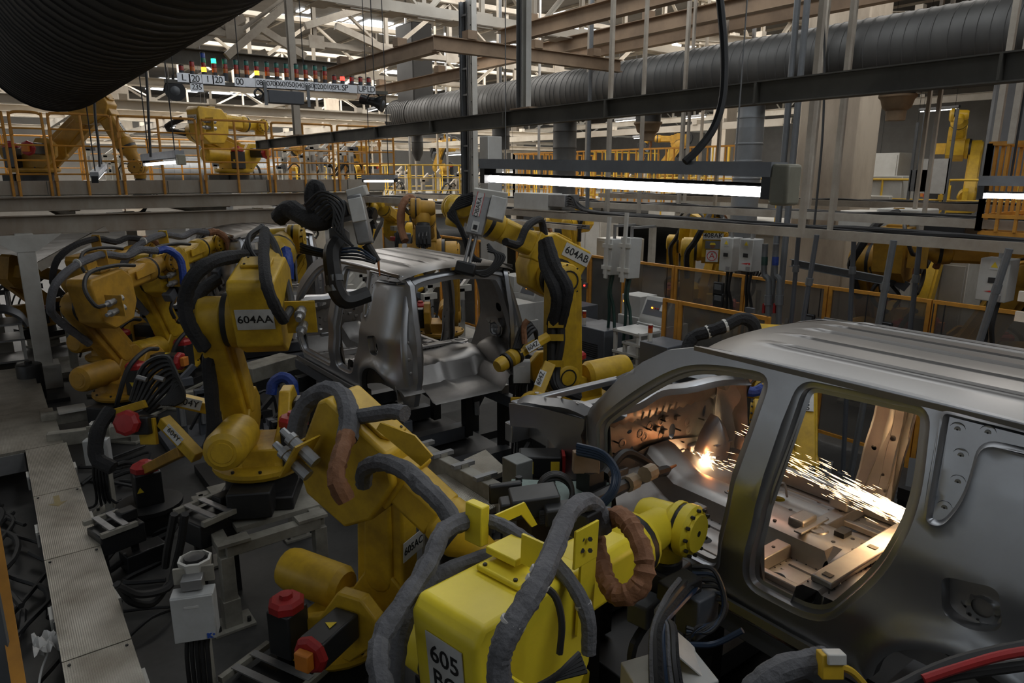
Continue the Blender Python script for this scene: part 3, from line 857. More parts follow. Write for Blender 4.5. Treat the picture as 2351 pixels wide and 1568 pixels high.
    mb = MB(); mb.add(vs, [(i * n + k, i * n + k + 1, (i + 1) * n + k + 1, (i + 1) * n + k) for i in range(len(prof) - 1) for k in range(n - 1)])
    mb.build('rear_floor', STEELI, car, sharp=.5)
    MB().box(O + A(.8, -.42, .345), (1.36, .11, .035)).build('heel_rail', STEELI, car, bev=.008)
    for q in (.18, .62, .98, 1.42): MB().box(O + A(q, -.42, .364), (.035, .045, .003)).build('hole', BLK, car)
    for x in (.34, CW - .34): MB().lathe(O + A(x, -.72, .425), Z_, [(0, .10), (.012, .095), (.014, .062), (-.01, .058)], 18).build('spring_seat', STEELI, car)
    for x in (.34, CW - .34): MB().cyl(O + A(x, -.72, .428), O + A(x, -.72, .434), .056, n=18).build('hole', BLK, car)
    for sx in (0, 1):
        vs = []; nn = 14
        sect = ((0, 1.0), (.07, .99), (.13, .95), (.17, .85), (.185, .7), (.19, .4)) if False else ((0.02, 1.0), (.10, .99), (.16, .94), (.20, .84), (.215, .5))
        for dx, k in sect:
            for a in np.linspace(.05, math.pi - .05, nn):
                x = .03 + dx; x = x if not sx else CW - x
                vs.append(O + A(x, -1.10 + .39 * k * math.cos(a), .10 + .42 * k * math.sin(a)))
        mb = MB(); mb.add(vs, [(i * nn + k, i * nn + k + 1, (i + 1) * nn + k + 1, (i + 1) * nn + k) for i in range(len(sect) - 1) for k in range(nn - 1)] + [tuple((len(sect) - 1) * nn + k for k in range(nn))])
        mb.build('wheel_house', STEELI, car, sharp=.7)
        x = .20 if not sx else CW - .20
        MB().lathe(O + A(x, -.43, .14), Z_, [(0, .085), (.02, .08), (.19, .055), (.20, .05)], 4).build('tower_bracket', ZINC, car, bev=.006); MB().cyl(O + A(x, -.43, .34), O + A(x, -.43, .343), .016, n=8).build('hole', BLK, car)
    # bulkhead, cowl, kick panels
    hol = [chaikin([(.30, .62), (.48, .635), (.47, .69), (.30, .68)], 1), circle2(.55, .36, .02, 10, .045), circle2(.52, .52, .025, 10, .014), circle2(.98, .42, .035, 12, .06), circle2(1.35, .5, .02, 10, .05), circle2(.38, .33, .03, 10)]
    V2, T = sheet2d([(.07, .10), (CW - .07, .10), (CW - .07, .74), (.07, .74)], hol, .045)
    r2 = np.random.default_rng(3); bumps = [(r2.uniform(.15, 1.45), r2.uniform(.15, .56), r2.uniform(.03, .07), r2.uniform(-.010, .014)) for _ in range(34)]

    def fy(x, z):
        y = 1.26 - .10 * max(0, z - .5)
        if z < .26: y -= (.26 - z) * 1.1
        if .56 < z < .60: y += .02
        for bx, bz, br, bh in bumps: y += bh * math.exp(-((x - bx) ** 2 + (z - bz) ** 2) / br ** 2)
        return y
    mb = MB(); mb.add([O + A(x, fy(x, z), z) for x, z in V2], [t[::-1] for t in T]); mb.build('bulkhead', STEELI, car, sharp=.8)
    for k in range(34):
        bx, bz = r2.uniform(.15, 1.45), r2.uniform(.22, .56)
        p = O + A(bx, fy(bx, bz), bz)
        if k % 3 == 0: MB().box(p - Y_ * .015, (.045, .03, .035)).build('bracket', STEELI, car, bev=.006)
        elif k % 3 == 1: MB().cyl(p, p - Y_ * .05, .006, n=6).build('stud', BLK, car)
        else: MB().lathe(p, A(0, -1, 0), [(0, .035), (.004, .033), (.006, .018), (.001, .016)], 14).build('grommet_seat', STEELI, car)
    for k in range(6):
        x = .60 + .07 * k; MB().bar(O + A(x, 1.225, .60), O + A(x + .01, 1.215, .66), .012, .012).build('bead', STEELI, car)
    vs = []; xc = np.linspace(.06, CW - .06, 20)
    pr = [(1.19, .70), (1.16, .76), (1.12, .80), (1.08, .805), (1.03, .79), (1.01, .75)]
    for y, z in pr:
        for x in xc:
            vs.append(O + A(x, y + .17 * (1 - ((x - .8) / .74) ** 2) - .03 + .015 * math.sin(x * 9), z + .012 * math.sin(x * 11)))
    mb = MB(); mb.add(vs, [(i * 20 + k, i * 20 + k + 1, (i + 1) * 20 + k + 1, (i + 1) * 20 + k) for i in range(len(pr) - 1) for k in range(19)]); mb.build('cowl_panel', STEEL, car, sharp=.7)
    for sx in (0, 1):
        x = .09 if not sx else CW - .09
        hl = [circle2(1.0, .36, .02, 10, .04), circle2(1.05, .22, .012, 8)]
        V2, T = sheet2d([(1.24, .10), (.93, .10), (.98, .5), (1.02, .80), (1.14, .80), (1.24, .72)], hl, .06)
        MB().add([O + A(x + .01 * math.sin(z * 22), y, z) for y, z in V2], T).build('kick_panel', STEELI, car)
    # inner wheel housing dome in the far foot well
    vs = []; nn = 12
    for i, k in enumerate((1.0, .97, .85, .6, .3)):
        for a in np.linspace(0, 2 * math.pi, nn, endpoint=False):
            u, w = .17 * math.cos(a), .24 * math.sin(a)
            if w > 0: u *= 1 - .75 * (w / .24) ** 1.6
            vs.append(O + A(CW - .28 + u * k, 1.18 - .10 * (1 - k ** 2) - (.06 if i else 0), .27 + w * k))
    mb = MB(); mb.add(vs, [(i * nn + k, i * nn + (k + 1) % nn, (i + 1) * nn + (k + 1) % nn, (i + 1) * nn + k) for i in range(4) for k in range(nn)] + [tuple(4 * nn + k for k in range(nn))])
    mb.build('wheel_house_dome', STEEL, car, sharp=.9)
    for z in (.22, .31): MB().bar(O + A(CW - .38, 1.045, z), O + A(CW - .18, 1.045, z), .02, .012).build('bead', STEEL, car)
    # far B pillar reinforcement with its holes
    pts = [(.17, .15), (-.05, .15), (.0, .5), (.0, .9), (-.02, 1.28), (.06, 1.28), (.10, .9), (.12, .5)]
    for sx in (0, 1):
        hl = [circle2(.045, 1.02, .018, 10, .04), circle2(.05, .66, .02, 10), circle2(.06, .40, .012, 8), circle2(.03, 1.18, .01, 8), circle2(.02, .30, .012, 8)]
        pp = [(y - .10 - .10 * (z - .2) / 1.1, z) for y, z in pts]; hl = [[(y - .10 - .10 * (z - .2) / 1.1, z) for y, z in h_] for h_ in hl]
        yc_ = lambda z: -.06 - .10 * (z - .2) / 1.1
        V2, T = sheet2d(pp, hl, .05, [[(yc_(z) + o_ + .001, z) for z in np.linspace(.2, 1.24, 12)] for o_ in (-.034, -.026, .026, .034)])
        P = [O + A((side_x(y, z) + .085 + (.012 if abs(y + .06 + .10 * (z - .2) / 1.1) < .03 else 0)) if not sx else CW - side_x(y, z) - .085 - (.012 if abs(y + .06 + .10 * (z - .2) / 1.1) < .03 else 0), y + .02, z) for y, z in V2]
        MB().add(P, T).build('pillar_inner', STEELI, car, sharp=.7)
    # front apron rails, strut towers and front member
    for sx in (0, 1):
        fx = (lambda v: v) if not sx else (lambda v: CW - v)
        pts = [O + A(fx(.14), 1.15, .72), O + A(fx(.16), 1.45, .72), O + A(fx(.18), 1.75, .66), O + A(fx(.22), 2.02, .60), O + A(fx(.26), 2.2, .50)]
        for a, b in zip(pts, pts[1:]): pass
        mb = MB(); mb.tube(pts, .05, 4, 3); mb.build('apron_rail', STEEL, car)
        mb = MB(); vs = []; 
        for i, (dz, k) in enumerate(((.0, .62), (.03, .55), (.035, .3))):
            vs += [O + A(fx(.33) + .24 * k * math.cos(a), 1.62 + .26 * k * math.sin(a), .62 + dz) for a in np.linspace(0, 2 * math.pi, 14, endpoint=False)]
        vs = [O + A(fx(.33) + .22 * math.cos(a), 1.62 + .25 * math.sin(a), .18) for a in np.linspace(0, 2 * math.pi, 14, endpoint=False)] + vs
        mb.add(vs, [(i * 14 + k, i * 14 + (k + 1) % 14, (i + 1) * 14 + (k + 1) % 14, (i + 1) * 14 + k) for i in range(3) for k in range(14)]); mb.build('strut_tower', STEEL, car, sharp=.6)
        MB().bar(O + A(fx(.42), 1.2, .22), O + A(fx(.42), 2.25, .28), .10, .13).build('front_rail', STEEL, car, bev=.01)
        MB().prism([(0, 0), (.5, -.05), (.9, -.12), (.88, -.30), (.55, -.22), (.2, -.35), (0, -.3)], O + A(fx(.13), 1.25, .69), Y_, Z_, X_, .012).build('apron_panel', STEEL, car)
        for q in (1.4, 1.6, 1.85): MB().lathe(O + A(fx(.16), q, .765 - .12 * max(0, q - 1.5)), Z_, [(0, .02), (.004, .018), (.005, .008)], 8).build('grommet_seat', STEELI, car)
    MB().bar(O + A(.2, 2.26, .28), O + A(CW - .2, 2.26, .28), .10, .16).build('front_member', STEEL, car, bev=.012)
    MB().bar(O + A(.22, 2.22, .52), O + A(CW - .22, 2.22, .52), .07, .05).build('radiator_support', STEEL, car, bev=.008)
    # rocker sills
    for sx in (0, 1):
        x = .035 if not sx else CW - .035
        MB().bar(O + A(x, 1.2, .02), O + A(x, -.72, .02), .02, .05).build('sill_flange', STEEL, car)
    if True:
        # recess nuts on the quarter panel, and the lamp pocket behind its opening
        for y, z in ((-.895, 1.275), (-1.00, 1.292), (-.930, 1.18), (-.943, 1.077), (-.918, .961), (-1.22, 1.295)):
            p = O + A(side_x(y, z) + .0215, y, z)
            MB().lathe(p, A(-1, 0, 0), [(0, .031), (.004, .030), (-.006, .022), (-.004, .015), (.006, .012), (.006, .004)], 16).build('quarter_panel_nut', STEEL, car)
            MB().cyl(p + A(.001, 0, 0), p - A(.0068, 0, 0), .004, n=8).build('hole', BLK, car)
        for sx in ((0, 1) if fine else (0,)):
            V2, T = sheet2d(offset_loop(LAMP, -.02), [circle2(-1.108, .61, .040, 18), circle2(-1.035, .69, .013, 10), circle2(-1.035, .716, .006, 8), circle2(-1.05, .585, .006, 8), circle2(-1.07, .560, .008, 8), circle2(-1.10, .552, .006, 8), circle2(-1.155, .60, .005, 8)], .03)
            f = lambda y, z: side_x(y, z) + .085 - (.045 if (math.hypot(y + 1.108, z - .61) < .072) else 0) + (.05 if z > .665 else 0)
            MB().add([O + A(f(y, z) if not sx else CW - f(y, z), y, z) for y, z in V2], T).build('lamp_pocket', STEEL, car, sharp=1.0)
    return car


car_near = car_body('big bare steel car body with sparks inside, nearest the camera', 1.95, 1.12, True)
car_mid = copy_tree(car_near, (2.9, 7.3, 1.12), 0, 'bare steel car body in mid-line, its open tailgate frame facing us')
car_far = copy_tree(car_near, (2.9, 12.75, 1.12), 0, 'bare steel car body farther up the line under the mezzanine')
# ================================================================ industrial robots
def robot(name, label, x, y, zb, az, q2, q3, q5=-80, plate=None, yel=YEL, hose=HOSE, detail=2, s=1.0, group=None, j2hand=1, plate_on='rear', ped=None, gun=True, q4=0, fore=1.28, sleeve=LEA, dress=True):
    az, q2, q3, q5 = R(az), R(q2), R(q3), R(q5)
    F = A(math.cos(az), math.sin(az), 0); S = A(-math.sin(az), math.cos(az), 0); Z = Z_
    b = A(x, y, zb)
    t = thing(name, label, 'robot', (x, y, ped if ped is not None else zb), group)
    n = 18 if detail > 1 else 12

    def W(f, l, u): return b + s * (F * f + S * l + Z * u)
    B = .014 * s if detail > 1 else 0
    ax = [F, S, Z]
    # foot and turntable
    fo = MB(); fo.frame(W(0, 0, .06), ax, (.66 * s, .62 * s, .12 * s)); fo.lathe(W(0, 0, .1), Z, [(0, .30 * s), (.12 * s, .29 * s), (.17 * s, .31 * s)], 22)
    fo.frame(W(-.40, 0, .14), ax, (.22 * s, .34 * s, .22 * s)); fo.build('foot', BLK, t, bev=B)
    if ped is not None and zb - ped > .12:
        h = zb - ped
        p = MB(); p.frame(b - Z * (h - .02), ax, (.62 * s, .62 * s, .04)); p.frame(b - Z * h / 2, ax, (.46 * s, .46 * s, h - .06)); p.frame(b - Z * .02, ax, (.66 * s, .66 * s, .04)); p.build('riser', STAND, t, bev=.008 if B else 0)
    MB().lathe(W(0, 0, .27), Z, [(0, .36 * s), (.035 * s, .385 * s), (.07 * s, .385 * s), (.085 * s, .34 * s)], 26).build('turntable_ring', yel, t)
    tb = MB()
    for l in (-.20, .13):
        tb.prism([(-.24, .34), (.30, .34), (.52, .55), (.54, .74), (.42, .86), (.22, .86), (.05, .62), (-.2, .52)], W(0, l, 0), F * s, Z * s, S, .10 * s)
    tb.frame(W(.02, -.03, .42), ax, (.5 * s, .42 * s, .16 * s)); tb.build('turret', yel, t, bev=B)
    if detail > 1:
        for k in range(10):
            a = 2 * math.pi * k / 10 + .2
            MB().cyl(W(.355 * math.cos(a), .355 * math.sin(a), .345), W(.355 * math.cos(a), .355 * math.sin(a), .365), .014 * s, n=6).build('bolt', BLK, t)
    # counter-balance cylinder at the back
    u0, u1 = W(-.02, .13, .60), W(-.62, .13, .64)
    MB().lathe(u0, u1 - u0, [(0, .13 * s), (.05 * s, .165 * s), (.5 * s, .165 * s), (.56 * s, .15 * s), (.585 * s, .11 * s), (.59 * s, .108 * s)], n).build('balancer', yel, t, sharp=.5)
    if detail > 1: MB().lathe(u0 + (u1 - u0) * .972, u1 - u0, [(0, .085 * s), (.012 * s, .08 * s)], n).build('balancer_cap', yel, t)
    # motors
    m1 = MB(); m1.frame(W(-.16, -.33, .52), ax, (.2 * s, .2 * s, .34 * s)); m1o = m1.build('motor', BLKM, t, bev=B)
    c1 = MB(); c1.lathe(W(-.16, -.33, .69), Z, [(0, .125 * s), (.05 * s, .125 * s), (.075 * s, .10 * s), (.08 * s, .05 * s), (.11 * s, .045 * s)], 8); c1.build('motor_cap', RED, m1o, sharp=.4)
    m2 = MB(); m2.frame(W(.31, -.44, .67), ax, (.19 * s, .36 * s, .19 * s)); m2o = m2.build('motor', BLKM, t, bev=B)
    c2 = MB(); c2.lathe(W(.31, -.61, .67), -S, [(0, .125 * s), (.03 * s, .125 * s), (.05 * s, .1 * s)], 8); c2.build('motor_cap', RED, m2o, sharp=.4)
    MB().frame(W(.31, -.69, .67), ax, (.11 * s, .06 * s, .12 * s)).build('cable_box', ORG, m2o, bev=B * .6)
    if detail > 1:
        for o_, c_, nn in ((m1o, W(-.262, -.33, .5), -F), (m2o, W(.31, -.44, .77), Z)):
            MB().prism([(-.035, -.03), (.035, -.03), (0, .035)], c_, S * s, np.cross(nn, S) * s * (1 if nn is not Z else 1), nn, .003).build('warning_triangle', YINK, o_)
    # lower arm
    J2 = W(.312, 0, .67); a1 = math.sin(q2) * F + math.cos(q2) * Z; J3 = J2 + s * 1.075 * a1
    w1 = np.cross(S, a1)
    off = S * .20 * s * j2hand
    la = MB(); la.hull2(J2 + off, .205 * s, J3 + off, .185 * s, S, .19 * s, 9)
    la.hull2(J2 + off + a1 * .14 * s, .12 * s, J3 + off - a1 * .12 * s, .10 * s, S, .25 * s, 6)
    la.build('lower_arm', yel, t, bev=B * 1.4, seg=3)
    lo = t.children[-1]
    for P_, r_ in ((J2, .15), (J3, .16)):
        MB().lathe(P_ + off + S * .09 * s * j2hand, S * j2hand, [(0, r_ * s), (.03 * s, r_ * s), (.045 * s, r_ * .8 * s), (.05 * s, r_ * .3 * s)], n).build('joint_cover', yel, lo)
    if detail > 1:
        for P_, r_ in ((J2, .10), (J3, .115)): MB().lathe(P_ + off + S * .135 * s * j2hand, S * j2hand, [(0, r_ * s), (.008 * s, r_ * s), (.008 * s, r_ * .86 * s), (0, r_ * .86 * s)], n).build('joint_groove', BLK, lo)
        for k in range(8):
            p = J3 + off + S * .095 * s * j2hand + (a1 * math.cos(k * .785) + np.cross(S, a1) * math.sin(k * .785)) * .172 * s
            MB().cyl(p, p + S * .012 * s * j2hand, .010 * s, n=6).build('bolt', BLK, lo)
    MB().lathe(J3 + S * .02 * s * j2hand, S * j2hand, [(0, .215 * s), (.085 * s, .215 * s)], n).build('joint_seal', BLK, lo)
    MB().lathe(J3 - S * .06 * s * j2hand, S * j2hand, [(0, .20 * s), (.09 * s, .225 * s), (.12 * s, .225 * s)], n).build('joint_ring', yel, lo)
    # forearm frame
    d = math.cos(q3) * F + math.sin(q3) * Z; nn = -math.sin(q3) * F + math.cos(q3) * Z

    def E(f, l, u): return J3 + s * (d * f + S * l * j2hand + nn * u)
    ex = [d, S, nn]
    sec = [(-.30, -.10), (-.12, -.24), (.22, -.22), (.34, -.02), (.34, .30), (.20, .44), (-.32, .44), (-.36, .38)]
    hb = MB(); hb.prism(sec, E(0, -.19, 0), d * s, nn * s, S, .34 * s)
    hb.frame(E(.30, -.16, .225), ex, (.14 * s, .30 * s, .32 * s)); hb.build('housing', yel, t, bev=B * 1.6, seg=3)
    ho = t.children[-1]
    MB().prism([(-.09, -.11), (.07, -.11), (.11, -.07), (.11, .11), (-.09, .11)], E(.02, -.18, .455), d * s, S * s, nn, .025 * s).build('cover_plate', yel, ho, bev=B * .5)
    if detail > 1:
        for f, l in ((-.05, -.26), (-.05, -.1), (.10, -.1), (.1, -.24)): MB().cyl(E(f, l, .466), E(f, l, .476), .009 * s, n=6).build('bolt', BLK, ho)
    # side connector bracket with two plug bodies
    MB().frame(E(-.22, -.50, .10), ex, (.012 * s, .22 * s, .26 * s)).build('connector_plate', yel, ho)
    if detail > 1:
        for u in (.16, .04):
            k = MB(); k.lathe(E(-.40, -.51, u), d, [(0, .022 * s), (.06 * s, .024 * s), (.065 * s, .042 * s), (.10 * s, .042 * s), (.105 * s, .034 * s), (.2 * s, .04 * s), (.3 * s, .04 * s)], 10); k.build('plug', ZINC, ho)
    # forearm tube and wrist
    f1 = fore * .60
    fa = MB(); sec8 = [(-.13, -.09), (-.09, -.13), (.09, -.13), (.13, -.09), (.13, .09), (.09, .13), (-.09, .13), (-.13, .09)]
    fa.ext([(p * s, q * s) for p, q in sec8], E(.34, -.16, .225), E(f1, -.16, .225), nn); fa.build('forearm', yel, t, bev=B, seg=2)
    fo_ = t.children[-1]
    L2 = fore
    wr = MB(); wr.lathe(E(f1 - .02, -.16, .225), d, [(0, .125 * s), (.03 * s, .155 * s), (.10 * s, .165 * s), (.14 * s, .165 * s)], n); wr.build('wrist_bell', yel, t)
    MB().lathe(E(f1 + .12, -.16, .225), d, [(0, .160 * s), (.045 * s, .160 * s)], n).build('wrist_seal', BLK, t)
    wr = MB(); wr.lathe(E(f1 + .165, -.16, .225), d, [(0, .162 * s), (.03 * s, .155 * s), (.09 * s, .11 * s), ((L2 - f1 - .165 - .06) * s, .10 * s)], n)
    Wp = E(L2, -.16, .225)
    wr.build('wrist', yel, t)
    wo = t.children[-1]
    S4 = S * j2hand
    ws = MB(); ws.lathe(Wp - S4 * .17 * s, S4, [(0, .115 * s), (.02 * s, .138 * s), (.07 * s, .138 * s)], n); ws.build('wrist_disc', yel, wo)
    MB().lathe(Wp - S4 * .105 * s, S4, [(0, .13 * s), (.028 * s, .13 * s)], n).build('disc_seal', BLK, wo)
    ws = MB(); ws.lathe(Wp - S4 * .077 * s, S4, [(0, .136 * s), (.03 * s, .136 * s), (.06 * s, .11 * s), (.20 * s, .10 * s), (.24 * s, .08 * s)], n); ws.build('wrist_body', yel, wo)
    MB().lathe(Wp - S4 * .185 * s, S4, [(0, .100 * s), (.02 * s, .105 * s)], n).build('disc_cap', yel, wo)
    if detail > 1:
        e1, e2 = d, nn
        for k in range(12):
            a = 2 * math.pi * k / 12
            p = Wp - S4 * .165 * s + (e1 * math.cos(a) + e2 * math.sin(a)) * .122 * s
            MB().cyl(p, p - S4 * .018 * s, .0095 * s, n=6).build('bolt', BLK, wo)
        MB().cyl(Wp - S4 * .184 * s, Wp - S4 * .187 * s, .016 * s, n=10).build('centre_hole', BLK, wo)
    g = math.cos(q5) * d + math.sin(q5) * nn
    MB().lathe(Wp + g * .08 * s, g, [(0, .10 * s), (.09 * s, .10 * s), (.12 * s, .085 * s)], n).build('tool_flange', yel, wo)
    gx = np.cross(S, g)
    if gun:
        gb = MB(); gb.lathe(Wp + g * .2 * s, g, [(0, .09 * s), (.07 * s, .09 * s)], 12); gb.frame(Wp + g * .38 * s, [gx, S, g], (.22 * s, .20 * s, .26 * s)); gb.build('weld_gun', BLK, t, bev=B)
        go = t.children[-1]
        MB().frame(Wp + g * .42 * s + gx * .2 * s, [gx, S, g], (.16 * s, .13 * s, .13 * s)).build('transformer', CABG, go, bev=B)
        q = Wp + g * .5 * s
        MB().tube([q - gx * .05 * s, q + g * .2 * s - gx * .05 * s, q + g * .32 * s + gx * .08 * s, q + g * .34 * s + gx * .3 * s], .032 * s, 6, 3).build('gun_arm', BLK, go)
        MB().tube([q + gx * .1 * s, q + g * .08 * s + gx * .3 * s, q + g * .24 * s + gx * .32 * s], .026 * s, 6, 3).build('gun_arm', BLK, go)
        MB().cyl(q + g * .24 * s + gx * .32 * s, q + g * .30 * s + gx * .32 * s, .012 * s, .007 * s, 8).build('electrode', mat('copper', (.5, .2, .08), .35, .9, .3), go)
        for k in range(3):
            o1 = (k - 1) * .05 * s
            MB().tube([Wp + g * .3 * s + S * o1, Wp + g * .42 * s - gx * (.2 + .04 * k) * s + S * o1, Wp + g * .55 * s - gx * .12 * s + S * o1], .012 * s, 5, 4).build('cable', RUB, go)
    # dress pack
    if dress:
        yb = MB(); yb.prism([(-.08, 0), (.08, 0), (.08, .16), (.04, .2), (-.08, .2)], E(.22, -.10, .46), S * s, nn * s, d, .014 * s); yb.build('hose_bracket', yel, ho, bev=0)
        yb = MB(); yb.prism([(0, 0), (.36, 0), (.36, .1), (.26, .16), (.12, .1), (0, .1)], E(.46, -.33, .22), d * s, nn * s, S, .014 * s); yb.build('hose_bracket', yel, fo_, bev=0)
        h1 = [J3 - a1 * .45 * s + off - w1 * .24 * s, E(-.34, .22, -.05), E(-.50, .10, .18), E(-.46, -.02, .44), E(-.2, -.10, .58), E(.22, -.12, .60), E(.52, -.18, .50), E(.78, -.2, .52), E(.98, -.30, .46)]
        MB().tube([np.asarray(p) for p in h1], .048 * s, 9 if detail > 1 else 6, 6 if detail > 1 else 3, .10).build('hose', hose, t)
        h2 = [E(-.40, -.51, .16), E(-.52, -.5, .2), E(-.52, -.42, .40), E(-.3, -.34, .52), E(.1, -.36, .50), E(.4, -.38, .42)]
        MB().tube(h2, .024 * s, 7, 5).build('cable', RUB, t)
        h3 = [E(.98, -.30, .46), E(1.12, -.36, .44), E(1.22, -.44, .28), E(1.18, -.46, .0), E(1.24, -.40, -.22)]
        if sleeve: MB().tube(h3, .052 * s, 9 if detail > 1 else 6, 6 if detail > 1 else 3, .16).build('leather_sleeve', sleeve, t)
        h4 = [W(-.3, -.1, .2), W(-.45, -.25, .35), W(-.35, -.38, .75), W(-.05, -.42, .9), W(.2, -.40, .86)]
        MB().tube(h4, .03 * s, 7, 5).build('cable', RUB, t)
        if detail > 1:
            for f in (-.2, .22): MB().lathe(E(f, -.11, .60), d, [(0, .054 * s), (.012 * s, .054 * s)], 10).build('cable_tie', WHT, t)
    if plate:
        if plate_on == 'rear':        # sloping face at the tail of the housing
            c, r_, u_, nv = E(-.342, -.19, .17), -S, nn * 1.0 + d * -.12, -d
            c = E(-.335, -.19, .14) if detail else c; pw, ph = .27 * s, .17 * s
            r_ = np.cross(u_, -d); r_ = -S if True else r_
            tilt = unit(d * -.06 + nn * .48); c = E(-.331, -.19, .14); nv = unit(np.cross(r_, tilt))
            u_ = tilt
        elif plate_on == 'side':      # flank of the housing
            r_, u_ = (d, nn); nv = -S * j2hand; c = E(-.02, -.365, .16); pw, ph = .34 * s, .13 * s
            if j2hand < 0: r_ = -d
        elif plate_on == 'arm':       # on the lower arm
            c = J2 + off + a1 * .5 * s + S * .103 * s * j2hand; r_, u_ = w1 * -1, a1; nv = S * j2hand; pw, ph = .20 * s, .10 * s
        elif plate_on == 'tube':
            c = E(.58, -.16, .357); r_, u_ = d, S; nv = nn; pw, ph = .26 * s, .10 * s
        else:
            c, r_, u_, nv, pw, ph = plate_on(W, E, F, S, d, nn, J2, J3, a1)
        lines = plate.split('\n')
        po = MB().frame(c + unit(nv) * .004, [unit(r_), unit(u_), unit(nv)], (pw, ph, .004)).build('number_plate', PLATE, t)
        text(plate, c + unit(nv) * .0075, r_, u_, min(ph / len(lines) * .85, pw * 1.65 / max(len(l) for l in lines)), INK, po, bold=.001)
    return dict(t=t, W=W, E=E, J2=J2, J3=J3, F=F, S=S, d=d, n=nn, Wp=Wp, a1=a1, off=off, g=g)


RB = {}


def px3(pts): return [PD(*p) for p in pts]


def hose(rb, pts, r, m, name='hose', n=9, wr=.10, sub=6):
    return MB().tube(px3(pts), r, n, sub, wr).build(name, m, rb['t'])


RB['BO'] = robot('welding_robot', 'bright yellow robot marked 605 BO, nearest the camera, reaching into the big car', 1.81, 2.21, .0, 11, -44, -3, -85, '605\nBO', YELB, HOSE, dress=False,
                 plate_on=lambda W, E, F, S, d, nn, J2, J3, a1: (E(-.338, -.20, .20), -S, unit(d * -.06 + nn * .48), -d, .19, .27))
RB['AC'] = robot('welding_robot', 'yellow robot marked 605AC on its tall arm, with a hanging brown sleeve', 1.57, 4.12, .0, -62, 2, -34, -40, '605AC', YEL, HOSE, dress=False, gun=False, fore=1.08, s=.94,
                 plate_on=lambda W, E, F, S, d, nn, J2, J3, a1: (J2 + S * .20 + a1 * .37 + np.cross(S, a1) * .199, S, a1, np.cross(S, a1), .235, .14))
RB['AA'] = robot('welding_robot', 'yellow robot marked 604AA, tall on a beige frame left of the middle car', 1.60, 5.75, .70, 61, -30, 13, -70, '604AA', YEL, HOSED, dress=False, gun=False)
RB['AB'] = robot('welding_robot', 'yellow robot marked 604AB, upright behind the middle car, forearm rising to the left', 5.27, 5.79, .55, 168, 1, 26, -100, '604AB', YEL, HOSED, ped=0, gun=False, dress=False,
                 plate_on=lambda W, E, F, S, d, nn, J2, J3, a1: (E(-.16, -.018, .335), -d, nn, S, .36, .15))
RB['G'] = robot('welding_robot', 'yellow robot with a long grey hose looped over its housing, before the far car', 1.95, 11.15, .30, 42, -26, 8, -70, None, YEL, HOSE, ped=0)
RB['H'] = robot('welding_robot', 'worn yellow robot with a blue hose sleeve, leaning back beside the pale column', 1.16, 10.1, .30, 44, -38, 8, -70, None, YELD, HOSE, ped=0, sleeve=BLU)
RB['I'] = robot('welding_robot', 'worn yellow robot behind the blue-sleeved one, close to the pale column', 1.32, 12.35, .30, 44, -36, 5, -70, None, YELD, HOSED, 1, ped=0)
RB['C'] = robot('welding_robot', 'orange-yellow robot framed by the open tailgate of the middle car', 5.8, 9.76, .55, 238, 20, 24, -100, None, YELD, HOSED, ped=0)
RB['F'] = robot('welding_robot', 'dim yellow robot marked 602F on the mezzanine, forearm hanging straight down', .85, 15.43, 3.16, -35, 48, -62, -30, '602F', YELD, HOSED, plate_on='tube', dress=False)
RB['GG'] = robot('welding_robot', 'yellow robot marked 602G on the mezzanine with its forearm held level', 4.30, 15.46, 3.16, 25, -69, -2, -80, '602G', YEL, HOSED, gun=False, dress=False,
                 plate_on=lambda W, E, F, S, d, nn, J2, J3, a1: (E(-.36, -.19, .2), -S, nn, -d, .26, .16))

# 605 BO: sleeves, clamps and the arm-side plate of 605AC
b = RB['BO']; E_, d_, n_, S_ = b['E'], b['d'], b['n'], b['S']
hose(b, [(1090, 1190, 3.05), (1020, 1218, 2.9), (985, 1292, 2.75), (930, 1378, 2.6), (878, 1460, 2.5), (868, 1530, 2.4), (890, 1620, 2.35)], .040, HOSE, wr=.16)
hose(b, [(1125, 1275, 2.95), (1010, 1320, 2.85), (945, 1400, 2.75), (915, 1480, 2.65), (905, 1600, 2.6)], .036, HOSE, wr=.12)
hose(b, [(1385, 1215, 2.95), (1375, 1175, 2.9), (1345, 1152, 2.8), (1305, 1180, 2.65), (1272, 1260, 2.45), (1240, 1330, 2.3), (1195, 1405, 2.2), (1155, 1480, 2.15), (1145, 1545, 2.15), (1165, 1620, 2.15)], .039, HOSE, wr=.12, sub=8)
hose(b, [(1095, 1190, 3.05), (1150, 1205, 2.95), (1215, 1245, 2.85), (1270, 1290, 2.75), (1320, 1350, 2.65), (1350, 1420, 2.6), (1352, 1500, 2.6)], .030, HOSE, wr=.10)
hose(b, [(1395, 1195, 3.0), (1425, 1185, 2.9), (1458, 1225, 2.8), (1480, 1290, 2.72), (1468, 1345, 2.7), (1425, 1368, 2.72), (1395, 1340, 2.8), (1380, 1290, 2.9), (1368, 1240, 3.0)], .041, LEA, 'leather_sleeve', wr=.2, sub=8)
for p, q, r in (((1085, 1188, 3.03), (1100, 1192, 3.03), .043), ((1247, 1310, 2.33), (1241, 1322, 2.33), .043), ((1237, 1332, 2.3), (1231, 1343, 2.3), .043), ((1180, 1425, 2.18), (1176, 1433, 2.18), .043), ((1338, 1385, 2.62), (1341, 1393, 2.62), .033)):
    MB().cyl(PD(*p), PD(*q), r, n=12).build('cable_tie', WCLOTH, b['t'])
MB().prism([(-.05, -.09), (.05, -.09), (.05, .09), (-.05, .09)], PD(1095, 1200, 2.98), S_, n_, d_, .05).build('hose_clamp', YELB, b['t'], bev=.006)
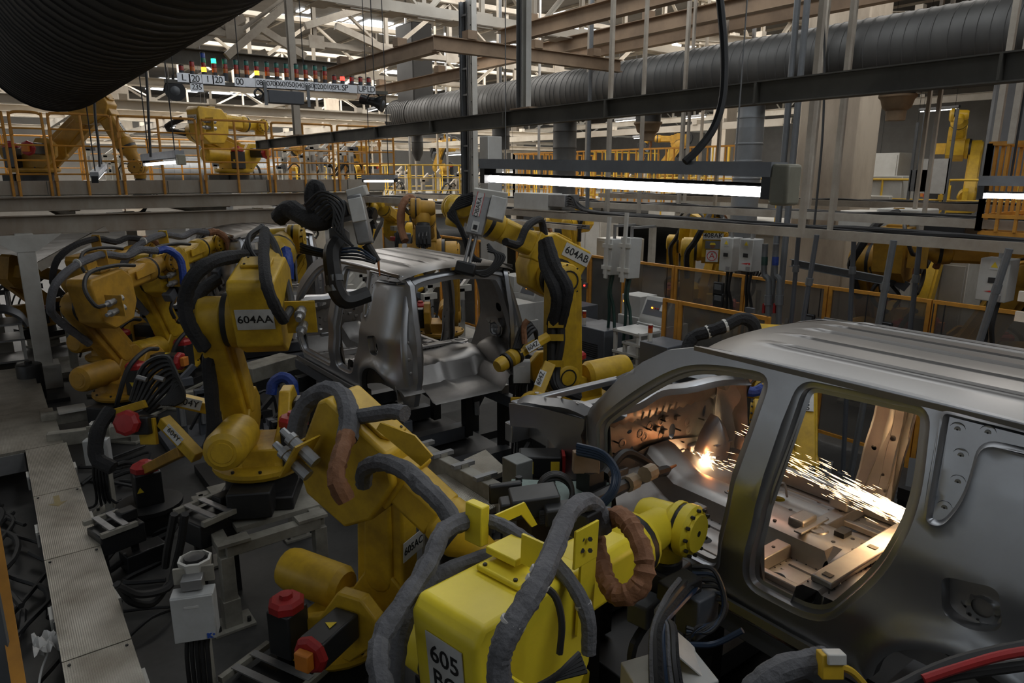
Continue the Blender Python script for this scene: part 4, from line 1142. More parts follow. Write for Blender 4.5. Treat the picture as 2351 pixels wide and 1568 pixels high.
MB().prism([(0, 0), (.20, 0), (.28, -.09), (.32, -.09), (.22, .055), (0, .055)], PD(1128, 1212, 3.12), d_, n_, S_, .010).build('guide_plate', YELB, b['t'])
MB().frame(PD(1345, 1250, 2.72), [d_, S_, n_], (.15, .012, .16)).build('clamp_plate', YELB, b['t'], bev=.003)
for k in range(4): MB().cyl(PD(1325 + 18 * (k % 2) + 12, 1238 + 26 * (k // 2), 2.7), PD(1325 + 18 * (k % 2) + 12, 1238 + 26 * (k // 2), 2.69), .010, n=6).build('bolt', BLK, b['t'])
MB().frame(PD(1345, 1360, 2.78), [d_, S_, n_], (.10, .012, .34)).build('side_plate', YELB, b['t'])
MB().frame(PD(1345, 1200, 2.85), [d_, S_, n_], (.11, .09, .12)).build('hose_guide', BLK, b['t'], bev=.008)
MB().frame(PD(1228, 1272, 2.62), [d_, S_, n_], (.012, .13, .12)).build('hose_bracket', YELB, b['t'])
MB().frame(PD(1180, 1262, 2.78), [d_, S_, n_], (.16, .16, .03)).build('hose_bracket', YELB, b['t'], bev=.004)
MB().tube(px3([(1240, 1340, 2.4), (1275, 1370, 2.4), (1290, 1430, 2.4), (1285, 1500, 2.42)]), .013, 6, 5).build('cable', RUB, b['t'])
for k in range(5):
    MB().tube(px3([(1330 + 4 * k, 1500 + 10 * k, 2.35), (1290 - 8 * k, 1540 + 6 * k, 2.3), (1240 - 12 * k, 1600, 2.3)]), .010, 6, 4).build('cable', RUB, b['t'])
# hanging gun harness under the 605 BO wrist
for k in range(7):
    x = 1560 + 14 * (k % 4)
    MB().tube(px3([(x, 1330 + 6 * k, 3.35 + .02 * k), (x - 30 - 5 * k, 1370 + 8 * k, 3.2), (1500 + 8 * k, 1440, 3.05), (1495 + 10 * k, 1520, 2.95), (1500 + 12 * k, 1620, 2.9)]), .013 + .003 * (k % 3), 6, 5, .05).build('harness', (HOSE, RUB, HOSED, BLUH)[k % 4], b['t'])
for k in range(6):
    MB().tube(px3([(1590, 1300 + 15 * k, 3.45), (1640 + 5 * k, 1310 + 14 * k, 3.4), (1665 - 3 * k, 1390 + 8 * k, 3.35), (1630 - 6 * k, 1450 - 2 * k, 3.3), (1575, 1440 + 8 * k, 3.3)]), .011, 6, 5).build('harness', (RUB, BLUH, RUB)[k % 3], b['t'])
MB().frame(PD(1600, 1400, 3.45), [X_, Y_, Z_], (.16, .14, .22)).build('gun_transformer', CABG, b['t'], bev=.01)
MB().frame(PD(1560, 1350, 3.4), [X_, Y_, Z_], (.2, .12, .1)).build('gun_cover', BLK, b['t'], bev=.01)
MB().tube(px3([(1580, 1480, 3.2), (1640, 1478, 3.2), (1705, 1447, 3.15)]), .014, 7, 4).build('harness', BLUH, b['t'])

c = RB['AC']; S_, d_, n_ = c['S'], c['d'], c['n']
hose(c, [(700, 1075, 4.3), (680, 1000, 4.3), (700, 930, 4.3), (745, 898, 4.2), (785, 910, 4.1), (802, 955, 3.95), (797, 1010, 3.85)], .060, HOSE, wr=.12)
hose(c, [(805, 960, 4.0), (850, 952, 3.9), (905, 945, 3.8), (930, 950, 3.75)], .045, HOSE, wr=.06)
hose(c, [(797, 1000, 3.85), (780, 1050, 3.7), (772, 1100, 3.62), (795, 1150, 3.62)], .050, LEA, 'leather_sleeve', wr=.18)
hose(c, [(835, 1110, 3.9), (840, 1075, 3.8), (880, 1062, 3.7), (930, 1080, 3.55), (975, 1120, 3.4), (1020, 1165, 3.3), (1050, 1215, 3.25)], .048, HOSE, wr=.12)
MB().prism([(0, 0), (.32, .02), (.34, .12), (.2, .14), (0, .05)], PD(865, 985, 3.75), d_, n_, S_, .012).build('guide_plate', YEL, c['t'])
MB().frame(PD(692, 1030, 4.2), [S_, d_, n_], (.14, .012, .2)).build('connector_plate', YEL, c['t'])
# 604AA sleeves
a = RB['AA']
hose(a, [(470, 800, 5.3), (435, 745, 5.2), (425, 690, 5.15), (445, 635, 5.1), (490, 600, 5.2), (560, 588, 5.6), (640, 590, 6.0)], .055, HOSED, wr=.10)
hose(a, [(500, 640, 5.5), (462, 670, 5.4), (440, 720, 5.3), (450, 775, 5.35), (480, 800, 5.4)], .05, HOSED, wr=.10)
hose(a, [(608, 530, 5.6), (606, 590, 5.15), (612, 650, 4.85), (630, 700, 4.85), (652, 735, 5.0)], .042, HOSED, wr=.10)
hose(a, [(652, 735, 5.0), (668, 700, 5.3), (655, 640, 5.6), (630, 560, 5.9), (600, 520, 6.0)], .03, RUB, 'cable', wr=.05)
hose(a, [(656, 575, 5.9), (662, 605, 5.8), (662, 640, 5.8)], .045, BLU, 'blue_sleeve', wr=.12)
hose(a, [(500, 800, 5.5), (480, 830, 5.5), (485, 900, 5.6), (490, 990, 5.7), (478, 1030, 5.7)], .055, HOSED, wr=.08)
for k in range(4): hose(a, [(600 - 8 * k, 520 + 10 * k, 5.9), (570 - 4 * k, 545 + 10 * k, 5.7), (585, 590 + 6 * k, 5.6), (625, 600 + 10 * k, 5.6)], .018, RUB, 'cable', 6)
# 604AB sleeves down the arm
a = RB['AB']
hose(a, [(1250, 555, 7.3), (1252, 610, 7.2), (1275, 665, 7.1), (1278, 700, 7.15), (1268, 745, 7.3)], .065, HOSED, wr=.10)
hose(a, [(1256, 550, 7.25), (1275, 610, 7.15), (1302, 660, 7.1), (1298, 700, 7.15), (1286, 745, 7.3)], .065, HOSED, wr=.10)
for dx, dz in ((0, 0), (20, .02)): hose(a, [(1267 + dx, 740, 7.3), (1266 + dx, 790, 7.35), (1268 + dx * .4, 850, 7.4), (1280 + dx * .2, 890, 7.4), (1330, 905 + dx * .4, 7.5)], .05, RUB, wr=.05)
for y_ in (745, 775, 835): MB().frame(PD(1276, y_, 7.25), [_rt, _fw, Z_], (.16, .05, .07)).build('hose_clamp', YEL, a['t'])
hose(a, [(1250, 540, 7.6), (1240, 505, 7.5), (1210, 520, 7.2), (1190, 560, 7.1), (1160, 555, 6.9)], .04, HOSED, wr=.08)
# ================================================================ ducts, beams, lamps, signal board
def ribbed(mb, a, b, r, step, n=24, h=.007, jit=0.0):
    a, b = np.asarray(a, float), np.asarray(b, float); L = np.linalg.norm(b - a); prof = []; t = 0.0
    while t < L:
        prof += [(t, r), (min(t + step * .86, L), r), (min(t + step * .90, L), r + h), (min(t + step * .97, L), r + h)]
        t += step * (1 + jit * (random.random() - .5))
    prof.append((L, r)); mb.lathe(a, b - a, prof, n); return mb


DX, DZ, DR = 9.7, 4.94, .45
dt = thing('air_duct', 'long sooty spiral air duct running back above the line', 'duct', (DX, 8, DZ - DR))
ribbed(MB(), (DX, -1, DZ), (DX, 17.2, DZ), DR, .155, 30, .008, .5).build('duct_run', DUCT, dt, sharp=.5)
ribbed(MB(), (DX, 17.2, DZ), (DX, 18.3, DZ), DR + .02, .11, 26, .012).build('duct_elbow', DUCT, dt, sharp=.5)
MB().span((DX - .3, 16.9, DZ + .2), (DX + .3, 17.8, 7.2)).build('riser_box', DUCTD, dt, bev=.03)
for (px, r, zb, cone) in ((957, .16, 3.75, 'taper'), (1150, .2, 3.6, None), (1297, .24, 2.2, None), (1487, .22, 3.95, 'brown'), (1722, .2, 2.0, 'light'), (2052, .2, 4.05, 'brown')):
    y = PX(px, 300, DX)[1]
    t = MB(); ribbed(t, (DX, y, DZ - DR + .06), (DX, y, zb + .35), r, .32, 18, .006)
    if cone == 'taper': t.lathe((DX, y, zb + .35), -Z_, [(0, r), (.15, r * .95), (.32, r * .45), (.35, r * .45)], 18)
    br = t.build('branch_pipe', DUCTL if cone == 'light' else DUCT, dt, sharp=.5)
    if cone == 'light':
        ribbed(MB(), (DX, y, 4.1), (DX, y, 2.2), r + .008, .26, 18, .008).build('branch_sleeve', DUCTL, dt, sharp=.5)
        MB().lathe((DX, y, 2.25), -Z_, [(0, r + .04), (.03, r + .04), (.04, r + .01), (.2, r)], 18).build('pipe_collar', BROWN, dt)
    if cone == 'brown': MB().lathe((DX, y, zb + .35), -Z_, [(0, r + .03), (.03, r + .03), (.06, r), (.16, r * .86), (.2, r * .62), (.32, r * .58), (.322, r * .5)], 18).build('pipe_cone', mat('cone_ochre', (.24, .16, .09), .6, 0, .5), br)
# dark duct overhead at the near left
dk = thing('air_duct', 'huge near-black ribbed duct hanging in the upper corner over the mezzanine', 'duct', (.62, 4, 3.9))
c0 = A(.62, 7.6, 4.42)
m = MB(); ribbed(m, (c0[0], -1.5, c0[2]), (c0[0], 7.25, c0[2]), .50, .12, 36, .006, .4)
m.lathe((c0[0], 7.25, c0[2]), Y_, [(0, .505), (.12, .50), (.22, .47), (.28, .40), (.3, .28)], 36); m.build('duct_run', DUCTD, dk, sharp=.5)
ribbed(MB(), (-.05, 6.2, 4.62), (-2.6, 6.4, 4.75), .30, .3, 24).build('duct_branch', DUCTD, dk, sharp=.5)
for y in (1, 4, 7): MB().cyl((.62, y, 4.9), (.62, y, 8.4), .012, n=6).build('hanger_rod', ZINC, dk)
# pale ducts far back
for i, (a, b, r, nm) in enumerate((((9.3, 26.5, 3.55), (5.0, 26.5, 3.55), .42, 'pale silver duct lying behind the mezzanine end rails'), ((7.6, 30, 0), (7.6, 30, 4.5), .55, 'upright silver duct stub behind the mezzanine'))):
    mb_ = ribbed(MB(), a, b, r, .5, 22, .01)
    if i == 0:
        for xx in (5.6, 8.7): mb_.bar((xx, 26.5, 0), (xx, 26.5, 3.2), .1, .1, up=X_)
    o = mb_.build('air_duct', DUCTL, None, nm, 'duct', sharp=.5)

# big hanging I-beam with its struts
BX = 3.9
e0, e1 = PX(594, 337, BX), PX(2351, 137, BX)
bz = (e0[2] + e1[2]) / 2
bm = thing('hanging_beam', 'long sooty I-beam hung across the hall from struts, crossing before the grey duct', 'beam', (BX, 2, bz))
MB().ibeam((BX, .6, bz), (BX, e0[1], bz), .09, .135, .008).build('beam_web', DKB, bm)
MB().box((BX, e0[1] + .004, bz), (.092, .008, .137)).build('end_plate', DKB, bm)
for y in np.arange(1.4, 12, 1.3): MB().box((BX - .03, y, bz), (.05, .012, .118)).build('stiffener', DKB, bm)
p = PX(1205, 228, BX); zt_ = bz + .068
MB().chan((BX - .02, p[1] + .03, zt_), (BX - .02, p[1] + .03, 8.39), .055, .065, .004).build('strut', ZINC, bm)
MB().box((BX, p[1], zt_ + .006), (.12, .28, .012)).build('strut_foot', BROWN, bm)
MB().chan((BX - .02, p[1] - .045, zt_), (BX - .02, p[1] - .045, 8.39), .055, .065, .004).build('strut', WHT, bm)
p = PX(683, 312, BX)
MB().chan((BX, p[1], zt_), (BX, p[1], 8.39), .095, .095, .008).build('strut', BEIGE, bm)
MB().box((BX, p[1], zt_ + .008), (.16, .55, .016)).build('strut_foot', BROWN, bm)


LAMPH = mat('lamp_housing_grey', (.34, .35, .37), .5, .2, .4, (.1, .1, .1), 5)


def lamp(name, a, b, label, tm=TUBE, w=.075, h=.05, gap=.05, ends=True, group=None, cords=0.0, clip=False):
    a, b = np.asarray(a, float), np.asarray(b, float); d = unit(b - a)
    t = thing(name, label, 'lamp', (a + b) / 2, group)
    up = Z_
    MB().bar(a - d * .03 + up * (gap + h / 2), b + d * .03 + up * (gap + h / 2), w, h).build('housing', LAMPH, t)
    MB().ext([(-w * .4, 0), (w * .4, 0), (w * .4, .003), (w * .2, .009), (-w * .2, .009), (-w * .4, .003)], a - d * .02 + up * .0135, b + d * .02 + up * .0135).build('reflector', BLKM, t)
    MB().cyl(a, b, .0132, n=12).build('tube', tm, t)
    for e, sg in ((a, -1), (b, 1)):
        if ends: MB().frame(e + d * sg * .016 + up * (gap * .45), [d, np.cross(up, d), up], (.03, w * .8, gap + .03)).build('end_cap', BLKM, t)
        if cords: MB().cyl(e - d * sg * .1 + up * (gap + h), A(*(e - d * sg * .1)[:2], 8.39), .002 if clip and gap < .039 else .006, n=6).build('cord', ZINC if clip and gap < .039 else RUB, t)
    if clip: MB().frame(b + d * .05 + up * .02, [d, np.cross(up, d), up], (.05, w * .9, .10)).build('ballast_box', mat('ballast_cream', (.34, .32, .24), .5, 0, .4), t, bev=.008)
    return t


lamp('fluorescent_lamp', PX(1126, 410, 1.6), PX(1760, 441, 1.6), 'long bright fluorescent lamp hanging in front of the grey trays, biggest of the tubes', TUBE, .070, .036, .038, cords=5, clip=True)
lamp('fluorescent_lamp', PX(2263, 449, 4.2), PX(2440, 453, 4.2), 'fluorescent lamp cut by the frame beside the orange bar cage', TUBE, cords=4)
q = PD(337, 378, 7.6); lamp('fluorescent_lamp', q, q + A(.10, -.36, .0) * 1.0 if False else PD(412, 372, 6.9), 'short lit fluorescent lamp in front of the mezzanine balancer cylinder', TUBE, .09, .07, .04, cords=4, clip=True)
lamp('fluorescent_lamp', PD(219, 415, 6.4), PD(238, 394, 7.3), 'small lit lamp tilted steeply before the orange rails under the dark duct', TUBE, .07, .05, .03, cords=4)
lamp('fluorescent_lamp', PD(838, 416, 10.5), PD(906, 416, 10.3), 'short lit lamp at the right end of the mezzanine kick plate', TUBE, .09, .06, .03, cords=4)
for i, (px, py, D) in enumerate(((400, 292, 22), (475, 270, 22), (1180, 395, 26), (1060, 355, 24), (2095, 435, 20), (1460, 275, 26), (1500, 315, 28), (870, 250, 26), (1930, 300, 25), (2200, 250, 22), (1620, 268, 30))):
    q = PD(px, py, D); lamp('fluorescent_lamp', q, q + A(.15, 1.2, 0), 'small far-off fluorescent lamp hanging in the back bays', TUBES, .12, .07, .04, group='lamps of the back bays', ends=False, cords=3)

# loose black cables hanging from the roof
for pts, r, nm in ((((1645, -80), (1655, 20), (1663, 120), (1660, 220), (1640, 290), (1605, 340), (1572, 372)), .011, 'thick black cable swinging down to the long bright lamp'),
                   (((1890, -40), (1893, 150), (1889, 300), (1878, 430), (1868, 530)), .009, 'black cable dropping straight beside the pillar struts'),
                   (((213, 120), (218, 260), (226, 330), (230, 395)), .008, 'thin black cord hanging to the small tilted lamp'),
                   (((328, 60), (338, 200), (342, 290), (346, 360)), .008, 'thin black cord hanging to the short lamp before the mezzanine')):
    D = 1.9 if r > .0105 else (6.9 if r < .0085 else 8.6)
    MB().tube([PD(*p, D) for p in pts], r * (D / 1.9 if D < 3 else 1.6), 7, 5).build('hanging_cable', RUB, None, nm, 'cable')

# ---------------------------------------------------------------- signal light board
AY = 8.5
brd = thing('signal_board', 'hanging board of numbered white plates with a row of signal light towers', 'signal board', PY(640, 205, AY))


def bp_(px, py, dy=0): q = PY(px, py, AY); q[1] += dy; return q


MB().bar(bp_(378, 186), bp_(888, 214), .06, .04).build('rail', DKB, brd)
plates = [(420, 179, 'L', 30), (447, 182, '20', 30), (450, 201, '235', 30), (475, 183, '1', 28), (500, 185, '20', 28), (548, 189, '00', 24), (572, 190, '', 24), (597, 191, '080', 24), (620, 193, '070', 24), (642, 194, '060', 23), (664, 195, '050', 23), (686, 197, '040', 23), (708, 198, '030', 23),
          (729, 200, '020', 22), (750, 201, '010', 22), (770, 202, 'SPL', 20), (789, 203, 'SP', 19), (808, 205, '', 19), (829, 206, 'UP', 20), (849, 207, 'LD', 20)]
sh = unit(bp_(850, 207) - bp_(420, 179))
for px, py, tx, w in plates:
    q = bp_(px, py, -.035); wd = np.linalg.norm(bp_(px + w, py) - bp_(px, py)) * .98
    po = MB().frame(q, [sh, Y_, np.cross(sh, Y_)], (wd, .006, .094)).build('number_plate', mat('plate_silver', (.86, .88, .92), .3, .2, .2, (.3, .3, .32), 30), brd)
    if tx: text(tx, q - Y_ * .0045, sh, Z_, .098 if len(tx) < 3 else .080, INK, po, spacing=.86)
towers = [(418, 'r', ''), (443, 'ra', ''), (470, 'bgra', 'a'), (494, 'gra', 'g'), (519, 'gra', ''), (544, 'gra', ''), (568, 'gra', ''), (591, 'gra', 'a'), (615, 'gra', ''), (637, 'gra', ''), (659, 'gra', ''), (682, 'gra', ''), (703, 'gra', ''), (725, 'gra', ''), (747, 'gra', ''), (768, 'r', ''), (787, 'r', 'r'), (808, 'r', ''), (828, 'r', ''), (847, 'r', '')]
lens = dict(r=(SIGR, LAMPR), a=(SIGA, LAMPA), g=(SIGG, LAMPG), b=(SIGB, SIGB))
for px, seq, lit in towers:
    by = 180 + (px - 443) * .0585 - 2
    q = bp_(px, by); r = .026
    tw = MB().lathe(q - Z_ * .02, Z_, [(0, r), (.075, r), (.078, r * 1.05), (.084, r * 1.05)], 12).build('tower_base', CABG, brd)
    z = .064
    for ch in seq[::-1]:
        MB().lathe(q + Z_ * z, Z_, [(0, r * 1.02), (.044, r * 1.02), (.047, r * .95)], 12).build('lens', lens[ch][1 if ch in lit else 0], tw); z += .048
    MB().lathe(q + Z_ * z, Z_, [(0, r * 1.04), (.008, r * 1.02), (.014, r * .6)], 12).build('tower_cap', BLKM, tw)
MB().box(bp_(655, 224, .02), (.42, .14, .14)).build('power_box', CABG, brd, bev=.006)
for px in (606, 704): MB().box(bp_(px, 216 + (px - 606) * .06, -.06), (.035, .012, .25)).build('box_bracket', PIPE, brd)
MB().tube([bp_(590, 205, -.02), bp_(582, 215, -.04), bp_(592, 228, -.04), bp_(602, 215, -.03)], .012, 6, 5, closed=True).build('cable_coil', RUB, brd)
MB().tube([bp_(604, 206), bp_(640, 213), bp_(690, 212)], .01, 6, 4).build('cable', RUB, brd)
for px in (400, 552, 700, 860): MB().cyl(bp_(px, 185 + (px - 400) * .06), bp_(px, 185 + (px - 400) * .06) + Z_ * 3.6, .006, n=5).build('hanger_rod', RUB, brd)
for (px, py, tilt, nm) in ((402, 209, (-.1, -1, -.05), 'round black horn loudspeaker under the left end of the signal board'), (876, 238, (.75, -.8, -.25), 'small black horn loudspeaker under the right end of the signal board')):
    q = bp_(px, py); d = unit(A(*tilt)); t = thing('loudspeaker', nm, 'loudspeaker', q)
    m = MB(); m.lathe(q - d * -.02, -d, [(0, .105), (.02, .10), (.10, .06), (.2, .045), (.24, .06), (.30, .06), (.31, .04)], 20); m.build('horn', BLKM, t)
    MB().lathe(q - d * -.022, d, [(0, .05), (.012, .03), (.02, .012)], 12).build('phase_plug', PIPE, t)
    MB().tube([q - X_ * .1 - d * .1, q + Z_ * .09 - d * .1 - X_ * .06, q + Z_ * .09 - d * .1 + X_ * .06, q + X_ * .1 - d * .1], .01, 5, 4).build('bracket', BLK, t)
    MB().cyl(q + Z_ * .08 - d * .1, q + Z_ * .17 - d * .1, .012, n=6).build('stem', BLK, t)

# ---------------------------------------------------------------- ladder tray and white upright
LX = 6.9
lt = thing('ladder_tray', 'upright ladder cable tray packed with black cables, between the roof and the trays', 'cable tray', PX(1080, 450, LX))
y0 = PX(1080, 250, LX)[1]
zt, zb = 6.2, PX(1080, 455, LX)[2] - .1
for k, (dy, w, mt) in enumerate(((.22, .05, PIPE), (.0, .05, ZINC), (-.12, .05, WHT))):
    MB().chan((LX, y0 + dy, zb), (LX, y0 + dy, zt), .10, w, .006, up=Y_).build('side_rail', mt, lt)
for z in np.arange(zb + .15, zt, .42): MB().bar((LX - .02, y0 + .22, z), (LX - .02, y0, z), .03, .03).build('rung', PIPE, lt)
for k in range(4): MB().tube([(LX + .02, y0 + .05 + .04 * k, zb), (LX + .03, y0 + .06 + .035 * k, (zb + zt) / 2), (LX + .02, y0 + .05 + .04 * k, zt)], .018, 6, 4).build('cable', RUB, lt)
for z in np.arange(zb + .2, zt, .3):
    for dx in (-.03,): MB().cyl((LX - .052, y0 - .12, z), (LX - .06, y0 - .12, z), .012, n=6).build('slot', BLK, lt)
q0, q1 = PX(1112, 315, 7.3), PX(1142, 430, 7.3)
MB().box(((7.3), (q0[1] + q1[1]) / 2, 2.02), (.3, .26, 4.04)).build('steel_cupboard', CAB, None, 'tall pale steel panel standing beside the ladder cable tray', 'cupboard', bev=.01)

# ---------------------------------------------------------------- thin hanging struts
def strut(px, py0, py1, X, w, label, m=BEIGE, z1=8.39, group=None, pipe=False):
    a = PX(px, py1, X); z1 = PX(px, py0, X)[2] if z1 is None else z1
    mb = MB()
    (mb.cyl(a, (a[0], a[1], z1), w / 2, n=10) if pipe else mb.chan(a, (a[0], a[1], z1), w, w, .005, up=X_))
    return mb.build('pipe' if pipe else 'hanger_strut', m, None, label, 'pipe' if pipe else 'strut', group)


for px, py, X, w, nm in ((1838, 545, 6.3, .05, 'pale hanger strut running full height in front of the pillar, nearest one'), (1905, 530, 7.2, .045, 'pale hanger strut beside the black cable at the pillar'),
                         (1393, 500, 7.6, .055, 'pale hanger strut crossing the duct toward the white junction box'), (1466, 495, 7.9, .045, 'pale hanger strut ending beside the twin white transformers'),
                         (1852, 515, 9.2, .05, 'thin strut over the dark face of the pillar'), (1912, 515, 9.2, .045, 'thin strut over the middle of the pillar face'),
                         (2285, 330, 8.9, .06, 'upper strut of the pair over the orange bar cage'), (2322, 330, 8.6, .06, 'second strut of the pair over the orange bar cage'),
                         (1345, 430, 9.4, .05, 'grey strut beside the brown duct cone'), (1557, 490, 9.0, .05, 'strut hanging behind the long bright lamp'), (1570, 490, 9.6, .04, 'thin strut behind the long bright lamp'),
                         (2095, 520, 10.5, .045, 'pale strut standing before the white board beyond the pillar'), (2118, 520, 10.2, .045, 'second pale strut before the white board beyond the pillar')):
    strut(px, 0, py, X, w, nm)
for i, px in enumerate((945, 958, 1008, 1030, 1145, 1160, 1236, 1600, 1640, 1700, 880, 860)):
    strut(px, 0, 470 + 6 * (i % 5), 10.5 + .8 * (i % 4), .05, 'thin pale strut hanging among the others behind the long sooty beam', BEIGE if i % 3 else ZINC, group='struts behind the sooty beam')
for px0, px1, X, nm in ((1150, 470, 10.2, 'grey water pipe dropping past the ladder tray'), (1348, 480, 8.8, 'grey water pipe with a red band passing before the duct'), (1768, 720, 7.9, 'grey pipe with coloured bands beside the white transformers, first of the pair'), (1790, 700, 7.9, 'grey pipe with coloured bands beside the white transformers, second of the pair')):
    o = strut(px0, 0, px1, X, .075, nm, PIPE, 8.39, pipe=True)
for px, py in ((1757, 620), (1757, 655), (1775, 635)):
    pass

# ---------------------------------------------------------------- horizontal cable trays along the line
def tray(name, X, z, y0, y1, w, label, cab=6, m=TRAY):
    t = thing(name, label, 'cable tray', (X, (y0 + y1) / 2, z))
    for dx in (-w / 2, w / 2): MB().chan((X + dx, y0, z), (X + dx, y1, z), .03, .10, .004).build('side_rail', BEIGE if dx < 0 else m, t)
    y = y0 + .2
    while y < y1: MB().bar((X - w / 2, y, z - .03), (X + w / 2, y, z - .03), .04, .02).build('rung', m, t); y += .45
    for k in range(cab):
        pts = [(X + (rng.random() - .5) * w * .8, y, z + .01 + .07 * rng.random()) for y in np.arange(y0, y1 + .1, 1.1)]
        MB().tube(pts, .014 + .008 * rng.random(), 5, 2).build('cable', RUB, t)
    return t


T1 = PX(1680, 520, 7.3)[2]
tray('cable_tray', 7.3, T1, 1.6, 15.5, .38, 'long grey cable tray over the controllers, front one of two')
T2 = PX(2000, 500, 9.0)[2]
tray('cable_tray', 9.0, T2, 2.0, 17.0, .34, 'long grey cable tray behind, passing under the pillar struts')
T3 = PX(2100, 472, 11.6)[2]
tray('cable_tray', 11.6, T3, 3.0, 12.0, .3, 'short cable tray beyond the pillar, below the white board')
tray('cable_tray', 6.2, T1 + .15, 11.0, 17.0, .3, 'cable tray at the rear robots beneath the mezzanine end', 5)
tray('cable_tray', 11.0, 2.2, 12.0, 22.0, .4, 'far cable tray behind the junction box', 4)
# junction box on the front tray
jb = thing('junction_box', 'white junction box with a fan of black cables lying on the front tray', 'box', PX(1265, 490, 7.3))
qa, qb = PX(1199, 465, 7.3), PX(1278, 465, 7.3)
yc = (qa[1] + qb[1]) / 2; L_ = abs(qa[1] - qb[1])
zc0, zc1 = T1 + .07, PX(1238, 443, 7.3)[2]
MB().span((7.12, qb[1], zc0), (7.42, qa[1], zc1)).build('case', CAB, jb, bev=.008)
MB().span((7.12, qb[1] - .4, zc0 + .06), (7.42, qb[1] - .002, zc1 - .01)).build('side_case', ZINC, jb, bev=.006)
MB().span((7.08, qb[1] - .45, T1 + .055), (7.46, qa[1], T1 + .07)).build('base_plate', BEIGE, jb)
for k in range(10):
    yy, zz = qb[1] - .41, zc0 + .09 + .035 * (k % 5)
    MB().tube([(7.17 + .05 * (k // 5), yy, zz), (7.12, yy - .18, zz - .01), (7.1 + .04 * (k % 4), yy - .45, T1 + .10), (7.2 + .03 * (k % 3), yy - .9 - .1 * k, T1 + .04)], .015, 6, 5).build('cable', RUB, jb)
    MB().cyl((7.17 + .05 * (k // 5), yy + .01, zz), (7.17 + .05 * (k // 5), yy - .04, zz), .02, n=8).build('gland', ZINC, jb)
# ================================================================ fence, controllers, transformers
FX = 8.4
fy = [PX(px, py, FX)[1] for px, py in ((1130, 575), (1240, 585), (1355, 592), (1436, 602), (1551, 615), (1713, 637), (1904, 662), (2142, 693), (2420, 728))]
where = ['behind the 604AB forearm', 'behind the 604AB housing', 'right of the 604AB robot', 'behind the twin white transformers', 'below the number 409AP robot', 'below the robot marked 408AK',
         'beside the first leaning grey pipe', 'before the big black gripper robot']


def fence_panel(x, ya, yb, zt, label, group=None, zb=.12, m=RAILY, base=0.0):
    t = thing('fence_panel', label, 'fence panel', (x, (ya + yb) / 2, base), group)
    for y in (ya - .03, yb + .03): MB().bar((x, y, base), (x, y, zt), .045, .045, up=X_).build('post', m, t)
    for z in (zt - .02, zb): MB().bar((x, ya - .05, z), (x, yb + .05, z), .04, .04).build('rail', m, t)
    MB().span((x - .003, yb + .04, zb + .02), (x + .003, ya - .04, zt - .03)).build('pane', GLASS, t)
    return t


for i in range(len(fy) - 1): fence_panel(FX, fy[i], fy[i + 1], 2.03, 'smoky acrylic safety fence panel in an orange frame, ' + where[i])
for i in range(4): fence_panel(FX, 17.0 - i * 1.5, 15.56 - i * 1.5, 2.03, 'smoky safety fence panel in an orange frame, far behind the middle car', 'rear fence panels')
# gate in front of the fence
GX = 6.4
g0, g1, g2 = PX(1528, 682, GX), PX(1557, 690, GX), PX(1765, 716, GX)
gt = thing('safety_gate', 'orange framed gate with smoky panes, standing beside the rounded car roof', 'gate', (GX, (g0[1] + g2[1]) / 2, 0))
zt = g1[2]
for y in (g0[1], g1[1], g1[1] - .05, g2[1]): MB().bar((GX, y, 0), (GX, y, zt), .045, .045, up=X_).build('post', RAILY, gt)
for ya, yb in ((g0[1], g1[1]), (g1[1] - .05, g2[1])):
    for z in (zt - .02, .12): MB().bar((GX, ya, z), (GX, yb, z), .04, .04).build('rail', RAILY, gt)
    MB().span((GX - .003, yb + .03, .14), (GX + .003, ya - .03, zt - .04)).build('pane', GLASS, gt)
p = PX(1722, 712, GX - .03); MB().box(p, (.04, .10, .05)).build('latch', CABG, gt)


